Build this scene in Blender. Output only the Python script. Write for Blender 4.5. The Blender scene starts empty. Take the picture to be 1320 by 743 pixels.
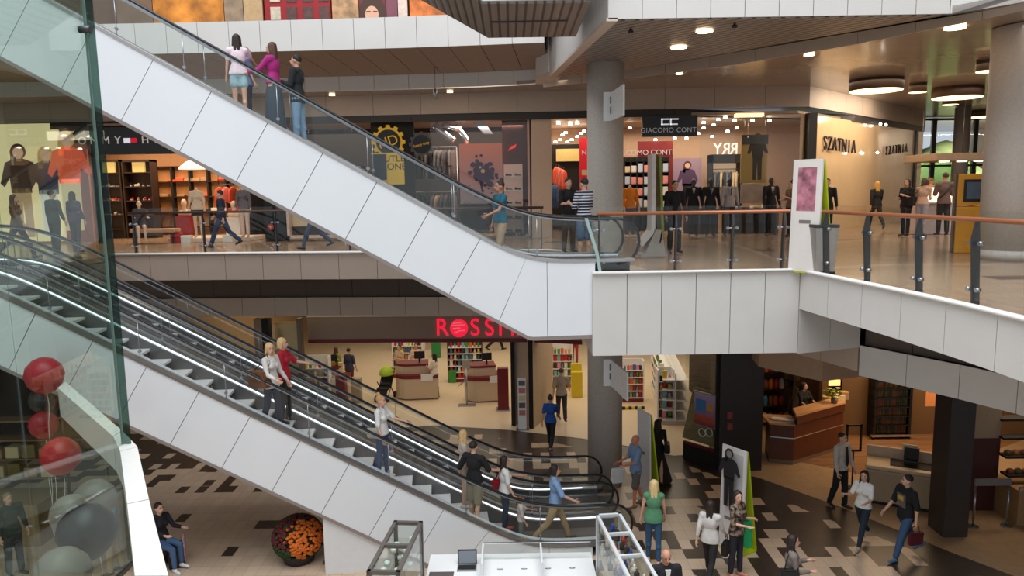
import bpy, bmesh, math, random
from mathutils import Vector, Matrix, Euler
random.seed(7)
SC = bpy.context.scene
COL = SC.collection
PI = math.pi
V = Vector
def R(a): return math.radians(a)

# ------------------------------------------------------------------ camera
FPX, CAMZ, PITCH, ROLL = 950.0, 7.6, 7.64, -0.9
CROT = Matrix.Rotation(R(90 - PITCH), 3, 'X') @ Matrix.Rotation(R(ROLL), 3, 'Z')
CLOC = V((0, 0, CAMZ))
cd = bpy.data.cameras.new('camera'); cam = bpy.data.objects.new('camera', cd); COL.objects.link(cam)
cam.location = CLOC; cam.rotation_euler = CROT.to_euler()
cd.sensor_width = 36; cd.lens = FPX / 1320 * 36; cd.clip_end = 300
SC.camera = cam
def ray(px, py): return CROT @ V(((px - 660) / FPX, (371.5 - py) / FPX, -1))
def P(px, py, z=0.0):
    d = ray(px, py); t = (z - CAMZ) / d.z; return CLOC + d * t
def PY(px, py, Y):
    d = ray(px, py); return CLOC + d * (Y / d.y)
def proj(p):
    q = CROT.transposed() @ (V(p) - CLOC); return (660 + FPX * q.x / -q.z, 371.5 - FPX * q.y / -q.z)

# ------------------------------------------------------------------ materials
def lin(c):
    o = []
    for v in c:
        v = v / 255.0
        o.append(v / 12.92 if v <= 0.04045 else ((v + 0.055) / 1.055) ** 2.4)
    return (*o, 1.0)
MATS = {}
def M(rgb, rough=0.6, metal=0.0, noise=0.06, scale=9.0, emit=0.0, coat=0.0, ecol=None, spec=0.5):
    key = (tuple(rgb), rough, metal, noise, scale, emit, coat, ecol, spec)
    if key in MATS: return MATS[key]
    m = bpy.data.materials.new('surface_%d_%d_%d' % tuple(int(v) for v in rgb)); m.use_nodes = True
    nt = m.node_tree; b = nt.nodes['Principled BSDF']
    c = lin(rgb)
    b.inputs['Roughness'].default_value = rough; b.inputs['Metallic'].default_value = metal
    b.inputs['Specular IOR Level'].default_value = spec
    if coat: b.inputs['Coat Weight'].default_value = coat; b.inputs['Coat Roughness'].default_value = 0.08
    if noise > 0:
        tc = nt.nodes.new('ShaderNodeTexCoord'); n = nt.nodes.new('ShaderNodeTexNoise'); n.inputs['Scale'].default_value = scale
        n.inputs['Detail'].default_value = 4
        r = nt.nodes.new('ShaderNodeValToRGB')
        r.color_ramp.elements[0].position = 0.3; r.color_ramp.elements[1].position = 0.7
        r.color_ramp.elements[0].color = tuple(x * (1 - noise) for x in c[:3]) + (1,)
        r.color_ramp.elements[1].color = tuple(min(1, x * (1 + noise)) for x in c[:3]) + (1,)
        nt.links.new(tc.outputs['Object'], n.inputs['Vector']); nt.links.new(n.outputs['Fac'], r.inputs['Fac'])
        nt.links.new(r.outputs['Color'], b.inputs['Base Color'])
    else: b.inputs['Base Color'].default_value = c
    if emit:
        b.inputs['Emission Color'].default_value = lin(ecol or rgb); b.inputs['Emission Strength'].default_value = emit
    MATS[key] = m; return m
def nodes_mat(name):
    m = bpy.data.materials.new(name); m.use_nodes = True; nt = m.node_tree
    return m, nt, nt.nodes['Principled BSDF']
def glass_mat(name, tint, refl=1.0, rough=0.0):
    # thin architectural glass: mirror-like fresnel reflection over a tinted clear pane
    m = bpy.data.materials.new(name); m.use_nodes = True; nt = m.node_tree; nt.nodes.clear()
    out = nt.nodes.new('ShaderNodeOutputMaterial'); mix = nt.nodes.new('ShaderNodeMixShader')
    tr = nt.nodes.new('ShaderNodeBsdfTransparent'); gl = nt.nodes.new('ShaderNodeBsdfGlossy'); fr = nt.nodes.new('ShaderNodeLayerWeight')
    tr.inputs['Color'].default_value = lin(tint); gl.inputs['Roughness'].default_value = rough
    fr.inputs['Blend'].default_value = .5
    pw = nt.nodes.new('ShaderNodeMath'); pw.operation = 'POWER'; pw.inputs[1].default_value = 5.0; nt.links.new(fr.outputs['Facing'], pw.inputs[0])
    ma = nt.nodes.new('ShaderNodeMath'); ma.operation = 'MULTIPLY_ADD'; ma.inputs[1].default_value = .93; ma.inputs[2].default_value = .045; nt.links.new(pw.outputs[0], ma.inputs[0])
    mm = nt.nodes.new('ShaderNodeMath'); mm.operation = 'MULTIPLY'; mm.inputs[1].default_value = refl
    nt.links.new(ma.outputs[0], mm.inputs[0]); nt.links.new(mm.outputs[0], mix.inputs[0])
    nt.links.new(tr.outputs[0], mix.inputs[1]); nt.links.new(gl.outputs[0], mix.inputs[2]); nt.links.new(mix.outputs[0], out.inputs[0])
    return m
GLASS = glass_mat('clear_glass', (251, 253, 252), 0.6)
GLASS_SHOP = glass_mat('shop_glass', (250, 251, 250), 0.7)
GLASS_TINT = glass_mat('grey_green_glass', (226, 236, 230), 1.5)
GLASS_EDGE = M((120, 140, 132), 0.15, 0, 0)

# ------------------------------------------------------------------ mesh builder
class MB:
    def __init__(s): s.bm = bmesh.new(); s.mi = 0
    def _f(s, vs):
        try:
            f = s.bm.faces.new(vs); f.material_index = s.mi; return f
        except ValueError: return None
    def box(s, lo, hi, bev=0.0, M4=None):
        x0, y0, z0 = lo; x1, y1, z1 = hi
        x0, x1 = min(x0, x1), max(x0, x1); y0, y1 = min(y0, y1), max(y0, y1); z0, z1 = min(z0, z1), max(z0, z1)
        if bev > 0:
            t = bmesh.new(); bmesh.ops.create_cube(t, size=1)
            for v in t.verts: v.co = V(((x0 + x1) / 2 + v.co.x * (x1 - x0), (y0 + y1) / 2 + v.co.y * (y1 - y0), (z0 + z1) / 2 + v.co.z * (z1 - z0)))
            bmesh.ops.bevel(t, geom=t.edges[:], offset=min(bev, 0.45 * min(x1 - x0, y1 - y0, z1 - z0)), segments=2, affect='EDGES', profile=0.6)
            s.add(t, M4); return s
        c = [V((x, y, z)) for z in (z0, z1) for y in (y0, y1) for x in (x0, x1)]
        if M4 is not None: c = [M4 @ p for p in c]
        v = [s.bm.verts.new(p) for p in c]
        for q in ((0, 2, 3, 1), (4, 5, 7, 6), (0, 1, 5, 4), (2, 6, 7, 3), (0, 4, 6, 2), (1, 3, 7, 5)): s._f([v[i] for i in q])
        return s
    def add(s, t, M4=None):
        mp = {}
        for v in t.verts: mp[v] = s.bm.verts.new(M4 @ v.co if M4 is not None else v.co)
        for f in t.faces:
            g = s._f([mp[v] for v in f.verts])
            if g: g.smooth = f.smooth
        t.free(); return s
    def prism(s, pts, z0, z1):           # plan polygon extruded in z
        a = [s.bm.verts.new((p[0], p[1], z0)) for p in pts]; b = [s.bm.verts.new((p[0], p[1], z1)) for p in pts]
        n = len(pts); s._f(a[::-1]); s._f(b)
        for i in range(n): s._f([a[i], a[(i + 1) % n], b[(i + 1) % n], b[i]])
        return s
    def slab(s, pts, off):               # polygon in space extruded along a vector
        a = [s.bm.verts.new(V(p)) for p in pts]; b = [s.bm.verts.new(V(p) + V(off)) for p in pts]
        n = len(pts); s._f(a[::-1]); s._f(b)
        for i in range(n): s._f([a[i], a[(i + 1) % n], b[(i + 1) % n], b[i]])
        return s
    def cyl(s, p0, p1, r0, r1=None, n=16, cap=True):
        r1 = r0 if r1 is None else r1; p0 = V(p0); p1 = V(p1); d = (p1 - p0).normalized()
        u = d.orthogonal().normalized(); w = d.cross(u); A = []; B = []
        for i in range(n):
            a = 2 * PI * i / n; e = u * math.cos(a) + w * math.sin(a)
            A.append(s.bm.verts.new(p0 + e * r0)); B.append(s.bm.verts.new(p1 + e * r1))
        for i in range(n):
            f = s._f([A[i], A[(i + 1) % n], B[(i + 1) % n], B[i]])
            if f: f.smooth = True
        if cap: s._f(A[::-1]); s._f(B)
        return s
    def tube(s, pts, r, n=8, flat=None, closed=False):   # swept tube; flat = (half width, half height) makes a flattened oval
        pts = [V(p) for p in pts]; L = len(pts); rings = []
        for i, p in enumerate(pts):
            a = pts[(i - 1) % L] if (closed or i > 0) else p; b = pts[(i + 1) % L] if (closed or i < L - 1) else p
            d = (b - a).normalized(); side = d.cross(V((0, 0, 1)))
            if flat and flat[2:]: side = V(flat[2])
            if side.length < 1e-3: side = V((0, 1, 0)) if abs(d.y) < 0.9 else V((1, 0, 0))
            side.normalize(); up = side.cross(d).normalized()
            rx, ry = (flat[0], flat[1]) if flat else (r, r)
            rings.append([s.bm.verts.new(p + side * (math.cos(2 * PI * k / n) * rx) + up * (math.sin(2 * PI * k / n) * ry)) for k in range(n)])
        for i in range(L if closed else L - 1):
            A = rings[i]; B = rings[(i + 1) % L]
            for k in range(n):
                f = s._f([A[k], A[(k + 1) % n], B[(k + 1) % n], B[k]])
                if f: f.smooth = True
        if not closed: s._f(rings[0][::-1]); s._f(rings[-1])
        return s
    def lathe(s, prof, c=(0, 0, 0), n=20, sx=1.0, sy=1.0):
        c = V(c); rings = []
        for r, z in prof:
            if r < 1e-5: rings.append([s.bm.verts.new(c + V((0, 0, z)))])
            else: rings.append([s.bm.verts.new(c + V((math.cos(2 * PI * k / n) * r * sx, math.sin(2 * PI * k / n) * r * sy, z))) for k in range(n)])
        for A, B in zip(rings, rings[1:]):
            for k in range(n):
                k2 = (k + 1) % n
                q = [A[k % len(A)], A[k2 % len(A)], B[k2 % len(B)], B[k % len(B)]]
                q = [v for i, v in enumerate(q) if v not in q[:i]]
                if len(q) > 2:
                    f = s._f(q)
                    if f: f.smooth = True
        if len(rings[0]) > 1: s._f(rings[0][::-1])
        if len(rings[-1]) > 1: s._f(rings[-1])
        return s
    def ell(s, c, r, rot=None, sub=2):
        t = bmesh.new(); bmesh.ops.create_icosphere(t, subdivisions=sub, radius=1)
        m = Matrix.Translation(V(c)) @ (rot.to_4x4() if rot is not None else Matrix.Identity(4)) @ Matrix.Diagonal((*(r if hasattr(r, '__len__') else (r, r, r)), 1))
        for f in t.faces: f.smooth = True
        return s.add(t, m)
    def cap(s, p0, p1, r0, r1, n=10):     # closed tapered capsule
        p0 = V(p0); p1 = V(p1); d = p1 - p0; L = d.length
        if L < 1e-5: return s.ell(p0, r0)
        q = V((0, 0, 1)).rotation_difference(d).to_matrix().to_4x4(); m = Matrix.Translation(p0) @ q
        prof = [(0, -r0)] + [(r0 * math.cos(a), r0 * math.sin(a)) for a in (-1.05, -0.5, 0)] + [(r1 * math.cos(a), L + r1 * math.sin(a)) for a in (0, 0.5, 1.05)] + [(0, L + r1)]
        t = MB(); t.lathe(prof, n=n); return s.add(t.bm, m)
    def mesh(s, name='m'):
        bmesh.ops.recalc_face_normals(s.bm, faces=s.bm.faces[:])
        me = bpy.data.meshes.new(name); s.bm.to_mesh(me); s.bm.free(); return me
    def build(s, name, mat, parent=None, loc=None, rz=0.0):
        me = s.mesh(name)
        for m in (mat if isinstance(mat, (list, tuple)) else [mat]): me.materials.append(m)
        o = bpy.data.objects.new(name, me); COL.objects.link(o)
        if loc is not None: o.location = loc
        o.rotation_euler.z = rz
        if parent is not None: o.parent = parent
        return o
def tag(o, label=None, cat=None, group=None, kind=None):
    if label: o['label'] = label
    if cat: o['category'] = cat
    if group: o['group'] = group
    if kind: o['kind'] = kind
    return o
def thing(name, label, cat, loc=(0, 0, 0), rz=0.0, group=None):
    o = bpy.data.objects.new(name, None); COL.objects.link(o); o.location = loc; o.rotation_euler.z = rz
    o.empty_display_size = 0.1
    return tag(o, label, cat, group)
def struct(mb, name, mat, parent=None): return tag(mb.build(name, mat, parent), kind='structure')
KIDS = {}
def dup(o, loc=None, rz=None, label=None, parent=None, group=None, root=True):
    c = o.copy(); COL.objects.link(c)
    if loc is not None: c.location = loc
    if rz is not None: c.rotation_euler.z = rz
    if label: c['label'] = label
    if group: c['group'] = group
    if parent is not None: c.parent = parent
    for ch in list(o.children): dup(ch, parent=c)
    return c
def MX(loc, rz=0.0): return Matrix.Translation(V(loc)) @ Matrix.Rotation(rz, 4, 'Z')
def text(s, size, mat, name, loc, rot, parent=None, depth=0.02, align='CENTER', sx=1.0, spacing=1.0):
    c = bpy.data.curves.new(name, 'FONT'); c.body = s; c.size = size; c.extrude = depth; c.align_x = align; c.align_y = 'CENTER'; c.space_character = spacing
    o = bpy.data.objects.new(name + '_tmp', c); COL.objects.link(o)
    bpy.context.view_layer.update(); dg = bpy.context.evaluated_depsgraph_get()
    me = bpy.data.meshes.new_from_object(o.evaluated_get(dg)); bpy.data.objects.remove(o)
    me.materials.clear(); me.materials.append(mat)
    for v in me.vertices: v.co.x *= sx
    o = bpy.data.objects.new(name, me); COL.objects.link(o); o.location = loc; o.rotation_euler = rot
    if parent is not None: o.parent = parent
    return o
def along(pts, step):                    # resample a polyline
    pts = [V((p[0], p[1], 0)) for p in pts]; L = [0]
    for a, b in zip(pts, pts[1:]): L.append(L[-1] + (b - a).length)
    n = max(1, round(L[-1] / step)); out = []
    for k in range(n + 1):
        d = L[-1] * k / n; i = 0
        while i < len(L) - 2 and L[i + 1] < d: i += 1
        t = (d - L[i]) / max(1e-9, L[i + 1] - L[i]); out.append(pts[i].lerp(pts[i + 1], t))
    return out
def smooth(pts, it=2):                   # Chaikin
    for _ in range(it):
        q = [V(pts[0]).to_2d()]
        for a, b in zip(pts, pts[1:]):
            a = V(a).to_2d(); b = V(b).to_2d(); q += [a.lerp(b, 0.25), a.lerp(b, 0.75)]
        q.append(V(pts[-1]).to_2d()); pts = q
    return [(p[0], p[1]) for p in pts]
def ribbon(name, pts, z0, z1, mat, back, panel=0.95, th=0.04, gap=0.012, side=1):
    """cladding panels along a plan line, with open joints over a dark backing; side: where the backing lies"""
    q = along(pts, panel); mb = MB()
    for a, b in zip(q, q[1:]):
        d = (b - a); u = d.normalized(); n = V((-u.y, u.x, 0)) * side
        a2 = a + u * gap / 2; b2 = b - u * gap / 2
        mb.mi = 0
        mb.slab([(a2.x, a2.y, z0), (b2.x, b2.y, z0), (b2.x, b2.y, z1), (a2.x, a2.y, z1)], n * th)
        mb.mi = 1; o = n * th
        mb.slab([(a.x + o.x, a.y + o.y, z0 + .01), (b.x + o.x, b.y + o.y, z0 + .01), (b.x + o.x, b.y + o.y, z1 - .01), (a.x + o.x, a.y + o.y, z1 - .01)], n * 0.05)
    return struct(mb, name, [mat, back])
# ------------------------------------------------------------------ people
def remesh(mb, vox, sm=4):
    me = mb.mesh('tmp'); o = bpy.data.objects.new('tmp', me); COL.objects.link(o)
    m = o.modifiers.new('r', 'REMESH'); m.mode = 'VOXEL'; m.voxel_size = vox
    s = o.modifiers.new('s', 'SMOOTH'); s.factor = 0.5; s.iterations = sm
    bpy.context.view_layer.update(); dg = bpy.context.evaluated_depsgraph_get()
    r = bpy.data.meshes.new_from_object(o.evaluated_get(dg)); bpy.data.objects.remove(o); bpy.data.meshes.remove(me)
    return r
def rotx(a): return Matrix.Rotation(a, 3, 'X')
SKIN = (214, 168, 142); DARKEYE = (40, 28, 24)
WALK = dict(legs=((26, 8), (-22, 28)), arms=((-20, 8, 15), (22, 8, 20)))
STAND = dict(legs=((3, 2), (-2, 3)), arms=((2, 9, 12), (5, 9, 14)))
PHONE = dict(legs=((3, 2), (-2, 3)), arms=((35, 8, 85), (20, 8, 60)))
RAIL = dict(legs=((4, 4), (-3, 4)), arms=((38, 12, 40), (5, 10, 20)))
SIT = dict(legs=((85, 85), (80, 75)), arms=((30, 10, 60), (35, 10, 55)))
def person(label, loc, rz, h=1.7, sex='f', pose=STAND, top=None, sleeve=0.5, hem=0.0, bottom=None, bkind='trousers', shoes=(40, 38, 38),
           hair=(60, 40, 30), hairstyle='long', skin=SKIN, lean=0, turn=0, nod=0, name='person', cat='person', group=None, face=True,
           headless=False, stripes=None, vox=0.016, extra=None, bald=False):
    """rz 0 looks towards -Y; legs: (swing fwd deg, knee bend), arms: (swing fwd, abduct, elbow bend); [0] = own left (+x)"""
    k = h / 1.72; fem = sex == 'f'; kid = h < 1.35
    sh = (0.165 if fem else 0.19) * k; hp = 0.085 * k
    U = lambda x, y, z: V((x * k, y * k, z * k))
    hipc = U(0, 0, 0.91); T = rotx(R(lean))          # + leans towards the front (-y)
    T = Matrix.Rotation(R(lean), 3, 'X')
    tor = lambda x, y, z: hipc + T @ U(x, y, z - 0.91)
    J = {}
    for i, sx in ((0, 1), (1, -1)):
        sw, kb = pose['legs'][i]; a = R(sw)
        hj = hipc + V((sx * hp, 0, 0)); dirt = V((sx * 0.02, -math.sin(a), -math.cos(a)))
        kn = hj + dirt * 0.43 * k; b = a - R(kb); dirs = V((sx * 0.01, -math.sin(b), -math.cos(b))); an = kn + dirs * 0.41 * k
        c = max(-0.6, min(0.6, b)) if abs(sw) < 60 else 0
        fd = V((sx * 0.18, -math.cos(c), math.sin(c) * 0.6 - 0.12)).normalized()
        J['h', i], J['k', i], J['a', i], J['t', i] = hj, kn, an, an + fd * 0.155 * k + V((0, 0, -0.045 * k))
        J['he', i] = an - fd * 0.04 * k + V((0, 0, -0.05 * k))
        sa, ab, eb = pose['arms'][i]; s0 = tor(sx * sh / k, 0.0, 1.42)
        def dv(ang, abd): return T @ V((sx * math.sin(abd), -math.sin(ang) * math.cos(abd), -math.cos(ang) * math.cos(abd)))
        el = s0 + dv(R(sa), R(ab)) * 0.285 * k
        inw = pose.get('inward', 0.12); d2 = dv(R(sa + eb), R(ab) - inw * (1 if eb > 30 else 0.3)); wr = el + d2 * 0.25 * k
        J['s', i], J['e', i], J['w', i], J['d', i] = s0, el, wr, d2
    zmin = min(min(J['t', i].z, J['he', i].z) for i in (0, 1)) - 0.032 * k
    if pose is SIT or pose.get('sit'): zmin = min(J['he', 0].z, J['he', 1].z) - 0.032 * k
    off = V((0, 0, -zmin))
    for q in J:
        if q[0] != 'd': J[q] = J[q] + off
    hipc = hipc + off
    Hm = T @ Matrix.Rotation(R(turn), 3, 'Z') @ Matrix.Rotation(R(nod), 3, 'X')
    hs = 1.12 if kid else 1.0
    hc = tor(0, -0.012, 1.615) ; HD = lambda x, y, z: hc + Hm @ V((x * k * hs, y * k * hs, z * k * hs))
    def torso(mb, g, pelvis=True):
        w = 0.93 if fem else 1.0
        if pelvis: mb.ell(tor(0, 0, 0.95), (0.158 * k * (1.04 if fem else 1) + g, 0.108 * k + g, 0.115 * k + g), T)
        mb.ell(tor(0, 0, 1.1), (0.128 * k * w + g, 0.092 * k + g, 0.16 * k + g), T)
        mb.ell(tor(0, 0.005, 1.29), (0.158 * k * w + g, 0.108 * k + g, 0.165 * k + g), T)
        if fem and not kid:
            for sx in (-1, 1): mb.ell(tor(sx * 0.07, -0.075, 1.28), (0.06 * k + g * .5,) * 3)
        mb.cap(tor(-(sh / k - 0.02), 0.01, 1.405), tor(sh / k - 0.02, 0.01, 1.405), 0.055 * k + g, 0.055 * k + g)
        mb.cap(tor(-0.05, 0.02, 1.43), tor(0.05, 0.02, 1.43), 0.055 * k + g, 0.055 * k + g)
    fa = 0.9 if fem else 1.06
    def arm(mb, i, g, t=1.0):
        s0, el, wr = J['s', i], J['e', i], J['w', i]
        if t <= 0.5:
            e = s0.lerp(el, t * 2); mb.cap(s0, e, 0.05 * k * fa + g, 0.042 * k * fa + g * 1.3)
        else:
            mb.cap(s0, el, 0.05 * k * fa + g, 0.037 * k * fa + g)
            e = el.lerp(wr, (t - 0.5) * 2); mb.cap(el, e, 0.038 * k * fa + g, 0.027 * k * fa + g)
    def leg(mb, i, g, t=1.0, flare=0.0):
        h0, kn, an = J['h', i], J['k', i], J['a', i]
        if t <= 0.5:
            mb.cap(h0, h0.lerp(kn, t * 2), 0.083 * k + g, (0.083 - 0.03 * t * 2) * k + g + flare)
        else:
            mb.cap(h0, kn, 0.083 * k + g, 0.053 * k + g); mb.cap(kn, kn.lerp(an, (t - .5) * 2), 0.053 * k + g, 0.036 * k + g + flare)
            if t > .6: mb.ell(kn.lerp(an, 0.3) + V((0, 0.012, 0)), 0.054 * k + g)
    root = thing(name, label, cat, loc, rz, group)
    # one continuous body
    mb = MB(); torso(mb, 0)
    for i in (0, 1):
        arm(mb, i, 0); leg(mb, i, 0)
        mb.cap(J['he', i], J['t', i], 0.034 * k, 0.026 * k)
        mb.cap(J['a', i], J['he', i], 0.036 * k, 0.034 * k)
        hd = J['d', i].normalized(); w0 = J['w', i]; sd = V((1, 0, 0)).cross(hd).normalized()
        mb.cap(w0, w0 + hd * 0.075 * k, 0.026 * k, 0.03 * k)
    if not headless:
        mb.cap(tor(0, 0.01, 1.44), HD(0, 0.015, -0.06), 0.05 * k, 0.05 * k)
        mb.ell(HD(0, 0.01, 0.02), (0.074 * k * hs, 0.094 * k * hs, 0.1 * k * hs), Hm)
        mb.ell(HD(0, -0.025, -0.05), (0.055 * k * hs, 0.062 * k * hs, 0.062 * k * hs), Hm)
        if face: mb.cap(HD(0, -0.085, 0.01), HD(0, -0.105, -0.022), 0.012 * k, 0.017 * k)
        for sx in (-1, 1): mb.ell(HD(sx * 0.076, 0.012, -0.005), (0.014 * k, 0.02 * k, 0.032 * k), Hm)
    else: mb.cap(tor(0, 0.01, 1.44), tor(0, 0.01, 1.53), 0.05 * k, 0.045 * k)
    body = remesh(mb, vox, 3)
    bm = MB(); t = bmesh.new(); t.from_mesh(body)
    for f in t.faces: f.smooth = True
    bm.add(t); bpy.data.meshes.remove(body)
    for i, sx in ((0, 1), (1, -1)):                    # fingers and thumb, gently curled
        hd = J['d', i].normalized(); w0 = J['w', i]; fw = V((0, -1, 0)); across = (fw - hd * fw.dot(hd))
        across = across.normalized() if across.length > .2 else V((1, 0, 0)); inn = V((-sx, 0, 0)); inn = (inn - hd * inn.dot(hd)); inn = inn.normalized() if inn.length > .2 else V((0, 0, -1))
        for q, ln in ((-1.5, .052), (-.5, .065), (.5, .07), (1.5, .062)):
            a = w0 + hd * 0.085 * k + across * q * 0.0165 * k; b = a + (hd + inn * .25).normalized() * ln * .55 * k; c = b + (hd + inn * .9).normalized() * ln * .5 * k
            bm.cap(a, b, .0095 * k, .0085 * k, 6); bm.cap(b, c, .0085 * k, .007 * k, 6)
        a = w0 + hd * 0.04 * k + across * .022 * k; b = a + (hd * .6 + across * .8 + inn * .3).normalized() * .04 * k; bm.cap(a, b, .012 * k, .01 * k, 6); bm.cap(b, b + (hd + inn * .4).normalized() * .03 * k, .01 * k, .008 * k, 6)
    if face and not headless:
        for sx in (-1, 1):
            bm.mi = 1; bm.ell(HD(sx * 0.031, -0.079, 0.018), (0.013 * k, 0.008 * k, 0.007 * k), Hm, 1)
            bm.cap(HD(sx * 0.018, -0.086, 0.037), HD(sx * 0.045, -0.078, 0.038), 0.004 * k, 0.003 * k, 6)
        bm.mi = 2; bm.cap(HD(-0.02, -0.085, -0.058), HD(0.02, -0.085, -0.058), 0.006 * k, 0.006 * k, 6)
    sk = M(skin, 0.55, 0, 0.04)
    bm.build('body', [sk, M(DARKEYE, .3, 0, 0), M((176, 96, 88), .5, 0, 0)], root)
    def cloth(mb, nm, col, rough=0.85, v=vox):
        me = remesh(mb, v, 4)
        for p in me.polygons: p.use_smooth = True
        me.materials.append(col if not isinstance(col, tuple) else M(col, rough, 0, .08, 14)); me.name = nm
        o = bpy.data.objects.new(nm, me); COL.objects.link(o); o.parent = root; return o
    if bottom is not None:
        mb = MB(); g = 0.012
        if bkind in ('trousers', 'jeans', 'shorts', 'short_shorts', 'capri'):
            mb.ell(tor(0, 0, 0.95) + off * 0, (0.158 * k * (1.04 if fem else 1) + g, 0.108 * k + g, 0.115 * k + g), T)
            t = {'trousers': .97, 'jeans': .96, 'shorts': .46, 'short_shorts': .2, 'capri': .8}[bkind]
            for i in (0, 1): leg(mb, i, g + (0.008 if sex == 'm' else 0), t, 0.008 if bkind == 'trousers' else 0.012 if 'shorts' in bkind else 0)
        else:                                        # skirt / long dress
            ln = {'skirt': .4, 'long_skirt': .8}[bkind]; zt = hipc.z + .1 * k; zb = hipc.z - ln * k
            c = (J['a', 0] + J['a', 1]) / 2 if ln > .6 else (J['k', 0] + J['k', 1]) / 2; sp = abs(J['k', 0].y - J['k', 1].y) * .5
            t = MB(); t.lathe([(0, zt), (.135 * k, zt), (.18 * k, hipc.z - .08 * k), (.2 * k + sp * .5, (zt + zb) / 2 - .1), (.22 * k + sp, zb), (0, zb)], n=18, sy=.8); mb.add(t.bm)
        cloth(mb, 'shorts' if 'shorts' in bkind else 'skirt' if 'skirt' in bkind else 'trousers', bottom)
    if top is not None:
        mb = MB(); g = 0.018; torso(mb, g, False); zh = .945 - hem; rr = .163 * (1.04 if fem else 1) * k + g; t = MB()
        t.lathe([(0, (zh - .91) * k), (rr + .006, (zh - .91) * k), (rr, .06 * k), (.148 * k + g, .13 * k), (.13 * k + g, .2 * k), (0, .26 * k)], n=24, sy=.71); mb.add(t.bm, Matrix.Translation(hipc) @ T.to_4x4())
        for i in (0, 1):
            if sleeve > 0: arm(mb, i, 0.014, sleeve)
        if bkind == 'long_skirt' and bottom == top: pass
        cloth(mb, 'jacket' if extra and 'jacket' in extra else 'top', stripes if stripes else top)
    if shoes is not None:
        for i in (0, 1):
            mb = MB(); g = .01
            mb.cap(J['he', i] + V((0, 0, .004)), J['t', i] + V((0, 0, .002)), .036 * k + .004, .03 * k + .003); mb.cap(J['a', i] + V((0, 0, -.01)), J['he', i], .038 * k, .036 * k)
            cloth(mb, 'shoe', shoes, .5, .012)
    if not headless and not bald and hair is not None:
        mb = MB()
        mb.ell(HD(0, 0.026, 0.045), (0.084 * k * hs, 0.094 * k * hs, 0.088 * k * hs), Hm)
        if hairstyle in ('long', 'pony', 'bob'):
            mb.ell(HD(0, 0.055, -0.01), (0.085 * k * hs, 0.065 * k * hs, 0.11 * k * hs), Hm)
            for sx in (-1, 1): mb.cap(HD(sx * 0.062, 0.0, 0.05), HD(sx * 0.074, 0.02, -0.08), .03 * k, .026 * k)
        if hairstyle == 'long':
            mb.cap(HD(-.03, 0.065, -0.05), HD(-.035, 0.085, -0.25), .05 * k, .032 * k); mb.cap(HD(.03, 0.065, -0.05), HD(.035, 0.085, -0.25), .05 * k, .032 * k)
            for sx in (-1, 1): mb.cap(HD(sx * 0.07, 0.02, -0.05), HD(sx * 0.085, -0.005, -0.2), .03 * k, .02 * k)
        if hairstyle == 'pony': mb.cap(HD(0, 0.11, 0.03), HD(0, 0.14, -0.14), .035 * k, .018 * k)
        if hairstyle == 'bun': mb.ell(HD(0, 0.06, 0.14), .045 * k)
        o = cloth(mb, 'hair', hair, .6, .011)
    root['_h'] = 0; del root['_h']
    J['head'] = hc; J['tor'] = tor; J['hip'] = hipc
    return root, J
def bag(root, J, kind, col, side=0, name='bag'):
    """a carried bag or parcel: rests with the person that carries it, so it stays its own thing at the same place"""
    mb = MB()
    Mw = Matrix.Translation(root.location) @ Matrix.Rotation(root.rotation_euler.z, 4, 'Z')
    return mb, Mw
# ------------------------------------------------------------------ surface materials
WHITE = M((226, 226, 226), .38, 0, .015, 2.0)
FASC = M((208, 205, 201), .5, 0, .02, 2.0)
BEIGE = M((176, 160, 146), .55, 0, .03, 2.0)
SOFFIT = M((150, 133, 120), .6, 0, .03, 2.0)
DARKJ = M((52, 47, 43), .8, 0, 0)
BLACK = M((22, 20, 20), .35, 0, .05)
BLACKMAT = M((28, 25, 24), .8, 0, .05)
STEEL = M((168, 170, 174), .28, .9, .03)
BRIGHT = M((226, 228, 232), .2, .95, 0)
DECKW = M((236, 238, 242), .3, .25, 0)
DKSTEEL = M((84, 86, 88), .4, .85, .04)
RUBBER = M((16, 15, 15), .35, 0, 0)
CONC = M((186, 176, 166), .75, 0, .1, 26)
PLASTIC_W = M((232, 232, 230), .35, 0, .01)
REDM = M((196, 24, 38), .45, 0, .03)
WARM = M((255, 214, 160), .5, 0, 0, 9, 9.0)
WARMDIM = M((255, 208, 150), .5, 0, 0, 9, 3.0)
COOLSPOT = M((255, 244, 226), .5, 0, 0, 9, 14.0)

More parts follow.
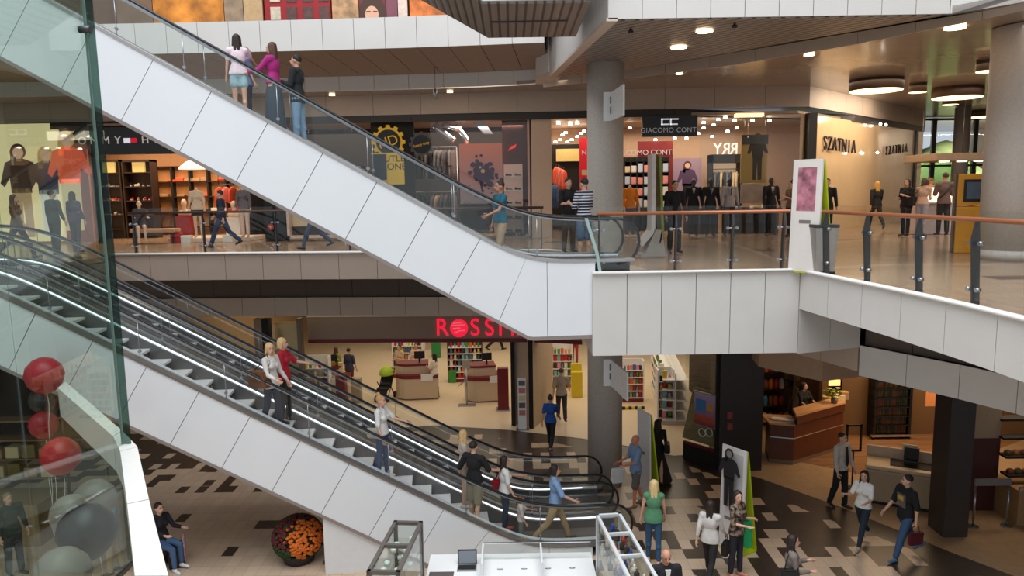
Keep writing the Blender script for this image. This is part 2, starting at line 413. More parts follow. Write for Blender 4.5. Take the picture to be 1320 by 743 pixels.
def tile_floor(name, dist_from, lightc, darkc, rough=0.32, cw=0.25, cd_=0.42):
    """rectangular stone tiles; the share of dark tiles falls with the distance from the shop fronts"""
    m, nt, b = nodes_mat(name)
    N = nt.nodes.new; L = nt.links.new
    g = N('ShaderNodeNewGeometry'); sp = N('ShaderNodeSeparateXYZ'); L(g.outputs['Position'], sp.inputs[0])
    def math_(op, a, bb=None, c=None):
        n = N('ShaderNodeMath'); n.operation = op
        for i, x in enumerate((a, bb, c)):
            if x is None: continue
            if hasattr(x, 'links') or hasattr(x, 'is_output'): L(x, n.inputs[i])
            else: n.inputs[i].default_value = x
        return n.outputs[0]
    fy = math_('DIVIDE', sp.outputs['Y'], cd_); iy = math_('FLOOR', fy)
    fx = math_('DIVIDE', sp.outputs['X'], cw); ix = math_('FLOOR', fx)
    pairx = math_('FLOOR', math_('DIVIDE', math_('ADD', ix, math_('MULTIPLY', iy, 3.0)), 2.0))
    def wn(x, y, s):
        cb = N('ShaderNodeCombineXYZ'); L(x, cb.inputs[0]); L(y, cb.inputs[1]); cb.inputs[2].default_value = s
        w = N('ShaderNodeTexWhiteNoise'); w.noise_dimensions = '3D'; L(cb.outputs[0], w.inputs['Vector']); return w.outputs['Value']
    use = math_('GREATER_THAN', wn(pairx, iy, 3.3), 0.55)            # some tiles are double width
    mixx = N('ShaderNodeMix'); mixx.data_type = 'FLOAT'; L(use, mixx.inputs[0]); L(ix, mixx.inputs[2]); L(math_('ADD', pairx, 500.0), mixx.inputs[3])
    rnd = wn(mixx.outputs[0], iy, 1.7); rnd2 = wn(ix, iy, 8.1)
    # signed distance from the line of fronts (a pair of planes)
    ds = []
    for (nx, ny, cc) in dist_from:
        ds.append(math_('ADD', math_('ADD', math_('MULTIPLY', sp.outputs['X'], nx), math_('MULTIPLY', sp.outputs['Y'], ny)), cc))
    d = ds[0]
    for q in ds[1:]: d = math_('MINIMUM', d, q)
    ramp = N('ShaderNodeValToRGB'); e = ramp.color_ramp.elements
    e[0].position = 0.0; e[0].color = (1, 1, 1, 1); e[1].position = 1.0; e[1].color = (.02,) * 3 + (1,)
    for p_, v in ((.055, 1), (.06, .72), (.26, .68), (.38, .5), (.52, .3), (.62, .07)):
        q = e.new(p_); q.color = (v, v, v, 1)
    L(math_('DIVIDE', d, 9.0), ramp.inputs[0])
    isd = math_('LESS_THAN', rnd, ramp.outputs['Color'])
    nz = N('ShaderNodeTexNoise'); nz.inputs['Scale'].default_value = 30; nz.inputs['Detail'].default_value = 5; L(g.outputs['Position'], nz.inputs['Vector'])
    def shade(c, amt):
        mx = N('ShaderNodeMix'); mx.data_type = 'RGBA'; c = lin(c)
        mx.inputs[6].default_value = tuple(x * (1 - amt) for x in c[:3]) + (1,); mx.inputs[7].default_value = tuple(min(1, x * (1 + amt)) for x in c[:3]) + (1,)
        L(math_('MULTIPLY_ADD', rnd2, .6, math_('MULTIPLY', nz.outputs['Fac'], .4)), mx.inputs[0]); return mx.outputs[2]
    mx = N('ShaderNodeMix'); mx.data_type = 'RGBA'; L(isd, mx.inputs[0]); L(shade(lightc, .13), mx.inputs[6]); L(shade(darkc, .3), mx.inputs[7])
    # joints
    jy = math_('LESS_THAN', math_('FRACT', fy), 0.02); jx = math_('LESS_THAN', math_('FRACT', fx), 0.03)
    j = math_('MAXIMUM', jy, jx)
    m2 = N('ShaderNodeMix'); m2.data_type = 'RGBA'; L(math_('MULTIPLY', j, .45), m2.inputs[0]); L(mx.outputs[2], m2.inputs[6]); m2.inputs[7].default_value = lin((70, 60, 52))
    L(m2.outputs[2], b.inputs['Base Color']); b.inputs['Roughness'].default_value = rough
    return m
def front_planes(pts):
    out = []
    for a, b in zip(pts, pts[1:]):
        d = (V(b) - V(a)).to_2d().normalized(); n = V((d.y, -d.x)); out.append((n.x, n.y, -(n.x * a[0] + n.y * a[1])))
    return out
def planks(name, c1, c2, sx=.14, sy=1.4, rough=.35):
    m, nt, b = nodes_mat(name); N = nt.nodes.new; L = nt.links.new
    tc = N('ShaderNodeTexCoord'); br = N('ShaderNodeTexBrick'); mp = N('ShaderNodeMapping'); L(tc.outputs['Object'], mp.inputs[0]); L(mp.outputs[0], br.inputs[0])
    br.inputs['Color1'].default_value = lin(c1); br.inputs['Color2'].default_value = lin(c2); br.inputs['Mortar'].default_value = lin([v * .55 for v in c1])
    br.inputs['Scale'].default_value = 1; br.inputs['Brick Width'].default_value = sy; br.inputs['Row Height'].default_value = sx; br.inputs['Mortar Size'].default_value = .004
    L(br.outputs[0], b.inputs['Base Color']); b.inputs['Roughness'].default_value = rough; return m
def ribbed(name, c, pitch=.12, axis='X', rough=.45, metal=.3):
    m, nt, b = nodes_mat(name); N = nt.nodes.new; L = nt.links.new
    g = N('ShaderNodeNewGeometry'); w = N('ShaderNodeTexWave'); w.bands_direction = axis; w.inputs['Scale'].default_value = .314 / pitch * 1.0
    L(g.outputs['Position'], w.inputs['Vector']); r = N('ShaderNodeValToRGB'); cc = lin(c)
    r.color_ramp.elements[0].position = .12; r.color_ramp.elements[0].color = tuple(x * .3 for x in cc[:3]) + (1,)
    r.color_ramp.elements[1].position = .3; r.color_ramp.elements[1].color = cc
    L(w.outputs['Fac'], r.inputs[0]); L(r.outputs[0], b.inputs['Base Color']); b.inputs['Roughness'].default_value = rough; b.inputs['Metallic'].default_value = metal
    bp = N('ShaderNodeBump'); bp.inputs['Strength'].default_value = .4; bp.inputs['Distance'].default_value = .02; L(w.outputs['Fac'], bp.inputs['Height']); L(bp.outputs[0], b.inputs['Normal'])
    return m

# ------------------------------------------------------------------ plan lines
z1, z2 = 6.0, 12.05
ROSS = [P(150, 560), P(300, 556), P(420, 554), P(500, 553), P(560, 549), P(660, 555), P(750, 566), P(800, 574), P(868, 588)]
ROSS = [(p.x, p.y) for p in ROSS]
CAFE = [(p.x, p.y) for p in (P(925, 603), P(980, 617), P(1085, 655), P(1225, 712), P(1330, 752))]
FR1 = [(-20, 25.5), (-9.5, 25.0), (0.8, 24.2), (9.3, 23.8), (18.2, 33.0)]
VOID1 = [(-10.8, 13.0), (-10.8, 19.9), (-7.5, 19.7), (-3.5, 19.35), (0.9, 19.1), (1.45, 18.6), (1.5, 13.6), (5.36, 13.6)] + smooth([(5.36, 13.6), (5.5, 12.4), (5.75, 10.6), (5.9, 8.6), (5.9, 5.5), (5.6, 2.0)], 2)[1:]
# ------------------------------------------------------------------ ground floor
fp = front_planes([(-14.5, 22.8), (-6, 24.6)]) + front_planes([(-6, 23.2), (0, 23.2)]) + front_planes([ROSS[5], ROSS[8]]) + front_planes([CAFE[0], CAFE[3]])
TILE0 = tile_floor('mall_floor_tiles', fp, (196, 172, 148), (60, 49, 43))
struct(MB().prism([(-26, -6), (26, -6), (26, 46), (-26, 46)], -.3, 0), 'floor', TILE0)
DRUGFLOOR = M((236, 216, 186), .3, 0, .02, 3)
dfl = ROSS + [(7.5, 21.5), (12, 46), (-12, 46), (-12, ROSS[0][1])]
dfl = [(p[0], p[1]) for p in ROSS] + [(6.4, 20.3), (9, 26), (9, 45), (-14, 45), (-14, 24)]
struct(MB().prism(dfl, 0.0, .012), 'floor_drugstore', DRUGFLOOR)
WOODF = planks('cafe_oak_planks', (152, 114, 80), (128, 92, 62))
STONEF = M((168, 140, 108), .4, 0, .08, 5)
struct(MB().prism(CAFE + [(22, CAFE[-1][1]), (22, 24), (6.9, 24), (6.4, 20.3)], 0.0, .012), 'floor_cafe', STONEF)
wf = [P(1000, 560), P(1130, 600), P(1215, 560)]
struct(MB().prism([(P(1010, 592).x, P(1010, 592).y), (P(1120, 614).x, P(1120, 614).y), (P(1260, 590).x, P(1260, 590).y), (20, 24), (8, 24)], .012, .02), 'floor_wine', WOODF)

# ------------------------------------------------------------------ first floor slab, fascias
TILE1 = tile_floor('upper_floor_tiles', [(0, 0, 20.0)], (160, 134, 110), (84, 64, 50), .2, .5, .5)
L1poly = VOID1 + [(5.6, -4), (28, -4), (28, 46), (-26, 46), (-26, 13)]
struct(MB().prism([(p[0] + (.06 if 5 <= i < 7 or i > 7 else 0), p[1] + (.06 if i < 5 or i in (6, 7) else 0)) for i, p in enumerate(L1poly)], 5.86, 6.0), 'floor_upper', TILE1)
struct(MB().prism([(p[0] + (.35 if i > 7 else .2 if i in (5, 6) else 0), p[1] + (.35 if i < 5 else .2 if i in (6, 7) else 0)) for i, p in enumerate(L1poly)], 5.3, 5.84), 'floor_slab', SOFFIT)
left1 = [(-10.8, 19.9), (-7.5, 19.7), (-3.5, 19.35), (0.9, 19.1), (1.45, 18.6)]
ribbon('trim_1', left1, 5.30, 6.0, M((168, 150, 136), .55, 0, .02, 2), DARKJ, 1.0, side=1)
ribbon('trim_2', VOID1[7:], 5.30, 6.0, FASC, DARKJ, .95, side=1)
ribbon('trim_3', [(1.5, 13.6), (5.36, 13.6)], 4.46, 6.0, FASC, DARKJ, .6, side=1)
ribbon('trim_4', [(1.45, 18.6), (1.5, 13.62)], 4.46, 6.0, FASC, DARKJ, .9, side=1)
low_r = smooth([(6.75, 14.05), (7.35, 13.0), (8.1, 11.6), (8.8, 9.4), (9.2, 6.0), (9.2, 2)], 2)
ribbon('trim_5', [(5.37, 13.6), (6.75, 14.05)], 4.44, 5.32, FASC, DARKJ, .75, side=1)
ribbon('trim_6', low_r, 3.88, 4.48, FASC, DARKJ, 1.0, side=1)
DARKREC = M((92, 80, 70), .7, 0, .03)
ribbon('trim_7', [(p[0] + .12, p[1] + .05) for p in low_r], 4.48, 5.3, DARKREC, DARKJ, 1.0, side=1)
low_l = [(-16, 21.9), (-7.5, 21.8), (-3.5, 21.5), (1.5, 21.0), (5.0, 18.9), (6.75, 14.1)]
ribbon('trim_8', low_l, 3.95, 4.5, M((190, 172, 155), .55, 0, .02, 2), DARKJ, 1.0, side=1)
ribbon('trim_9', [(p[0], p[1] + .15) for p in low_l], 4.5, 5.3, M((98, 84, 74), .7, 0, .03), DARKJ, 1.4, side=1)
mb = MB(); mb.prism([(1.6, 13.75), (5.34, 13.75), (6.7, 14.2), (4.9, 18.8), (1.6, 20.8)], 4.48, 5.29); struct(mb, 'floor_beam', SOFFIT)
# top cap strips of the parapets
for i, (pts, zt) in enumerate(((left1, 6.02), (VOID1[6:], 6.03))):
    mb = MB(); q = [V((p[0], p[1], zt)) for p in pts]; mb.tube(q, 0, 6, flat=(.07, .035)); struct(mb, 'trim_%d' % (20 + i), M((232, 230, 226), .35, 0, 0))
# ceiling of the ground floor
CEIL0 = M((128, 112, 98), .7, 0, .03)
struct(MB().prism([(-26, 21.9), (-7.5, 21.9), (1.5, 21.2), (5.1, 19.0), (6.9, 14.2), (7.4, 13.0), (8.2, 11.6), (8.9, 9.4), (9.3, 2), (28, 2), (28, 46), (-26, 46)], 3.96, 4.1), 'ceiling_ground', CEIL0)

# ------------------------------------------------------------------ second floor
SOF2 = M((156, 138, 124), .6, 0, .03, 2)
left2 = smooth([(-16, 19.6), (-10, 19.6), (-6, 19.5), (-2.5, 19.3), (.9, 18.9)], 2)
ribbon('trim_10', left2, 11.19, 11.95, FASC, DARKJ, .82, side=1)
fas2 = [(-16, 23.4), (-8, 23.4), (-4, 23.2), (-1, 22.9), (1.2, 22.4)]
STR = [P(*q, 10.57) for q in ((700, 112), (807, 101), (900, 90), (990, 76), (1110, 55), (1215, 34), (1320, 13))]; STR = [(p.x, p.y) for p in STR]; STR.append((STR[-1][0] + 1.5, STR[-1][1] - 3.5)); STR.append((STR[-1][0] + .6, 3))
RIBE = [P(*q, 10.55) for q in ((1215, 21), (1110, 41), (990, 61), (900, 76), (807, 91))]; RIBE = [(p.x, p.y) for p in RIBE]
ribbon('trim_31', STR, 10.56, 10.95, M((196, 178, 162), .4, 0, .02, 2), DARKJ, 1.3, side=1)
ribbon('trim_11', fas2, 10.67, 11.12, FASC, DARKJ, 1.05, side=1)
# panelled soffit between the two fascias: a strip of boards with joints
mb = MB(); a = along(left2, .82); n = len(a)
bq = along([p for p in fas2 if p[0] <= 1.3], 18.0 / n)
for i in range(n - 1):
    t0, t1 = i / (n - 1), (i + 1) / (n - 1); j0, j1 = bq[round(t0 * (len(bq) - 1))], bq[round(t1 * (len(bq) - 1))]
    e = .012
    A, B = a[i].lerp(a[i + 1], e), a[i].lerp(a[i + 1], 1 - e); C, D = j1.lerp(j0, e), j1.lerp(j0, 1 - e)
    mb.slab([(A.x, A.y + .1, 11.2), (B.x, B.y + .1, 11.2), (C.x, C.y, 11.11), (D.x, D.y, 11.11)], (0, 0, .04))
struct(mb, 'ceiling_panels', SOF2)
struct(MB().prism([(-26, 20.1), (.9, 19.6), (1.4, 22.6), (-16, 23.6), (-26, 23.6)], 11.28, 11.8), 'floor_gallery', DARKJ)
struct(MB().prism([(-26, 19.95), (.9, 19.4), (1.9, 13.8), (8, 13.8), (28, 13.8), (28, 46), (-26, 46)], 11.82, 11.94), 'floor_second', TILE1)
# deep white box of the second floor above the bridge, ribbed metal underside
RIB = ribbed('ribbed_metal', (160, 152, 146), .13, 'DIAGONAL')
RIBX = ribbed('ribbed_grey_metal', (142, 134, 128), .16, 'X')
ribbon('trim_12', [(1.78, 13.6), (7.85, 13.6)], 10.57, 12.6, FASC, DARKJ, .62, side=1)
ribbon('trim_13', [(1.08, 20.3), (1.78, 13.62)], 10.57, 12.6, FASC, DARKJ, 6.8, side=1)
cor = smooth([(7.85, 13.6), (8.3, 13.5), (8.5, 13.0), (8.6, 12.6)], 2)
ribbon('trim_14', cor, 10.57, 12.6, FASC, DARKJ, .5, side=1)
ribbon('trim_15', smooth([(8.6, 12.6), (9.2, 10.5), (9.6, 8), (9.7, 3)], 2), 10.95, 12.6, FASC, DARKJ, .95, side=1)
struct(MB().prism([(1.8, 13.66), (7.85, 13.66), (8.5, 13.1), (8.6, 12.7)] + RIBE + [(1.15, 20.3)], 10.55, 10.7), 'ceiling_ribbed', RIB)
struct(MB().slab([(1.05, 20.3, 10.53), (1.75, 13.6, 10.53), (1.95, 13.6, 10.53), (1.25, 20.3, 10.53)], (0, 0, .06)), 'trim_16', M((206, 190, 176), .5, 0, 0))
struct(MB().prism([(1.05, 20.2), (.75, 20.9), (.8, 22.5), (1.4, 22.2), (1.5, 20.2)], 10.68, 11.8), 'trim_17', FASC)
# corridor ceiling of the first floor
CEILG = M((152, 138, 126), .25, 0, .05, 1.5, 0, .3)
cpts = [(-26, 23.5), (-8, 23.5), (-4, 23.3), (-1, 23.0)] + [(p[0] + .08, p[1] + .1) for p in STR[:-1]] + [(STR[-1][0] + .1, 2), (28, 2), (28, 46), (-26, 46)]
struct(MB().prism(cpts, 10.68, 10.8), 'ceiling_corridor', CEILG)
# bulkhead over the shop fronts
fr_b = FR1[:4] + [(18.2, 33.0)]
ribbon('trim_18', [(p[0], p[1] - .12) for p in fr_b], 10.05, 10.69, BEIGE, DARKJ, 1.55, side=1)
ribbon('trim_19', [(p[0], p[1] - .08) for p in fr_b], 9.82, 10.05, M((44, 38, 34), .5, 0, 0), DARKJ, 8, side=1)

# ------------------------------------------------------------------ outer walls far behind
DKW = M((70, 56, 46), .8, 0, .05)
struct(MB().box((-26.3, 2, 0), (-26, 46, 17)), 'wall_left', M((168, 158, 148), .8))
struct(MB().box((28, -6, 0), (28.3, 46, 17)), 'wall_right', M((150, 132, 114), .8))
struct(MB().box((-26, 46, 0), (28, 46.3, 3.9)), 'wall_back', M((238, 214, 180), .8))
# ------------------------------------------------------------------ escalators
TAN = math.tan(R(30)); H_ESC = 6.0; UTOP = -H_ESC / TAN; YAW = R(6.0)
def sp(x, k=.16): return x if x > 8 * k else k * math.log1p(math.exp(x / k))
def wl(u, k=.16):
    w = sp(-u * TAN, k); return H_ESC - sp(H_ESC - w, k) if w > H_ESC - 3 else w
class Esc:
    def __init__(s, anchor): s.A = V(anchor); s.M = Matrix.Translation(s.A) @ Matrix.Rotation(YAW, 4, 'Z'); s.n = s.M.to_3x3() @ V((0, 1, 0)); s.Mi = s.M.inverted()
    def at(s, px, py, v):                  # ray against the vertical plane v
        d = ray(px, py); t = ((s.A + s.n * v) - CLOC).dot(s.n) / d.dot(s.n); return s.Mi @ (CLOC + d * t)
    def stand(s, px, v, py=300):
        q = s.at(px, py, v)
        for _ in range(3):
            w = max(0, math.floor(-q.x / .4)) * .4 * TAN; pp = proj(s.M @ V((q.x, v, w))); q = s.at(px, pp[1], v)
        u = q.x; i = max(0, math.floor(-u / .4)); w = i * .4 * TAN
        return s.M @ V((u, v, min(w + .11 * min(1, i / 2), H_ESC)))
OUTD = M((176, 172, 170), .3, .55, .02)
OUTL = M((120, 114, 110), .35, .45, .02)
LEDM = M((240, 244, 255), .5, 0, 0, 9, 2.2)
def escalator(label, anchor, clip, group=None, near_truss=True, u_end_hi=-12.4, steplight=True):
    E = Esc(anchor); root = thing('escalator', label, 'escalator', E.A, YAW, group)
    W = 1.6; deck = .28
    us = [u_end_hi + i * (2.05 - u_end_hi) / 150 for i in range(151)]
    bot = lambda u: max(min(-u * TAN - 1.14, H_ESC - 1.17), -1.17, clip)
    # truss core (dark, recessed) with the underside
    mb = MB(); lo = []; hi = []
    for u in us: lo.append((u, .05, bot(u) + .03)); hi.append((u, .05, wl(u) - .3 if wl(u) - .3 > bot(u) + .03 else bot(u) + .04))
    for i in range(len(us) - 1): mb.slab([lo[i], lo[i + 1], hi[i + 1], hi[i]], (0, W - .1, 0))
    bmesh.ops.remove_doubles(mb.bm, verts=mb.bm.verts[:], dist=1e-4)
    mb.build('truss', M((120, 112, 106), .5, .2, .03), root)
    # side cladding, joints square to the slope
    for nm, v0 in (('near', 0.0), ('far', W - .04)):
        mb = MB(); B = 0.95; n = int((2.02 - u_end_hi) / B)
        sh = lambda u: .62 * max(0, min(1, min((.35 - u) / 1.0, (u - UTOP + .2) / 1.0)))
        ub = [u_end_hi + i * (1.3 - u_end_hi) / n for i in range(n + 1)]
        for i in range(n):
            a, b = ub[i] + .005, ub[i + 1] - .005; K = 5
            lo = [a + (b - a) * j / K for j in range(K + 1)]; hi = [l + sh(l) for l in (a, b)]
            hi = [hi[0] + (hi[1] - hi[0]) * j / K for j in range(K + 1)]
            for j in range(K):
                q = [(lo[j], v0, bot(lo[j])), (lo[j + 1], v0, bot(lo[j + 1])), (hi[j + 1], v0, wl(hi[j + 1]) + deck - .02), (hi[j], v0, wl(hi[j]) + deck - .02)]
                if q[3][2] - q[0][2] < .03 and q[2][2] - q[1][2] < .03: continue
                mb.slab(q, (0, .04, 0))
        bmesh.ops.remove_doubles(mb.bm, verts=mb.bm.verts[:], dist=1e-4)
        mb.build('side_panel', PANELW, root)
    # edge lip along the bottom of the cladding
    mb = MB()
    for v0 in (-.015, W - .03):
        pts = [u for u in us if bot(u) > clip + .005 or clip < -1]
        for a, b in zip(pts, pts[1:]): mb.slab([(a, v0, bot(a) - .05), (b, v0, bot(b) - .05), (b, v0, bot(b) + .02), (a, v0, bot(a) + .02)], (0, .05, 0))
    bmesh.ops.remove_doubles(mb.bm, verts=mb.bm.verts[:], dist=1e-4)
    mb.build('bottom_lip', M((150, 140, 134), .4, .4, 0), root)
    # decks: outer dark trim, inner bright trim
    for nm, v0, v1, mt, dz in (('outer_deck', -.02, .14, OUTD if not steplight else OUTL, 0), ('inner_deck', .26, .36, DECKW, -.02), ('inner_deck', W - .36, W - .26, DECKW, -.02), ('outer_deck', W - .14, W + .02, OUTD if not steplight else OUTL, 0), ('channel', .14, .26, STEEL, -.03), ('channel', W - .26, W - .14, STEEL, -.03)):
        mb = MB()
        for a, b in zip(us, us[1:]): mb.slab([(a, v0, wl(a) + deck - .05 + dz), (b, v0, wl(b) + deck - .05 + dz), (b, v0, wl(b) + deck + dz), (a, v0, wl(a) + deck + dz)], (0, v1 - v0, 0))
        bmesh.ops.remove_doubles(mb.bm, verts=mb.bm.verts[:], dist=1e-4); mb.build(nm, mt, root)
    if steplight:
        for v0 in (W - .355,):
            mb = MB(); mb.tube([(u, v0, wl(u) + deck - .01) for u in us[8:-4]], 0, 6, flat=(.014, .014, (0, 1, 0))); mb.build('light_strip', LEDM, root)
    # skirts beside the steps
    for v0 in (.34, W - .36):
        mb = MB()
        for a, b in zip(us, us[1:]): mb.slab([(a, v0, wl(a) - .22), (b, v0, wl(b) - .22), (b, v0, wl(b) + deck - .05), (a, v0, wl(a) + deck - .05)], (0, .02, 0))
        bmesh.ops.remove_doubles(mb.bm, verts=mb.bm.verts[:], dist=1e-4); mb.build('skirt', M((110, 108, 108), .35, .4, 0), root)
    # handrails with rounded ends, glass beneath
    top = 1.02; r = .43; ue = 1.76; ut = UTOP - 1.6
    path = []
    for i in range(13):
        a = -PI / 2 + PI * i / 12; path.append((ue + r * math.cos(a), top - r + r * math.sin(a)))
    n = 90
    for i in range(1, n):
        u = ue + (ut - ue) * i / n; path.append((u, wl(u, .24) + top))
    for i in range(13):
        a = PI / 2 + PI * i / 12; path.append((ut + r * math.cos(a), H_ESC + top - r + r * math.sin(a)))
    for v0 in (.2, W - .2):
        mb = MB(); mb.tube([(u, v0, w) for u, w in path], 0, 10, flat=(.04, .026, (0, 1, 0))); mb.build('handrail', RUBBER, root)
        mb = MB(); mb.tube([(u, v0, w - .035 if 13 <= i < len(path) - 13 else w) for i, (u, w) in enumerate(path)][13:-13], 0, 6, flat=(.022, .02, (0, 1, 0))); mb.build('handrail_track', STEEL, root)
        mb = MB(); J = 9; seg = [ue + (ut - ue) * j / J for j in range(J + 1)]
        for j in range(J):
            a, b = seg[j] - .006, seg[j + 1] + .006
            tt = [a + (b - a) * i / 12 for i in range(13)]
            for p, q in zip(tt, tt[1:]): mb.slab([(p, v0 - .006, wl(p) + deck - .04), (q, v0 - .006, wl(q) + deck - .04), (q, v0 - .006, wl(q, .24) + top - .04), (p, v0 - .006, wl(p, .24) + top - .04)], (0, .012, 0))
        for c, base, sg in ((ue, 0, 1), (ut, H_ESC, -1)):
            arc = [(c + sg * (r - .02) * math.cos(-PI / 2 + PI * i / 12), base + top - r + (r - .02) * math.sin(-PI / 2 + PI * i / 12)) for i in range(13)]
            mb.slab([(c, v0 - .006, base + top - 2 * r + .02)] + [(x, v0 - .006, z) for x, z in arc[1:-1]] + [(c, v0 - .006, base + top - .02)], (0, .012, 0))
        bmesh.ops.remove_doubles(mb.bm, verts=mb.bm.verts[:], dist=1e-4)
        mb.build('balustrade_glass', GLASS, root)
        for j in range(1, J):
            mb = MB(); u = seg[j]; mb.tube([(u - .0, v0, wl(u) + deck - .03), (u + .0, v0, wl(u, .24) + top - .05)], .008, 6)
            mb.cyl((u, v0 - .02, wl(u) + deck + .1), (u, v0 + .02, wl(u) + deck + .1), .03, n=10)
            mb.build('glass_joint', STEEL, root)
    # steps
    mb = MB(); t0, t1 = .37, W - .37
    mb.box((-.4, t0, -.05), (0, t1, 0)); mb.mi = 1
    mb.slab([(-.02, t0, -.05), (-.02, t0, -.24), (-.06, t0, -.24), (-.06, t0, -.05)], (0, t1 - t0, 0))
    mb.mi = 2
    for k in range(9): mb.box((-.385 + k * .042, t0 + .03, 0), (-.37 + k * .042, t1 - .03, .006))
    st = mb.build('step', [M((222, 220, 218), .5, 0, .03), M((70, 67, 66), .5, .2, 0), M((232, 230, 228), .5, 0, 0)], root)
    st.location = (0, 0, 0.0)
    first = True
    for i in range(1, 27):
        if wl(-i * .4) > H_ESC - .1: break
        c = st.copy(); COL.objects.link(c); c.parent = root; c.location = (-i * .4, 0, i * .4 * TAN + .11 * min(1, i / 2))
    mb = MB(); mb.box((.0, t0 - .05, -.02), (2.4, t1 + .05, .014)); mb.mi = 1
    for k in range(14): mb.box((.02, t0 + k * .06, .014), (.2, t0 + .03 + k * .06, .022))
    mb.build('comb_plate', [STEEL, DKSTEEL], root)
    mb = MB(); mb.box((u_end_hi, t0 - .05, H_ESC - .02), (UTOP - .25, t1 + .05, H_ESC + .014)); mb.build('landing_plate', STEEL, root)
    return E, root
PANELW = M((226, 229, 232), .2, 0, .01, 1.5, 0, .35)
E_UP, e1 = escalator('upper white escalator with glass sides rising left to the top floor', (.27, 13.55, 6.0), -2, steplight=False)
E_LN, e2 = escalator('lower front escalator with clear grey steps and white side', (.3, 14.3, 0.0), 0.002)
Mv = Matrix.Translation(E_LN.n * 1.66)
E_LF, e3 = escalator('lower rear escalator running behind the front one', tuple(V((.3, 14.3, 0)) + E_LN.n * 1.66), 0.002)
# white base wall that carries the lower front escalator
mb = MB(); M0 = E_LN.M
pts = [(-4.15, .04, 0), (-1.9, .04, 0), (-4.15, .04, 1.2)]
mb.slab([M0 @ V(p) for p in pts], M0.to_3x3() @ V((0, 3.1, 0))); struct(mb, 'wall_base', M((222, 222, 222), .4, 0, .02))
# underside of the next escalator above: grey ribbed metal trough with a pale edge
rt = thing('escalator_truss', 'grey ribbed metal underside of another escalator at the top edge', 'escalator', (0, 0, 0))
x0, x1 = -.42, 1.42; Y0, Y1 = 13.15, 16.0; zb = 10.75
mb = MB(); mb.slab([(x1, Y0, zb), (x0, Y0, zb), (x0 - 4.0, Y0 - .4, zb + 2.2), (x0 - 4.0, Y0 - .4, zb + 3.2), (x0, Y0, zb + 1.1), (x1, Y0, zb + 1.1)], (0, Y1 - Y0, 0)); mb.build('underside', RIBX, rt)
mb = MB(); mb.slab([(x1 + .02, Y0 - .06, zb + .04), (x0, Y0 - .06, zb + .04), (x0 - 4.0, Y0 - .46, zb + 2.24), (x0 - 4.0, Y0 - .46, zb + 3.4), (x0, Y0 - .06, zb + 1.2), (x1 + .02, Y0 - .06, zb + 1.2)], (0, .05, 0)); mb.build('side_panel', PANELW, rt)
mb = MB(); mb.box((x0 + .1, Y0 + 1.3, zb - .02), (x1 - .3, Y0 + 1.38, zb + .01)); mb.build('cable_channel', DKSTEEL, rt)
# ------------------------------------------------------------------ helpers for things seen square-on
def rect(px0, py0, px1, py1, Y, d=.1):
    """lo/hi corners of a box whose front face spans the pixel rectangle at depth Y"""
    a = PY(px0, (py0 + py1) / 2, Y); b = PY(px1, (py0 + py1) / 2, Y); t = PY((px0 + px1) / 2, py0, Y); u = PY((px0 + px1) / 2, py1, Y)
    return (a.x, Y, u.z), (b.x, Y + d, t.z)
def panel(name, mat, r, label=None, cat=None, group=None, parent=None, bev=0.0, kind=None):
    o = MB().box(*r, bev).build(name, mat, parent); return tag(o, label, cat, group, kind)
def disc(mb, c, r, th=.01, n=18, sx=1.0):
    c = V(c); return mb.slab([(c.x + math.cos(2 * PI * i / n) * r * sx, c.y, c.z + math.sin(2 * PI * i / n) * r) for i in range(n)], (0, th, 0))
def fig_print(mb, x, y, z, h, idx=(0, 1, 2, 3)):
    """printed figure on a poster (thin relief): hair, skin, top, legs; origin at the feet, facing -y"""
    k = h / 1.7; q = lambda a: [(x + p * k, y, z + r * k) for p, r in a]
    mb.mi = idx[3]; mb.slab(q([(-.16, 0), (-.03, 0), (0, .7), (.03, 0), (.17, 0), (.17, .9), (-.17, .9)]), (0, .004, 0))
    mb.mi = idx[2]; mb.slab(q([(-.19, .82), (.19, .82), (.2, 1.1), (.34, .95), (.4, 1.02), (.26, 1.38), (.08, 1.45), (-.08, 1.45), (-.26, 1.38), (-.38, 1.0), (-.31, .93), (-.2, 1.1)]), (0, .0035, 0))
    mb.mi = idx[0]; disc(mb, (x, y + .001, z + 1.58 * k), .145 * k, .003)
    mb.slab(q([(-.15, 1.6), (-.16, 1.3), (-.07, 1.3), (-.06, 1.6)]), (0, .003, 0))
    mb.mi = idx[1]; disc(mb, (x, y - .002, z + 1.56 * k), .1 * k, .003); mb.slab(q([(-.05, 1.4), (.05, 1.4), (.05, 1.5), (-.05, 1.5)]), (0, .003, 0))
PR = {k: M(c, .6, 0, .03) for k, c in dict(skin=(222, 176, 150), blond=(206, 164, 100), brown=(70, 46, 34), coral=(232, 96, 62), navy=(30, 34, 52), white=(230, 224, 214), cream=(226, 202, 160), red=(180, 30, 40), grey=(120, 116, 112), pink=(232, 150, 140), black=(24, 22, 24), plum=(84, 60, 92), tan=(176, 140, 104), gold=(178, 150, 84), green=(120, 150, 40)).items()}

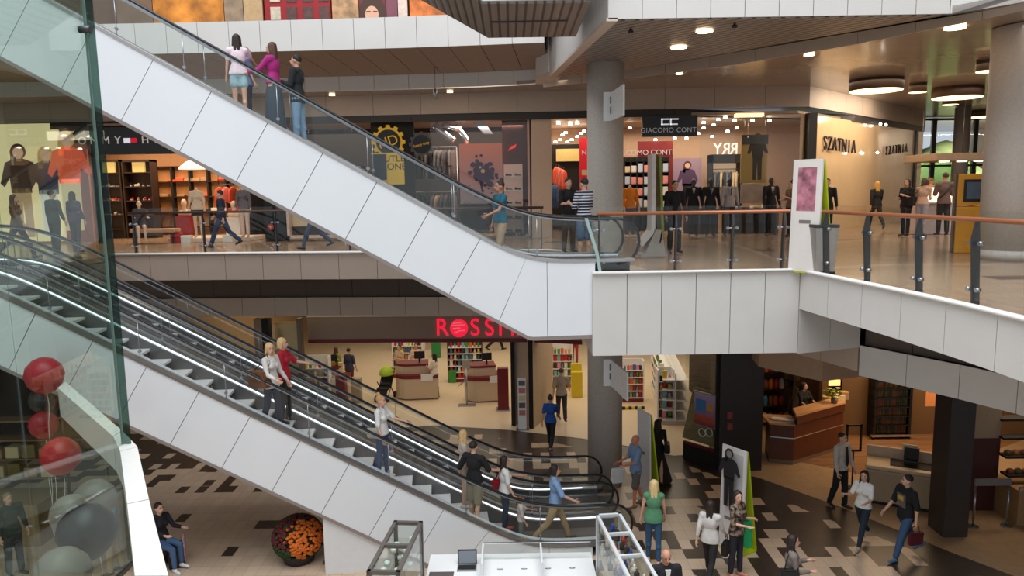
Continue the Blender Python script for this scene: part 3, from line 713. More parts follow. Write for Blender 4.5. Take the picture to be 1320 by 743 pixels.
# ------------------------------------------------------------------ first-floor shop row: shells
SHOPC = M((206, 178, 150), .6, 0, .03, 2)
struct(MB().prism([(-24, 25.7), (-9.3, 25.2), (.8, 24.4), (9.2, 24.0), (17.5, 32.6), (17.5, 38), (-24, 38)], 9.86, 9.95), 'ceiling_shops', M((168, 146, 124), .6, 0, .03))
struct(MB().box((-24, 30.0, 6), (-9.3, 30.2, 9.9)), 'wall_clothes_shop', M((150, 112, 78), .7, 0, .05))
struct(MB().box((-9.4, 26.35, 6), (-9.2, 30, 9.9)), 'wall_partition', BLACKMAT)
struct(MB().box((-9.2, 27.5, 6), (.75, 27.7, 9.9)), 'wall_display', M((52, 44, 40), .8, 0, .06))
struct(MB().box((.7, 24.3, 6), (1.35, 29, 9.82)), 'wall_beige_pier', M((214, 186, 162), .5, 0, .02))
struct(MB().box((1.3, 29.0, 6), (12, 29.2, 9.9)), 'wall_suit_shop', M((190, 158, 130), .7, 0, .04))
struct(MB().box((3.05, 25.2, 6), (3.2, 29, 9.9)), 'wall_suit_partition', M((150, 120, 98), .7, 0, .04))
# mullions and pillars of the row
for i, (px, w, c) in enumerate(((119, 6, BLACK), (354, 26, BLACK), (686, 9, M((70, 64, 60), .4, .2, 0)), (1043, 10, M((48, 42, 38), .4, 0, 0)))):
    q = PY(px, 250, 24.6 if px < 900 else 23.75); hw = w / 2 / 38.5
    struct(MB().box((q.x - hw, q.y - .12 + (.35 if px < 300 else 0), 6), (q.x + hw, q.y + .25, 9.84)), 'wall_pillar.%03d' % i, c)
# ---- black shop sign with lettering and a small flag
t = thing('shop_sign', 'long black shop sign with spaced pale capitals and a small flag', 'sign')
r0 = rect(112, 163, 346, 198, 24.75, .2); MB().box(r0[0], r0[1]).build('board', BLACK, t)
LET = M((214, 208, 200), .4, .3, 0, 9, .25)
zc = PY(170, 181, 24.7).z
for i, ch in enumerate('TOMMY'): text(ch, .34, LET, 'letter', (PY(90 + i * 15.4, 181, 24.72).x, 24.73, zc), (R(90), 0, 0), t, .015)
for i, ch in enumerate('HILFIGER'): text(ch, .34, LET, 'letter', (PY(187 + i * 13.6, 181, 24.72).x, 24.73, zc), (R(90), 0, 0), t, .015)
f0 = PY(168, 180, 24.72); mb = MB(); mb.box((f0.x - .22, 24.71, zc - .11), (f0.x, 24.75, zc + .11)); mb.mi = 1; mb.box((f0.x, 24.71, zc - .11), (f0.x + .22, 24.75, zc + .11)); mb.mi = 2
mb.box((f0.x - .22, 24.705, zc + .075), (f0.x + .22, 24.75, zc + .11)); mb.box((f0.x - .22, 24.705, zc - .11), (f0.x + .22, 24.75, zc - .075))
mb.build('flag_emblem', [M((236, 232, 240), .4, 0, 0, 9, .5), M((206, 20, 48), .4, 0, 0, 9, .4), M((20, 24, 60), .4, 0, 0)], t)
panel('sign_trim', M((150, 112, 84), .4, .2, 0), rect(112, 158, 346, 160.5, 24.75, .2), 'thin brown metal strip above the long black shop sign', 'trim')
# ---- poster windows on the far left (seen through the glass)
tp = thing('poster_window', 'shop window with three fashion figures, leftmost on the upper floor', 'poster')
r = rect(-60, 160, 80, 312, 25.2, .12); MB().box(*r).build('backing', M((226, 204, 158), .6, 0, .03, 9, .9), tp)  # backing given its own glow to lighten the window
mb = MB(); zf = r[0][2] + .15
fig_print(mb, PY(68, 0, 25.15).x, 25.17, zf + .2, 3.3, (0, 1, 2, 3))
ms = [M(c, .5, 0, 0, 9, .55) for c in ((206, 164, 100), (222, 176, 150), (238, 96, 62), (226, 202, 160), (70, 46, 34), (40, 44, 62), (230, 224, 214), (196, 160, 124))]  # print colours with emission added to brighten the figures
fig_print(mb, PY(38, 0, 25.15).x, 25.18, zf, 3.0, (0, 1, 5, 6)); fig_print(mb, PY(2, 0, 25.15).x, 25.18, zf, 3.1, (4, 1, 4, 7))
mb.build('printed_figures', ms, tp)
panel('poster', [M((190, 120, 110), .5, 0, .05, 1.5)], rect(80, 185, 116, 312, 25.2, .1), 'plain dusty-pink window graphic right of the fashion figures', 'poster')
mb = MB(); q = PY(-40, 250, 25.3); mb.box((q.x - 4, 25.3, 9.2), (PY(116, 0, 25.3).x, 25.5, 9.84)); struct(mb, 'trim_30', BLACK)
# ---- clothes shop interior
def niche_case(px0, px1, py0, py1, Y, label):
    t = thing('display_cabinet', label, 'cabinet'); lo, hi = rect(px0, py0, px1, py1, Y, .5); z0 = 6.0
    mb = MB(); w = .05
    mb.box((lo[0], Y, z0), (lo[0] + w, Y + .5, hi[2])); mb.box((hi[0] - w, Y, z0), (hi[0], Y + .5, hi[2])); mb.box((lo[0], Y, hi[2] - .08), (hi[0], Y + .5, hi[2])); mb.box((lo[0], Y + .46, z0), (hi[0], Y + .5, hi[2]))
    mb.build('carcass', M((46, 30, 22), .5, 0, .1), t); zs = []
    for k in range(5):
        z = z0 + .35 + k * .52; zs.append(z); MB().box((lo[0] + w, Y + .02, z - .02), (hi[0] - w, Y + .46, z + .01)).build('shelf', M((70, 46, 32), .5, 0, .1), t)
    return lo, hi, zs
shoe0 = None
def shoe(loc, rz, col, label, group, s=1.0):
    mb = MB(); mb.lathe([(0, 0), (.045, 0), (.05, .02), (.048, .03), (0, .032)], n=12, sx=.8, sy=2.4); mb.mi = 1
    mb.ell((0, -.045, .045), (.036, .07, .035)); mb.ell((0, .06, .06), (.036, .05, .055))
    o = mb.build('shoe', [M((225, 222, 216), .6, 0, 0), col]); o.location = loc; o.rotation_euler.z = rz; o.scale = (s, s, s); return tag(o, label, 'shoe', group)
cols = [PR['navy'], PR['red'], PR['black'], PR['tan'], PR['white'], PR['coral']]
for px0, px1, lb in ((123, 158, 'dark wooden display cabinet with shoes, left of the pair in the clothes shop'), (160, 198, 'dark wooden display cabinet with shoes, right of the pair in the clothes shop')):
    lo, hi, zs = niche_case(px0, px1, 206, 312, 27.6, lb)
    for si, z in enumerate(zs[1:4]):
        for k in range(4):
            shoe((lo[0] + .2 + k * (hi[0] - lo[0] - .4) / 3, 27.8, z + .012), R(random.uniform(-25, 25)), cols[(k * 2 + si) % 6], 'small shoe on the dark cabinets of the clothes shop', 'shoes in the dark cabinets', 1.1)
    x = (lo[0] + hi[0]) / 2
    tag(MB().box((x - .3, 27.9, zs[4] + .01), (x + .15, 28.0, zs[4] + .4)).build('lit_panel', M((226, 190, 110), .6, 0, 0, 9, .8)), 'small lit yellow panel at the top of the ' + ('left' if px0 < 150 else 'right') + ' dark cabinet', 'light panel')
# warm lit wall shelving
t = thing('shelving_unit', 'warm lit wall shelving with dark uprights at the back of the clothes shop', 'shelving')
lo, hi = rect(200, 214, 338, 312, 29.6, .35); mb = MB(); mb.box((lo[0], 29.93, 6), (hi[0], 29.96, hi[2])); mb.build('back_panel', M((206, 150, 92), .6, 0, .05), t)
for k in range(7): x = lo[0] + (hi[0] - lo[0]) * k / 6; MB().box((x - .03, 29.6, 6), (x + .03, 29.93, hi[2])).build('upright', BLACKMAT, t)
zz = [6.3, 6.9, 7.5, 8.1, 8.7]
for z in zz: MB().box((lo[0], 29.6, z - .02), (hi[0], 29.93, z + .015)).build('shelf', M((60, 40, 28), .5), t)
n = 0
for z in zz[1:4]:
    for k in range(12):
        if random.random() < .35: continue
        x = lo[0] + .2 + k * (hi[0] - lo[0] - .3) / 12; h = random.uniform(.08, .22)
        tag(MB().box((x, 29.64, z + .017), (x + .3, 29.9, z + h), .02).build('folded_garment', [cols[random.randrange(6)]]), 'folded garment lying on the lit wall shelving of the clothes shop', 'garment', 'folded clothes on the wall shelving')
# pendant lamp
q = PY(247, 215, 27.0)
t = thing('pendant_lamp', 'white umbrella-shaped pendant lamp in the clothes shop', 'lamp', (q.x, 27, q.z)); mb = MB(); mb.lathe([(.03, .24), (.2, .16), (.42, -.02), (.46, -.1), (.43, -.1), (.38, 0), (.15, .12), (0, .16)], n=24); mb.build('lamp_shade', M((250, 226, 204), .5, 0, 0, 9, .9), t)
MB().cyl((0, 0, .2), (0, 0, 9.86 - q.z), .012).build('rod', BLACK, t)
# low display platform, bench and boxes
lo, hi = rect(225, 308, 330, 313, 25.3, 1.6); tag(MB().box((lo[0], 24.75, 6.0), (hi[0], 26.3, 6.14), .02).build('platform', M((220, 206, 190), .5)), 'low white platform under the shop window mannequins', 'platform')
q = P(213, 312, 6); t = thing('bench', 'tan upholstered bench with dark legs in front of the clothes shop', 'bench', (q.x, 24.55, 6))
MB().box((-.75, -.25, .36), (.75, .25, .48), .04).build('seat', M((190, 142, 100), .6), t)
for sx in (-.65, .65):
    for sy in (-.18, .18): MB().box((sx - .025, sy - .025, 0), (sx + .025, sy + .025, .37)).build('leg', BLACK, t)
for px, c, lb in ((237, PR['red'], 'red shop box on the floor by the bench'), (250, PR['white'], 'white shop box at the platform edge'), (303, PR['white'], 'white box below the grey-topped mannequin')):
    q = PY(px, 300, 25.15); tag(MB().box((q.x - .16, 24.45, 6.0), (q.x + .16, 24.7, 6.34 if px < 245 else 6.24), .01).build('gift_box', c), lb, 'box')
# hanging pink tops on a rail
q0 = PY(278, 238, 26.6); q1 = PY(304, 238, 26.6); z = q0.z
t = thing('clothes_rail', 'short dark clothes rail hung from the shop ceiling', 'rail'); mb = MB(); mb.cyl((q0.x, 26.6, z), (q1.x, 26.6, z), .015); mb.cyl((q0.x + .1, 26.6, z), (q0.x + .1, 26.6, 9.86), .01); mb.cyl((q1.x - .1, 26.6, z), (q1.x - .1, 26.6, 9.86), .01); mb.build('rail', BLACK, t)
def garment(loc, rz, col, label, group=None, ln=.75, w=.23, name='hanging_garment', cat='garment', s=1):
    t = thing(name, label, cat, loc, rz, group); mb = MB()
    mb.lathe([(.02, 0), (w * .55, -.03), (w, -.12), (w * .92, -.3), (w * .9, -ln * .7), (w, -ln), (0, -ln)], n=14, sy=.3)
    for sx in (-1, 1): mb.cap((sx * w * .8, 0, -.14), (sx * w * 1.15, 0, -.55), .05, .04, 8)
    mb.build('cloth', col, t); mb = MB(); mb.tube([(0, 0, .0), (0, 0, .05), (.02, 0, .075), (0, 0, .095), (-.02, 0, .08)], .004, 6); mb.build('hanger_hook', STEEL, t); t.scale = (s,) * 3; return t
for k, c in enumerate((PR['coral'], PR['pink'], PR['coral'])): garment((q0.x + .12 + k * .24, 26.6, z - .085), R(70), c, 'coral top hanging on the short rail in the clothes shop' if k != 1 else 'pale pink top hanging between two coral ones', 'coral tops on the short rail' if k != 1 else None, .55, .2)
# ---- round red signs on the black pillar
for py, lb in ((256, 'upper small round red sign on the black pillar'), (293, 'lower small round red sign on the black pillar')):
    q = PY(349, py, 24.46); mb = MB(); disc(mb, (q.x, 24.43, q.z), .11, .03); mb.mi = 1; mb.box((q.x - .015, 24.42, q.z - .05), (q.x + .015, 24.44, q.z + .05)); mb.box((q.x - .05, 24.42, q.z + .0), (q.x + .05, 24.44, q.z + .025))
    tag(mb.build('round_sign', [M((168, 40, 40), .5), PR['cream']]), lb, 'sign')
# ---- framed window
t = thing('display_window', 'framed white display window right of the black pillar', 'window'); lo, hi = rect(368, 215, 470, 307, 24.5, .3); mb = MB(); w = .09
mb.box(lo, (lo[0] + w, hi[1], hi[2])); mb.box((hi[0] - w, lo[1], lo[2]), hi); mb.box(lo, (hi[0], hi[1], lo[2] + w)); mb.box((lo[0], lo[1], hi[2] - w), hi); mb.build('window_frame', M((222, 196, 178), .5), t)
MB().box((lo[0], 24.9, lo[2]), (hi[0], 25.0, hi[2])).build('back_panel', M((62, 50, 44), .7), t)
panel('picture_panel', PR['cream'], rect(376, 240, 400, 292, 24.8, .03), 'cream picture panel inside the framed white window', 'panel')
# ---- black streetwear front: gear logos, yellow poster
struct(MB().box((PY(470, 0, 24.6).x, 24.75, 6), (PY(527, 0, 24.6).x, 24.85, 9.84)), 'wall_black_front', BLACKMAT)
def gear(px, py, r, col, inner, txt, tcol, label, ts):
    q = PY(px, py, 24.6); t = thing('gear_sign', label, 'sign', (q.x, 24.68, q.z)); mb = MB(); n = 12; pts = []
    for i in range(n):
        for f, rr in ((-.32, r * .84), (-.2, r), (.2, r), (.32, r * .84)): a = 2 * PI * (i + f) / n; pts.append((math.cos(a) * rr, 0, math.sin(a) * rr))
    mb.slab(pts, (0, .03, 0)); mb.build('gear_ring', col, t); mb = MB(); disc(mb, (0, -.012, 0), r * .72, .02, 28); mb.build('gear_face', inner, t)
    if txt: o = text(txt, ts, tcol, 'letters', (0, -.02, 0), (R(90), R(-14), 0), t, .01, spacing=.95)
    return t
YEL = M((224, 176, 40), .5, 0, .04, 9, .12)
gear(500, 183, .56, YEL, BLACK, 'HD', YEL, 'yellow gear-shaped shop logo with two slanted letters', .46)
gear(543, 186, .42, M((84, 80, 78), .6), BLACK, 'heavy duty', YEL, 'grey gear-shaped logo with small yellow words', .13)
t = thing('sale_poster', 'yellow outlet poster half covered by a dark blue square', 'poster'); lo, hi = rect(479, 197, 521, 238, 24.66, .03)
MB().box(lo, hi).build('poster_sheet', M((226, 190, 70), .6, 0, .12, 2, .1), t); q = PY(507, 205, 24.65)
text('OUTLET', .3, BLACK, 'letters', (q.x, 24.655, q.z), (R(90), 0, 0), t, .004); text('ZONE', .3, BLACK, 'letters', (q.x, 24.655, q.z - .26), (R(90), 0, 0), t, .004)
panel('blue_square', M((42, 56, 74), .6), rect(479, 199, 498, 232, 24.6, .03), parent=t)
# dark clothing behind the glass
q0 = PY(528, 250, 26.2); q1 = PY(590, 250, 26.2)
for lvl, zt, lb in ((0, 7.45, 'dark garment on the lower rail behind the streetwear window'), (1, 9.0, 'dark garment on the upper rail behind the streetwear window')):
    t = thing('clothes_rail', ('upper' if lvl else 'lower') + ' clothes rail behind the streetwear window', 'rail'); mb = MB(); mb.cyl((q0.x, 26.2, zt + .1), (q1.x, 26.2, zt + .1), .018); mb.build('rail', STEEL, t)
    mb = MB(); mb.cyl((q0.x, 26.2, 6), (q0.x, 26.2, zt + .1), .02); mb.build('post', STEEL, t); mb = MB(); mb.cyl((q1.x, 26.2, 6), (q1.x, 26.2, zt + .1), .02); mb.build('post', STEEL, t)
    gs = None
    for k in range(11):
        c = (PR['grey'], PR['black'], PR['tan'], M((74, 84, 60), .8), M((96, 84, 78), .8))[random.randrange(5)]
        garment((q0.x + .1 + k * (q1.x - q0.x - .2) / 10, 26.2, zt), R(75 + random.uniform(-12, 12)), c, lb, 'garments on the ' + ('upper' if lvl else 'lower') + ' streetwear rail', 1.0, .25)
# chrome pipes under the ceiling of the window
CHROME = M((220, 220, 222), .08, 1, 0)
for i, (pts, rr, lb) in enumerate((([(560, 160), (566, 168), (580, 178), (586, 182)], .11, 'leftmost bent chrome pipe under the ceiling of the shoe window'), ([(570, 160), (582, 164), (592, 168)], .1, 'middle bent chrome pipe under the ceiling of the shoe window'), ([(590, 160), (592, 168), (600, 178), (603, 190)], .1, 'right bent chrome pipe hanging down to the ink poster'))):
    mb = MB(); mb.tube([PY(a, b, 25.1 + .1 * i) for a, b in pts], rr, 12); tag(mb.build('chrome_pipe', CHROME), lb, 'pipe')
for px0, lb in ((606, 'silver striped panel left under the shoe window ceiling'), (648, 'silver striped panel right under the shoe window ceiling')):
    mb = MB()
    for k in range(3): mb.slab([PY(px0 + k * 4, 153, 25.3), PY(px0 + 3 + k * 4, 153, 25.3), PY(px0 + 22 + k * 3, 172, 25.3), PY(px0 + 19 + k * 3, 172, 25.3)], (0, .03, 0))
    mb.slab([PY(px0, 153, 25.34), PY(px0 + 14, 153, 25.34), PY(px0 + 30, 173, 25.34), PY(px0 + 18, 173, 25.34)], (0, .02, 0)); tag(mb.build('striped_panel', STEEL), lb, 'panel')
# ink-splash poster
t = thing('ink_poster', 'tall pink and lilac poster with dark ink splashes', 'poster'); lo, hi = rect(593, 185, 648, 297, 24.75, .04)
m, nt, b = nodes_mat('pink_to_lilac_print'); tc = nt.nodes.new('ShaderNodeTexCoord'); sx = nt.nodes.new('ShaderNodeSeparateXYZ'); nt.links.new(tc.outputs['Generated'], sx.inputs[0]); rp = nt.nodes.new('ShaderNodeValToRGB'); nt.links.new(sx.outputs['Z'], rp.inputs[0])
rp.color_ramp.elements[0].color = lin((190, 176, 190)); rp.color_ramp.elements[1].color = lin((244, 146, 120)); rp.color_ramp.elements[0].position = .25; nt.links.new(rp.outputs[0], b.inputs['Base Color']); b.inputs['Roughness'].default_value = .6
MB().box(lo, hi).build('poster_sheet', m, t); mb = MB(); cx, cz = (lo[0] + hi[0]) / 2, (lo[2] + hi[2]) / 2 + .45
rnd = random.Random(5)
for i in range(46):
    a = rnd.uniform(0, 2 * PI); d = abs(rnd.gauss(0, .34)); rr = max(.015, .14 - d * .16) * rnd.uniform(.6, 1.2); x = max(lo[0] + .1, min(hi[0] - .1, cx + math.cos(a) * d * 1.3)); z = cz + math.sin(a) * d
    disc(mb, (x, 24.742 - .0004 * i, z), rr, .003, 11, rnd.uniform(.7, 1.6))
for i in range(26): disc(mb, (rnd.uniform(lo[0] + .1, hi[0] - .1), 24.743, rnd.uniform(lo[2] + .1, cz)), rnd.uniform(.01, .035), .003, 8)
mb.slab([(cx - .1, 24.74, cz - .1), (cx + .12, 24.74, cz - .1), (cx + .02, 24.74, cz - .65)], (0, .003, 0)); mb.build('ink_splash', PR['plum'], t)
mb = MB(); disc(mb, (cx + .06, 24.715, cz + .08), .07, .003); disc(mb, (cx - .02, 24.715, cz + .2), .04, .003); mb.build('pale_spot', PR['cream'], t)
panel('wall_brown_panel', M((96, 60, 48), .5, 0, .04), rect(648, 155, 681, 306, 24.95, .05), kind='structure')
# window frame of the shoe window
t = thing('window_frame', 'pale pink frame around the shoe window', 'frame'); lo, hi = rect(556, 151, 683, 306, 24.42, .1)
mb = MB(); mb.box((lo[0], lo[1], hi[2] - .09), hi); mb.box((hi[0] - .07, lo[1], 6.05), (hi[0], hi[1], hi[2])); mb.build('profile', M((214, 172, 160), .45), t)
mb = MB(); mb.box((lo[0], 24.5, 6.05), (hi[0] - .07, 24.51, hi[2] - .09)); mb.build('pane', GLASS_SHOP, t)
# red leaping mark
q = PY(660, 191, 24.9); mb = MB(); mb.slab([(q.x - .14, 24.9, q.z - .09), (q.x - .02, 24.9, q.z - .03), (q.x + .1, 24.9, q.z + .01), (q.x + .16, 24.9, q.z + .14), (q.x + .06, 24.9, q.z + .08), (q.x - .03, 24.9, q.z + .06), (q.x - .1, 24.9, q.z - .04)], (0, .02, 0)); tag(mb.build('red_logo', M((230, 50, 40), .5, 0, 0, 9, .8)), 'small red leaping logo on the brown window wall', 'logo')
# shoe wall
t = thing('shoe_shelf', 'white wall panel of shoe shelves in the shoe window', 'shelf'); lo, hi = rect(650, 212, 674, 303, 24.85, .06); MB().box(lo, hi).build('back_board', M((232, 196, 180), .5, 0, 0, 9, .1), t)
for k in range(5):
    z = lo[2] + .1 + k * .46; MB().box((lo[0], 24.6, z - .02), (hi[0], 24.85, z)).build('shelf', PLASTIC_W, t)
    for j in (0, 1): shoe((lo[0] + .16 + j * .3, 24.72, z), R(80 + 15 * j), (PR['black'], PR['grey'])[(k + j) % 2], 'dark trainer on the white shoe shelves', 'trainers on the shoe wall', 1.0)
for k in range(7): shoe((lo[0] - .1 + .13 * k, 24.58 + .05 * (k % 2), 6.05), R(40 + 30 * k), (PR['green'], PR['grey'], PR['gold'])[k % 3], 'bright trainer on the floor below the shoe shelves', 'trainers on the window floor', 1.0)
panel('window_floor', M((150, 130, 110), .5), ((-3, 24.5, 6.0), (.6, 25.6, 6.05)), 'low floor board of the shoe window', 'platform')
# ---- narrow shop left of the column: red banner etc.
panel('light_box', M((196, 172, 104), .6, 0, .04, 9, .15), rect(717, 192, 748, 208, 28.4, .1), 'pale yellow panel high in the shop beside the column', 'panel')
panel('wall_black_back', BLACKMAT, rect(712, 186, 760, 300, 28.7, .1), kind='structure')
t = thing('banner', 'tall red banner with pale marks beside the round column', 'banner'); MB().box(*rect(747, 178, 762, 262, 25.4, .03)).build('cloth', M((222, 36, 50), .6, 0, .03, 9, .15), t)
q = PY(753, 197, 25.38); text('N', .22, PLASTIC_W, 'letters', (q.x, 25.385, q.z), (R(90), 0, 0), t, .004); MB().box(*rect(750, 219, 757, 226, 25.38, .02)).build('pale_mark', PR['cream'], t)
for k in range(5):
    q = PY(717 + k * 2.4, 215 + k, 26.5 + .1 * k); garment((q.x, q.y, q.z), R(60), (PR['coral'], PR['pink'])[k % 2], ('coral' if k % 2 == 0 else 'pale pink') + ' garment on the rail left of the column', ('coral' if k % 2 == 0 else 'pink') + ' garments beside the column', .8, .22)
for k in range(3): q = PY(712 + k * 3, 238, 25.5); garment((q.x, 25.5 + .1 * k, q.z), R(80), M((70, 100, 140), .8), 'blue denim garment hanging beside the beige pier', 'denim beside the beige pier', .8, .2)
for i, (px, py) in enumerate(((735, 158), (744, 155), (716, 183), (722, 180), (725, 174), (729, 171), (731, 183), (737, 180), (744, 176), (749, 172), (753, 169), (720, 155))):
    q = PY(px, py, 25.6 + (py - 155) * .09); mb = MB(); mb.lathe([(0, 0), (.07, 0), (.06, .05), (.04, .06), (0, .06)], (q.x, q.y, min(q.z, 9.8) - .03), 12); tag(mb.build('spotlight', COOLSPOT), 'small bright ceiling spotlight in the shop beside the column', 'spotlight', 'spotlights beside the column')
# ---- suit shop
t = thing('shop_sign', 'black square shop sign with two linked silver letters over a word line', 'sign'); lo, hi = rect(828, 149, 899, 176, 23.75, .06); MB().box(lo, hi).build('board', BLACK, t)
q = PY(863, 157, 23.74); mb = MB()
for dx in (-.26, .02):
    mb.box((q.x + dx, 23.72, q.z + .06), (q.x + dx + .26, 23.75, q.z + .1)); mb.box((q.x + dx, 23.72, q.z - .1), (q.x + dx + .24, 23.75, q.z - .06)); mb.box((q.x + dx, 23.72, q.z - .1), (q.x + dx + .045, 23.75, q.z + .1))
mb.build('emblem', M((220, 220, 224), .3, .4, 0, 9, .5), t); q = PY(863, 168, 23.74); text('GIACOMO CONTI', .21, M((170, 170, 172), .3, .4, 0, 9, .15), 'letters', (q.x, 23.735, q.z), (R(90), 0, 0), t, .008, sx=.98, spacing=1.1)
panel('wall_red_panel', M((120, 20, 26), .6, 0, .05), rect(822, 182, 867, 303, 27.6, .1), kind='structure')
t = thing('inner_sign', 'silver word line on the dark red wall of the suit shop', 'sign'); q = PY(830, 197, 27.5); text('GIACOMO CONTI', .27, M((190, 170, 166), .4, .3, 0, 9, .15), 'letters', (q.x, 27.55, q.z), (R(90), 0, 0), t, .02)
t = thing('shirt_shelf', 'dark shelf unit of folded pale shirts in the suit shop', 'shelf'); lo, hi = rect(805, 202, 862, 268, 27.0, .4); mb = MB(); mb.box((lo[0], 27.36, 6), (hi[0], 27.4, hi[2]))
for k in range(8): x = lo[0] + (hi[0] - lo[0]) * k / 7; mb.box((x - .02, 27, 6), (x + .02, 27.38, hi[2]))
mb.build('carcass', BLACKMAT, t); zs = [lo[2] + .0 + k * .42 for k in range(5)]
for z in zs: MB().box((lo[0], 27, z - .015), (hi[0], 27.38, z + .015)).build('shelf', BLACKMAT, t)
for z in zs[:-1]:
    for k in range(7):
        x = lo[0] + (hi[0] - lo[0]) * (k + .5) / 7
        tag(MB().box((x - .12, 27.03, z + .018), (x + .12, 27.3, z + random.uniform(.22, .34)), .02).build('folded_shirt', [(PR['white'], PR['pink'], M((196, 206, 220), .7), PR['cream'])[random.randrange(4)]]), 'pale folded shirt stack on the dark shelf of the suit shop', 'shirt', 'folded shirts in the suit shop')
def pic(px0, py0, px1, py1, Y, bg, figs, label, kids=()):
    t = thing('wall_poster', label, 'poster'); lo, hi = rect(px0, py0, px1, py1, Y, .04); MB().box(lo, hi).build('poster_sheet', bg, t); mb = MB()
    for fx, fz, h, cs in figs:
        n = len(mb_m) if False else 0; fig_print(mb, lo[0] + (hi[0] - lo[0]) * fx, Y - .006, lo[2] + fz, h, (0, 1, 2, 3))
    if figs: mb.build('printed_figure', [PR[c] for c in figs[0][3]], t)
    return t, lo, hi
pic(868, 204, 904, 258, 28.5, M((150, 124, 140), .6, 0, .1, 1.5, .12), [(.5, -.3, 1.75, ('brown', 'skin', 'plum', 'black'))], 'mauve wall poster of a young man in a dark shirt')
t = thing('mirrored_letters', 'three pale reversed letters above the suit rack', 'sign'); 
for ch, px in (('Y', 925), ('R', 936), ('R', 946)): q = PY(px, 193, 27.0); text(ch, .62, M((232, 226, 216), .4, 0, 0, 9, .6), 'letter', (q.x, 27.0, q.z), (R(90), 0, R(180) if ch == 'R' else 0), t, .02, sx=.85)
t = thing('suit_rack', 'dark framed rack with suits under the reversed letters', 'rack'); lo, hi = rect(917, 199, 957, 262, 26.9, .6); mb = MB()
for x in (lo[0], hi[0] - .06): mb.box((x, 26.9, 6), (x + .06, 27.5, hi[2]))
mb.box((lo[0], 26.9, hi[2] - .3), (hi[0], 27.5, hi[2])); mb.build('frame', BLACKMAT, t); zr = hi[2] - .52; mb = MB(); mb.cyl((lo[0], 27.2, zr), (hi[0], 27.2, zr), .015); mb.build('rail', STEEL, t)
MB().box((lo[0] + .1, 27.4, hi[2] - .6), (hi[0] - .1, 27.44, hi[2] - .32)).build('lit_back', M((240, 206, 170), .6, 0, 0, 9, .4), t)
for k in range(9): garment((lo[0] + .12 + k * (hi[0] - lo[0] - .24) / 8, 27.2, zr - .09), R(70), (PR['navy'], PR['grey'], M((62, 66, 84), .8), PR['cream'])[k % 4 if k < 8 else 3], 'suit jacket hanging on the dark framed rack', 'jackets on the suit rack', .95, .24)
t, lo, hi = pic(955, 178, 989, 236, 24.6, PR['gold'], [(.62, .1, 1.5, ('brown', 'skin', 'black', 'black'))], 'hanging gold poster of a man in a dark suit')
MB().box((lo[0], 24.56, hi[2] - .2), (hi[0], 24.6, hi[2] + .1)).build('header', BLACK, t)
for x in (lo[0] + .1, hi[0] - .1): mb = MB(); mb.cyl((x, 24.6, hi[2] + .1), (x, 24.6, 9.86), .006); mb.build('cord', STEEL, t)
panel('map_panel', M((176, 158, 148), .6, 0, .2, 3), rect(955, 237, 987, 262, 24.6, .04), 'pale grey printed panel below the gold suit poster', 'panel')
# tables with folded clothes
for px0, px1, py, Y, lb in ((885, 930, 270, 24.9, 'dark display table with folded clothes behind the black-clad man'), (936, 1008, 276, 24.7, 'long dark display table with folded clothes at the suit shop window')):
    lo, hi = rect(px0, py, px1, 303, Y, .9); t = thing('display_table', lb, 'table', ((lo[0] + hi[0]) / 2, Y + .45, 6)); hw = (hi[0] - lo[0]) / 2
    MB().box((-hw, -.45, .78), (hw, .45, .84), .01).build('table_top', M((40, 32, 30), .3), t); MB().box((-hw + .1, -.4, 0), (hw - .1, .4, .78)).build('base', BLACKMAT, t)
    for k in range(int(hw * 5)): x = (lo[0] + hi[0]) / 2 - hw + .15 + k * .38; tag(MB().box((x, Y + .08, 6.842), (x + .28, Y + .45, 6.842 + random.uniform(.04, .1)), .015).build('folded_garment', [(PR['white'], PR['grey'], PR['cream'])[k % 3]]), 'folded garment on the dark display tables of the suit shop', 'garment', 'folded clothes on the suit shop tables')
for i, (px, py) in enumerate(((884, 148.5), (935, 148.5), (907, 158), (926, 154), (947, 155), (970, 155), (992, 155), (907, 165), (920, 161), (938, 169), (918, 176), (870, 178), (845, 180), (812, 165), (840, 163), (900, 172), (885, 178), (950, 165))):
    q = PY(px, py, 24.4 + (py - 148) * .1); mb = MB(); mb.lathe([(0, 0), (.065, 0), (.055, .05), (.04, .06), (0, .06)], (q.x, q.y, min(q.z, 9.8) - .03), 12); tag(mb.build('spotlight', COOLSPOT), 'small bright ceiling spotlight in the suit shop', 'spotlight', 'spotlights in the suit shop')
tag(MB().box(*rect(950, 146, 985, 150, 23.7, .3)).build('strip_light', M((255, 206, 140), .5, 0, 0, 9, 2.5)), 'warm strip light over the suit shop window', 'light')
# shop glass of the suit shop
t = thing('shop_window', 'clear glass front of the suit shop', 'window'); 
for a, b in ((PY(905, 0, 23.95).x, PY(968, 0, 23.95).x), (PY(969, 0, 23.9).x, PY(1038, 0, 23.85).x)): MB().box((a, 23.9, 6), (b, 23.912, 9.82)).build('pane', GLASS_SHOP, t)
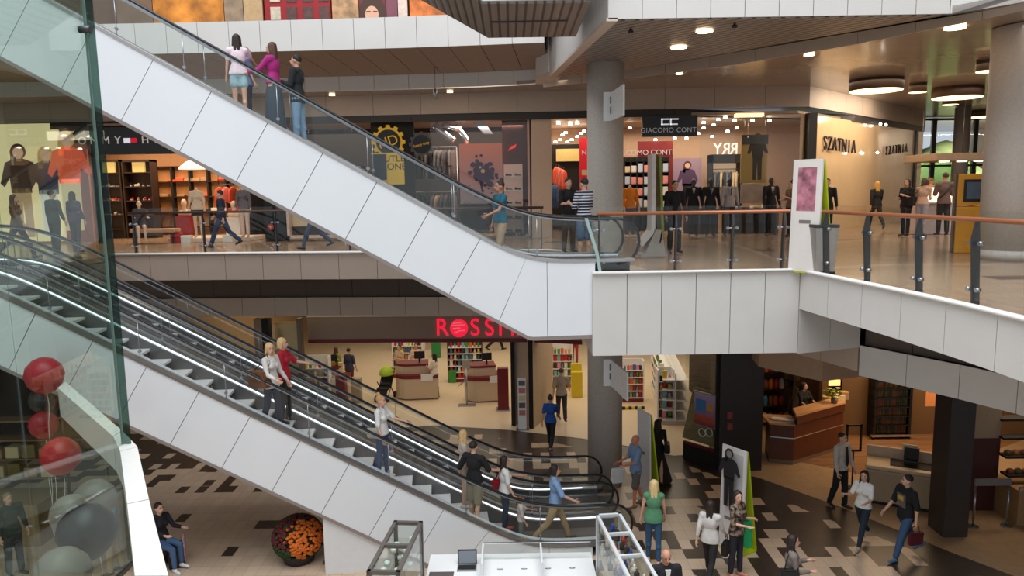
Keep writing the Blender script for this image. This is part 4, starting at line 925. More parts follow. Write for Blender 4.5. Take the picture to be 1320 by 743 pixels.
# ---- cloakroom wall with lettering
a0 = V((9.35, 23.85, 0)); a1 = V((18.2, 33.0, 0)); dirv = (a1 - a0).normalized(); ang = math.atan2(dirv.y, dirv.x); nrm = V((dirv.y, -dirv.x, 0))
Lw = (a1 - a0).length; mb = MB(); mb.box((0, .02, 0), (Lw, .12, 3.84)); o = struct(mb, 'wall_cloakroom', M((226, 194, 152), .16, 0, .05, .8, .03, .4)); o.location = (a0.x, a0.y, 6); o.rotation_euler.z = ang
def on_front(px, py, off=.05):
    d = ray(px, py); t = ((a0 + nrm * off) - CLOC).dot(nrm) / d.dot(nrm); return CLOC + d * t
t = thing('cloakroom_sign', 'dark raised capitals on the beige glass wall', 'sign'); LD = M((40, 30, 38), .5, 0, 0)
for i, ch in enumerate('SZATNIA'): q = on_front(1064 + i * 6.1, 185 + i * .9, .04); text(ch, .66, LD, 'letter', q, (R(90), 0, ang), t, .02, sx=.9)
t = thing('cloakroom_sign', 'reflection of the dark capitals farther along the beige wall, built as smaller letters', 'sign')
for i, ch in enumerate('SZATNIA'): q = on_front(1143 + i * 4.2, 195 - i * .6, .04); text(ch, .5, LD, 'letter', q, (R(90), 0, ang), t, .015, sx=.9)  # reflection of the sign, modelled as solid dark letters
for i, px in enumerate((1177,)):
    q = on_front(px, 250, 0); mb = MB(); mb.box((-.16, -.05, 6), (.16, .2, 9.9)); o = struct(mb, 'wall_pillar.%03d' % (10 + i), M((44, 38, 34), .4)); o.location = (q.x, q.y, 0); o.rotation_euler.z = ang
for px, py in ((1110, 197), (1131, 197), (1135, 160), (1142, 161)):
    q = on_front(px, py, .25); mb = MB(); mb.ell(q, .05); tag(mb.build('spotlight', COOLSPOT), 'tiny bright spot lamp near the beige cloakroom wall', 'spotlight', 'spot lamps at the cloakroom wall')
# ---- windows to the outside at the far right, greenery beyond
WX0 = 18.3
t = thing('window_wall', 'dark framed window wall with greenery outside, behind the right column', 'window'); Yw = 36.0; mb = MB()
for x in (18.4, 20.4, 22.4, 24.4, 26.6): mb.box((x - .1, Yw, 6), (x + .1, Yw + .15, 10.66))
for z in (6.05, 8.4, 10.6): mb.box((16.5, Yw + .02, z - .05), (27, Yw + .12, z + .05))
mb.build('window_frame', M((52, 52, 50), .4), t); MB().box((16.5, Yw + .06, 6), (27, Yw + .07, 10.66)).build('pane', GLASS_SHOP, t)
m, nt, b = nodes_mat('hedge_leaves'); vn = nt.nodes.new('ShaderNodeTexNoise'); vn.inputs['Scale'].default_value = 2.2; vn.inputs['Detail'].default_value = 8; rp = nt.nodes.new('ShaderNodeValToRGB'); rp.color_ramp.elements[0].color = lin((64, 92, 40)); rp.color_ramp.elements[1].color = lin((206, 216, 150)); rp.color_ramp.elements[0].position = .35; rp.color_ramp.elements[1].position = .68
nt.links.new(vn.outputs['Fac'], rp.inputs[0]); nt.links.new(rp.outputs[0], b.inputs['Base Color']); b.inputs['Roughness'].default_value = .8
mb = MB(); rnd = random.Random(3)
for i in range(90): mb.ell((rnd.uniform(17, 26), rnd.uniform(40.5, 44.3), 5 + rnd.uniform(0, 3.9)), rnd.uniform(.7, 1.5), sub=2)
o = mb.build('hedge', m); tag(o, 'green bushes outside the window wall', 'bushes', kind='stuff')
# ------------------------------------------------------------------ drugstore on the ground floor
def floor_px(px, py): q = P(px, py, .012); return V((q.x, q.y, .012))
struct(MB().prism([(-14, 24.1), (-11.4, 24.0), (-11.4, 45), (-14, 45)], 0, 3.95), 'wall_drugstore_side', M((206, 178, 140), .6, 0, .03))
# sign band following the curved front
BANDM = M((150, 128, 110), .5, 0, .03); DRED = M((110, 18, 30), .45, 0, .03)
band = [(-6.6, 23.35), (-4, 23.25), (-1.5, 23.1), (0.2, 23.0), (1.2, 22.8), (2.15, 22.45)]
t = thing('shop_sign', 'long brown curved fascia band with red drugstore lettering', 'sign')
q = along(band, .5); mb = MB()
for a, b in zip(q, q[1:]): mb.slab([(a.x, a.y, 2.9), (b.x, b.y, 2.9), (b.x, b.y, 3.62), (a.x, a.y, 3.62)], (0, .22, 0))
mb.build('band', BANDM, t); mb = MB()
for a, b in zip(q, q[1:]): mb.slab([(a.x, a.y - .03, 2.78), (b.x, b.y - .03, 2.78), (b.x, b.y - .03, 2.9), (a.x, a.y - .03, 2.9)], (0, .3, 0))
mb.build('red_edge', DRED, t)
mb = MB()
for a, b in zip(q, q[1:]): mb.slab([(a.x, a.y - .02, 3.62), (b.x, b.y - .02, 3.62), (b.x, b.y - .02, 3.66), (a.x, a.y - .02, 3.66)], (0, .26, 0))
mb.build('top_edge', M((190, 176, 160), .4), t)
REDL = M((236, 26, 62), .4, 0, 0, 9, .9)
def on_band(px, py):
    for a, b in zip(q, q[1:]):
        d = ray(px, py); u = b - a; n = V((u.y, -u.x, 0)); tt = (a - CLOC).dot(n) / d.dot(n); h = CLOC + d * tt
        if -.001 <= (h - a).dot(u) / u.length_squared <= 1.001: return h, math.atan2(u.y, u.x), n.normalized()
    return h, math.atan2(u.y, u.x), n.normalized()
for ch, px in (('R', 570), ('S', 612.5), ('S', 631), ('M', 653), ('A', 676), ('N', 697), ('N', 716)):
    h, a, n = on_band(px, 423); text(ch, .78, REDL, 'letter', h + n * .03, (R(90), 0, a), t, .03, sx=.92)
h, a, n = on_band(592, 423); mb = MB(); M4 = MX(h + n * .02, a); pts = [(math.cos(2 * PI * i / 28) * .285, 0, math.sin(2 * PI * i / 28) * .285) for i in range(28)]
mb.slab([M4 @ V(p) for p in pts], n * .05); mb.mi = 1
for k, (x0, x1, z) in enumerate(((-.2, .12, .15), (-.24, .2, .08), (-.2, .05, -.02), (-.05, .2, -.1), (-.16, -.02, -.15))): mb.slab([M4 @ V(p) for p in ((x0, -.05, z), (x1, -.05, z + .02), (x1 - .02, -.05, z + .045), (x0 + .02, -.05, z + .03))], n * .012)
mb.build('round_emblem', [REDL, M((246, 150, 150), .4, 0, 0, 9, .4)], t)
struct(MB().prism([(p[0], p[1] + .3) for p in band] + [(p[0], p[1] + .4) for p in band[::-1]], 3.3, 3.96), 'wall_bulkhead', M((60, 50, 44), .7))
# left glazed bay and pillars of the front
for i, (px, w, c) in enumerate(((343, .26, M((150, 126, 104), .6)), (352, .22, BLACKMAT), (394, .12, M((120, 104, 88), .5)))):
    g = floor_px(px, 557); struct(MB().box((g.x - w / 2, g.y - .15, 0), (g.x + w / 2, g.y + .15, 3.7)), 'wall_pillar.%03d' % (20 + i), c)
t = thing('glazed_bay', 'tall glazed bay with yellowish display at the left end of the drugstore', 'window'); a = floor_px(357, 557); b = floor_px(393, 556)
MB().box((a.x, a.y, .3), (b.x, a.y + .015, 3.5)).build('pane', GLASS_SHOP, t); MB().box((a.x, a.y + .4, .3), (b.x, a.y + .46, 3.5)).build('display_back', M((214, 186, 124), .6, 0, .06, 2), t); MB().box((a.x, a.y - .02, 0), (b.x, a.y + .46, .3)).build('plinth', M((130, 112, 96), .5), t)
for k in range(3): MB().box((a.x, a.y + .1, .95 + k * .8), (b.x, a.y + .4, .98 + k * .8)).build('shelf', STEEL, t)
# mid partition posts
for i, (px, py, w, c) in enumerate(((662, 548, .13, BLACKMAT), (685, 552, .14, BLACKMAT))):
    g = floor_px(px, py); struct(MB().box((g.x - w / 2, g.y - .1, 0), (g.x + w / 2, g.y + .1, 3.0)), 'wall_post.%03d' % i, c)
a = floor_px(688, 553); b = floor_px(712, 532); struct(MB().slab([(a.x, a.y, 0), (b.x, b.y, 0), (b.x, b.y, 3.0), (a.x, a.y, 3.0)], (.05, .25, 0)), 'wall_entry', M((196, 172, 146), .6, 0, .03))
a = floor_px(664, 548); b = floor_px(683, 552); struct(MB().slab([(a.x, a.y + .1, 0), (b.x, b.y + .1, 0), (b.x, b.y + .1, 3.0), (a.x, a.y + .1, 3.0)], (0, .08, 0)), 'wall_entry_panel', M((206, 178, 148), .6, 0, .03))
# cash desks
def cash_desk(px, py, w, label, rz=0.0):
    g = floor_px(px, py); t = thing('cash_desk', label, 'counter', (g.x, g.y + .55, .012), rz); hw = w / 2; CM = M((206, 184, 156), .5, 0, .02)
    def pill(r, x0, x1): return [(x0 + r - r * math.sin(i * PI / 8) * 1, -r * math.cos(i * PI / 8)) for i in range(9)] + [(x1, r), (x1, -r)]
    mb = MB(); mb.prism([(x, y) for x, y in pill(.5, -hw, hw)], .06, .8); mb.build('lower_body', CM, t)
    mb = MB(); mb.prism([(x, y) for x, y in pill(.515, -hw - .01, hw + .01)], .8, .93); mb.build('red_band', DRED, t)
    mb = MB(); mb.prism([(x, y * .7 + .1) for x, y in pill(.5, -hw, hw * .55)], .93, 1.22); mb.build('upper_body', CM, t)
    mb = MB(); mb.prism([(x, y * .72 + .1) for x, y in pill(.515, -hw, hw * .56)], 1.22, 1.3); mb.build('top_edge', DRED, t)
    mb = MB(); mb.prism([(x, y * .96) for x, y in pill(.5, -hw + .05, hw - .03)], 0, .06); mb.build('plinth', M((120, 104, 88), .5), t)
    mb = MB(); mb.box((hw * .2, -.53, .72), (hw * .75, -.515, .98)); mb.build('price_card', PLASTIC_W, t)
    mb = MB(); mb.box((hw * .1, .0, 1.3), (hw * .1 + .06, .06, 1.5)); mb.box((-hw * .1, -.02, 1.44), (hw * .4, .02, 1.72), .01); mb.build('till_screen', BLACK, t)
    return t
cash_desk(536, 517, 1.55, 'rounded beige cash desk with red bands behind the pushchair', R(6))
cash_desk(624, 520, 1.45, 'rounded beige cash desk with red bands left of the red post', R(8))
cash_desk(424, 522, 1.2, 'beige cash desk with dark red bands at the far left of the drugstore')
def tall_thing(px, py, w, d, h, mat, name, label, cat, base=None):
    g = floor_px(px, py); t = thing(name, label, cat, (g.x, g.y + d / 2, .012)); mb = MB(); mb.box((-w / 2, -d / 2, .0), (w / 2, d / 2, h), .03); mb.build('body', mat, t); return t
t = tall_thing(649, 530, .38, .3, 1.5, DRED, 'security_gate', 'dark red security gate post at the drugstore exit', 'gate'); MB().box((-.24, -.2, 0), (.24, .2, .04)).build('base', STEEL, t)
tall_thing(704, 527, .42, .5, 1.0, M((176, 34, 40), .5), 'red_display', 'red promotion display cabinet beside the man in grey', 'display')
t = tall_thing(744, 513, .4, .45, .95, M((214, 190, 40), .6, 0, .05), 'yellow_display', 'yellow cardboard display bin right of the man in grey', 'display'); MB().box((-.2, .1, .95), (.2, .2, 1.2)).build('header', M((220, 196, 50), .6), t)
tall_thing(440, 532, .32, .4, 1.3, DRED, 'security_gate', 'dark red gate post at the left drugstore desk', 'gate')
tall_thing(459, 520, .35, .35, .9, M((170, 156, 128), .6), 'basket_stack', 'beige round-shouldered basket stack right of the left gate post', 'basket')
t = tall_thing(427, 545, .3, .3, .9, PLASTIC_W, 'promo_stand', 'small white promotion stand in front of the left cash desk', 'stand')
g = floor_px(602, 523); t = thing('sign_stand', 'grey pole sign stand in front of the right cash desk', 'stand', (g.x, g.y, .012)); MB().box((-.3, -.15, 0), (.3, .15, .03)).build('foot', STEEL, t); MB().cyl((0, 0, .03), (0, 0, 1.35), .03).build('pole', STEEL, t); MB().box((-.14, -.02, 1.3), (.14, .02, 1.65), .01).build('sign_plate', M((170, 160, 150), .5), t); MB().slab([(-.38, -.02, .62), (-.3, -.02, .7), (0, -.02, 1.0), (0, -.02, .92)], (0, .03, 0)).build('arm', STEEL, t)
g = floor_px(671, 544); t = thing('leaflet_stand', 'slim leaflet stand beside the drugstore posts', 'stand', (g.x + .05, g.y - .8, .0)); MB().box((-.2, -.12, 0), (.2, .12, .03)).build('base', STEEL, t); MB().box((-.13, -.02, .03), (.13, .02, 1.7), .01).build('panel', PLASTIC_W, t)
for k in range(5): MB().box((-.1, -.05, .5 + k * .24), (.1, -.02, .66 + k * .24)).build('leaflet', (M((190, 120, 110), .6), M((100, 90, 90), .6), M((210, 190, 150), .6))[k % 3], t)
for k in range(7):
    g = floor_px(424, 522); tag(MB().box((0, 0, 0), (.14, .12, .12 + .05 * (k % 3)), .01).build('product_box', (PR['green'], PR['cream'], PR['coral'], PR['white'], PR['gold'])[k % 5], None, (g.x - .5 + k * .13, g.y + .5 + .1 * (k % 2), 1.315)), 'small coloured box on top of the far left cash desk', 'box', 'boxes on the left cash desk')
# gondola shelves with single packs
PACKC = [M(c, .5, 0, .03) for c in ((232, 226, 214), (190, 44, 48), (70, 110, 160), (90, 140, 70), (226, 190, 80), (60, 46, 60), (228, 150, 170), (206, 120, 60), (130, 180, 190))]
PACKM = []
for k in range(9):
    for kind in (0, 1):
        mb = MB(); mb.box((-.055, -.04, 0), (.055, .04, .2), .01) if kind == 0 else mb.lathe([(.0, 0), (.04, 0), (.042, .13), (.018, .16), (.018, .2), (0, .2)], n=10); me = mb.mesh('pack'); me.materials.append(PACKC[k]); PACKM.append(me)
npack = 0
def packs(p0, p1, z, n, label, group, back=None):
    global npack
    for k in range(n):
        o = bpy.data.objects.new('toiletry_pack', PACKM[random.randrange(18)]); COL.objects.link(o); o.location = V(p0).lerp(V(p1), (k + .5) / n) + V((0, 0, z)); s = random.uniform(.8, 1.25); o.scale = (s, s, s); tag(o, label, 'pack', group); npack += 1
def gondola(px, py, w, h, label, n=6, rz=0.0, rows=5, frame=PLASTIC_W, d=.45, plabel=None):
    g = floor_px(px, py); t = thing('shelf_unit', label, 'shelves', (g.x, g.y + d / 2, .012), rz)
    MB().box((-w / 2, d / 2 - .04, 0), (w / 2, d / 2, h)).build('back_panel', frame, t); MB().box((-w / 2, -d / 2, 0), (w / 2, d / 2 - .04, .14)).build('base', DRED, t)
    for sx in (-1, 1): MB().box((sx * w / 2 - .02, -d / 2, 0), (sx * w / 2 + .02, d / 2, h)).build('side_panel', frame, t)
    Mx = MX((g.x, g.y + d / 2, .012), rz); st = (h - .25) / rows
    for k in range(rows):
        z = .15 + k * st; MB().box((-w / 2 + .02, -d / 2, z - .012), (w / 2 - .02, d / 2 - .04, z + .012)).build('shelf', M((236, 232, 224), .5), t)
        packs(Mx @ V((-w / 2 + .05, -d / 2 + .1, 0)), Mx @ V((w / 2 - .05, -d / 2 + .1, 0)), z + .014, n, plabel or 'small toiletry pack on the drugstore shelves', 'toiletries on the drugstore shelves')
    return t
gondola(600, 493, 1.35, 1.75, 'dark-shelved unit of toiletries behind the right cash desk', 8, 0, 6, M((70, 56, 50), .6))
tall_thing(583, 494, .3, .4, .5, M((60, 140, 60), .6), 'green_box', 'green box at the left end of the dark shelf unit', 'box')
gondola(526, 487, 1.2, 1.7, 'shelf unit of packs behind the middle cash desk', 8, 0, 5)
gondola(528, 453, 1.4, .9, 'low white shelf unit at the back left of the drugstore', 6, 0, 2)
gondola(405, 525, 1.1, 1.8, 'shelf unit of packs at the far left of the drugstore', 6, 0, 5)
gondola(723, 500, .9, 1.7, 'shelf unit of packs behind the man in grey', 6, 0, 5)
gondola(816, 519, .75, 1.5, 'colourful shelf unit right of the round column', 6, 0, 5)
tall_thing(562, 462, .4, .3, 1.1, M((40, 130, 70), .6), 'green_display', 'green display stand at the back of the drugstore', 'display')
t = gondola(858, 545, .5, 1.75, 'long white gondola of packs seen along its side, right drugstore room', 3, R(0), 5); 
g0 = floor_px(866, 548); g1 = floor_px(845, 497); g0 = V((g0.x - .3, g0.y, 0)); g1 = V((g1.x - .2, g1.y, 0)); dd = g1 - g0; L = dd.length; an = math.atan2(dd.y, dd.x)
t = thing('shelf_unit', 'long white double gondola running back through the right drugstore room', 'shelves', (g0.x, g0.y, .012), an); FR = PLASTIC_W
MB().box((0, -.42, .15), (L, -.38, 1.7)).build('back_panel', FR, t); MB().box((0, -.8, 0), (L, 0, .14)).build('base', M((200, 190, 176), .5), t)
for k in range(5):
    z = .15 + k * .33; MB().box((0, -.8, z - .012), (L, 0, z + .012)).build('shelf', FR, t)
    Mx = MX((g0.x, g0.y, .012), an); packs(Mx @ V((.1, -.08, 0)), Mx @ V((L - .1, -.08, 0)), z + .014, 14, 'small toiletry pack on the drugstore shelves', 'toiletries on the drugstore shelves')
for o in [o for o in COL.objects if o.get('label') == 'long white gondola of packs seen along its side, right drugstore room']:
    o['label'] = 'white end unit of packs at the near end of the long gondola'
# striped hazard edge below the colourful shelf
g = floor_px(813, 525); mb = MB()
for k in range(8): mb.mi = k % 2; mb.box((g.x - .45 + k * .11, g.y - .3, .012), (g.x - .34 + k * .11, g.y - .2, .1))
tag(mb.build('hazard_strip', [M((226, 190, 60), .5), BLACK]), 'black and yellow striped strip below the colourful shelf', 'strip')
# glass wall with poster at the right end of the drugstore
t = thing('glass_wall', 'frameless glass wall with two round stickers left of the black pier', 'window'); a = floor_px(882, 590); b = floor_px(925, 604)
u = (b - a).normalized(); nn = V((u.y, -u.x, 0)); MB().slab([(a.x, a.y, .45), (b.x, b.y, .45), (b.x, b.y, 3.6), (a.x, a.y, 3.6)], nn * .012).build('pane', GLASS_SHOP, t)
MB().slab([(a.x, a.y, 0), (b.x, b.y, 0), (b.x, b.y, .45), (a.x, a.y, .45)], nn * .06).build('plinth', BLACKMAT, t); MB().slab([(a.x, a.y, .45), (b.x, b.y, .45), (b.x, b.y, .52), (a.x, a.y, .52)], nn * .07).build('red_edge', DRED, t)
MB().slab([a + V((0, .25, .5)), b + V((0, .25, .5)), b + V((0, .25, 2.0)), a + V((.3, .25, 2.0))], (0, .03, 0)).build('olive_panel', M((140, 128, 88), .5, 0, .05), t)
mb = MB(); mb.slab([(b.x - .1, b.y - .05, 0), (b.x + .02, b.y - .05, 0), (b.x + .02, b.y - .05, 3.7), (b.x - .1, b.y - .05, 3.7)], (0, .1, 0)); mb.build('post', BLACKMAT, t)
for px in (905, 914):
    d = ray(px, 558); tt = ((a + nn * .03) - CLOC).dot(nn) / d.dot(nn); h = CLOC + d * tt; mb = MB(); mb.tube([h + u * math.cos(i * PI / 8) * .11 + V((0, 0, math.sin(i * PI / 8) * .11)) for i in range(16)], .015, 6, closed=True); mb.build('round_sticker', PLASTIC_W, t)
d = ray(909, 529); tt = ((a + nn * .08) - CLOC).dot(nn) / d.dot(nn); h = CLOC + d * tt; t = thing('window_poster', 'framed colourful poster with a blue square on the drugstore glass', 'poster', h, math.atan2(u.y, u.x))
MB().box((-.36, -.02, -.48), (.36, .02, .48), .01).build('frame', STEEL, t); m, nt, bb = nodes_mat('poster_print'); tc = nt.nodes.new('ShaderNodeTexCoord'); sz = nt.nodes.new('ShaderNodeSeparateXYZ'); nt.links.new(tc.outputs['Generated'], sz.inputs[0]); rp = nt.nodes.new('ShaderNodeValToRGB'); nt.links.new(sz.outputs['Z'], rp.inputs[0])
for k, (pp, c) in enumerate(((0, (150, 50, 40)), (.22, (170, 60, 40)), (.24, (220, 170, 70)), (.7, (206, 196, 100)), (.85, (200, 180, 210)), (1, (180, 160, 200)))):
    e = rp.color_ramp.elements[0] if k == 0 else rp.color_ramp.elements[1] if k == 5 else rp.color_ramp.elements.new(pp); e.position = pp; e.color = lin(c)
nt.links.new(rp.outputs[0], bb.inputs['Base Color']); MB().box((-.32, -.03, -.44), (.32, -.02, .44)).build('poster_sheet', m, t); MB().box((-.28, -.035, -.08), (.04, -.03, .28)).build('blue_square', M((70, 130, 190), .5, 0, .15, 2), t)
MB().box((.08, -.035, .02), (.26, -.03, .2)).build('print_block', M((196, 150, 60), .5), t); MB().box((-.3, -.035, -.3), (.28, -.03, -.18)).build('print_strip', M((196, 84, 50), .5, 0, .3, 20), t)
# pushchair
g = floor_px(497, 515); t = thing('pushchair', 'black pushchair with a lime green hood', 'pushchair', (g.x, g.y, .012), R(-10)); LIME = M((176, 206, 60), .7, 0, .05)
for sx, sy in ((-.26, .3), (.26, .3), (-.22, -.4), (.22, -.4)):
    mb = MB(); mb.cyl((sx - .025, sy, .12), (sx + .025, sy, .12), .12, n=16); w = mb.build('wheel', RUBBER, t)
mb = MB()
for sx in (-.22, .22): mb.tube([(sx, -.4, .12), (sx, .1, .55), (sx, .45, 1.0), (sx, .5, 1.05)], .018, 8); mb.tube([(sx, .3, .12), (sx, .0, .5), (sx, -.2, .7)], .018, 8)
mb.tube([(-.22, .5, 1.05), (.22, .5, 1.05)], .02, 8); mb.build('frame', BLACK, t)
mb = MB(); mb.slab([(-.2, -.35, .4), (.2, -.35, .4), (.2, .1, .45), (-.2, .1, .45)], (0, 0, .08)); mb.slab([(-.2, .1, .45), (.2, .1, .45), (.2, .3, 1.0), (-.2, .3, 1.0)], (0, .06, 0)); mb.slab([(-.2, -.35, .4), (.2, -.35, .4), (.18, -.5, .15), (-.18, -.5, .15)], (0, .04, 0)); mb.build('seat', BLACKMAT, t)
mb = MB(); Rr = .27; arcs = []
for j in range(7):
    a = PI * .02 + j * PI * .5 / 6; arcs.append([mb.bm.verts.new((Rr * math.cos(k * PI / 10) * 1.0, .25 - math.sin(a) * Rr * math.sin(k * PI / 10) * 1.3, .9 + math.cos(a) * .32 * math.sin(k * PI / 10))) for k in range(11)])
for A, B in zip(arcs, arcs[1:]):
    for k in range(10):
        f = mb._f([A[k], A[k + 1], B[k + 1], B[k]])
        if f: f.smooth = True
o = mb.build('hood', LIME, t); sd = o.modifiers.new('s', 'SOLIDIFY'); sd.thickness = .012
MB().box((-.19, -.1, .5), (.19, .15, .62), .05).build('blanket', M((40, 40, 48), .9), t)
# ------------------------------------------------------------------ black pier and café / wine shop
PIER = M((40, 33, 30), .45, 0, .06)
g = P(950, 606); struct(MB().box((g.x - .52, g.y - .1, 0), (g.x + .62, g.y + .9, 3.98)), 'wall_pier', PIER)
for py, lb in ((536, 'upper small red notice on the black pier'), (550, 'lower small red notice on the black pier')):
    q = PY(941, py, g.y - .12); tag(MB().box((q.x - .07, g.y - .125, q.z - .1), (q.x + .07, g.y - .105, q.z + .08)).build('notice', M((150, 60, 56), .5, 0, .2, 20)), lb, 'notice')
gp = P(1229, 694); struct(MB().box((gp.x - .22, gp.y, 0), (gp.x + .3, gp.y + .6, 3.98)), 'wall_pillar.040', M((62, 54, 50), .4, 0, .05))
struct(MB().box((9.3, 21.6, 0), (22, 21.8, 3.96)), 'wall_wine_shop', planks('light_oak_wall', (196, 146, 92), (178, 128, 78), .3, 2.2, .45))
struct(MB().box((6.8, 24.0, 0), (9.5, 24.2, 3.96)), 'wall_cafe_back', M((70, 46, 32), .6, 0, .08))
struct(MB().box((9.3, 21.8, 0), (9.5, 24, 3.96)), 'wall_cafe_return', M((120, 84, 54), .6, 0, .08))
struct(MB().box((6.6, 20.0, 0), (6.8, 27, 3.96)), 'wall_cafe_side', M((60, 42, 32), .6, 0, .08))
bk = [P(*q, 3.2) for q in ((978, 473), (1060, 492), (1150, 481))]; struct(MB().prism([(p.x, p.y) for p in bk] + [(bk[2].x + .1, bk[2].y + .8), (bk[0].x + .1, bk[0].y + .8)], 3.2, 3.95), 'wall_cafe_bulkhead', M((176, 146, 118), .6, 0, .03))
# wall right of the pillar
a = P(1250, 670); b = P(1308, 690); mb = MB(); mb.box((gp.x + .88, gp.y + 1.3, 0), (gp.x + 1.75, gp.y + 1.45, 1.75)); struct(mb, 'wall_red_dado', M((78, 34, 30), .5, 0, .05))
struct(MB().box((gp.x + .88, gp.y + 1.32, 1.75), (gp.x + 1.75, gp.y + 1.47, 3.96)), 'wall_cream_panel', M((170, 148, 124), .6, 0, .03))
t = thing('barrier', 'low metal barrier frame in front of the dark red dado', 'barrier', (gp.x + 1.1, gp.y + .5, .012)); mb = MB(); mb.box((-.4, -.02, .95), (.4, .02, 1.1)); mb.build('rail', STEEL, t)
for x in (-.37, .37): mb = MB(); mb.cyl((x, 0, 0), (x, 0, .95), .025); mb.build('post', STEEL, t); mb = MB(); mb.cyl((x, 0, 0), (x, 0, .02), .12); mb.build('foot', STEEL, t)
lo = (gp.x + 1.65, gp.y + .6, 0); t = thing('produce_stand', 'stand of dark produce with a lit steel edge at the right picture border', 'stand', (gp.x + 2.4, gp.y + .9, .012)); MB().box((-.7, -.4, 0), (.7, .6, .8)).build('base', M((160, 124, 84), .6), t); MB().box((-.72, -.44, .8), (.72, -.4, .9)).build('steel_edge', BRIGHT, t); mb = MB()
for k in range(4): MB().box((-.68, .0 + k * .12, .95 + k * .4), (.68, .3 + k * .12, 1.0 + k * .4)).build('shelf', BLACKMAT, t)
for k in range(14):
    o = MB().ell((0, 0, 0), (.09, .09, .08)).build('fruit', (M((120, 50, 30), .5), M((90, 70, 30), .5), M((150, 90, 40), .5))[k % 3]); o.location = (gp.x + 1.85 + (k % 7) * .18, gp.y + 1.05 + (k // 7) * .12, 1.04 + (k // 7) * .4 + .012); tag(o, 'dark round fruit on the stand at the right border', 'fruit', 'fruit on the right stand')
# wine rack
q0 = rect(1127, 486, 1176, 557, 21.2, .35); lo, hi = q0; t = thing('wine_rack', 'tall dark wine rack full of bottles on the oak wall', 'rack'); mb = MB()
for x in (lo[0], hi[0] - .07): MB().box((x, 21.2, lo[2] - .1), (x + .07, 21.59, hi[2])).build('upright', BLACK, t)
MB().box((lo[0], 21.56, lo[2] - .1), (hi[0], 21.59, hi[2])).build('back_panel', M((92, 60, 34), .5, 0, .1), t)
st = (hi[2] - lo[2]) / 6; BOT = []
mb = MB(); mb.lathe([(0, 0), (.04, 0), (.042, .02), (.042, .2), (.016, .26), (.016, .32), (0, .32)], n=10); me = mb.mesh('wine_bottle')
for c in ((58, 48, 24), (30, 36, 20), (80, 34, 26)): m2 = me.copy(); m2.materials.append(M(c, .15, 0, 0)); BOT.append(m2)
for k in range(7):
    z = lo[2] - .08 + k * st; MB().box((lo[0], 21.2, z - .03), (hi[0], 21.56, z)).build('shelf', BLACK, t)
    if k < 6:
        for j in range(14):
            o = bpy.data.objects.new('wine_bottle', BOT[random.randrange(3)]); COL.objects.link(o); o.location = (lo[0] + .12 + j * (hi[0] - lo[0] - .24) / 13, 21.33, z); tag(o, 'upright wine bottle in the dark rack on the oak wall', 'bottle', 'bottles in the wine rack')
MB().box((lo[0] - .05, 21.15, lo[2] - .14), (hi[0] + .05, 21.25, lo[2] - .08)).build('steel_edge', BRIGHT, t)
for x in (lo[0], hi[0] - .06): MB().box((x, 21.2, 0.012), (x + .06, 21.55, lo[2] - .1)).build('foot', BLACK, t)
t = thing('wall_poster', 'square orange poster with dark script right of the wine rack', 'poster'); lo, hi = rect(1194, 494, 1220, 524, 20.0, .04); MB().box(lo, hi).build('poster_sheet', M((206, 130, 76), .6, 0, .05, 3, .1), t); q = PY(1207, 504, 19.98); text('Piano & Ro', .13, M((90, 30, 20), .6), 'letters', (q.x, 19.99, q.z), (R(90), 0, 0), t, .003)
mb = MB(); mb.cyl(((lo[0] + hi[0]) / 2 - .2, 20.02, hi[2]), ((lo[0] + hi[0]) / 2 - .2, 20.02, 3.96), .006); mb.build('cord', STEEL, t)
# café counter (L-shaped, dark red wood, stone top)
c0, c1, c2 = P(991, 597), P(1022, 600), P(1085, 580); c0 = V((c0.x, c0.y, 0)); c1 = V((c1.x, c1.y, 0)); c2 = V((c2.x, c2.y, 0)); CW = M((92, 46, 30), .35, 0, .1, 5)
t = thing('cafe_counter', 'angled dark red wood counter with a thin steel line', 'counter'); mb = MB(); back = V((.15, .75, 0))
for a, b in ((c0, c1), (c1, c2)):
    MB().slab([(a.x, a.y, .12), (b.x, b.y, .12), (b.x, b.y, 1.12), (a.x, a.y, 1.12)], back).build('front_panel', CW, t); u = (b - a).normalized(); n = V((u.y, -u.x, 0))
    MB().slab([a + n * .01 + V((0, 0, .74)), b + n * .01 + V((0, 0, .74)), b + n * .01 + V((0, 0, .77)), a + n * .01 + V((0, 0, .77))], n * .01).build('steel_line', BRIGHT, t)
    MB().slab([(a.x, a.y, 0), (b.x, b.y, 0), (b.x, b.y, .12), (a.x, a.y, .12)], back).build('plinth', M((120, 100, 80), .5), t)
MB().prism([(c0.x - .05, c0.y - .06), (c1.x, c1.y - .08), (c1.x + .2, c1.y + .75), (c0.x, c0.y + .75)], 1.12, 1.17).build('stone_top', M((196, 150, 100), .3, 0, .1, 12), t)
MB().prism([(c1.x + .05, c1.y - .08), (c2.x, c2.y - .08), (c2.x + .15, c2.y + .5), (c1.x + .2, c1.y + .5)], 1.17, 1.4).build('raised_front', CW, t); MB().prism([(c1.x + .0, c1.y - .12), (c2.x, c2.y - .12), (c2.x + .15, c2.y + .52), (c1.x + .15, c1.y + .52)], 1.4, 1.45).build('raised_top', M((206, 156, 108), .3, 0, .06), t)
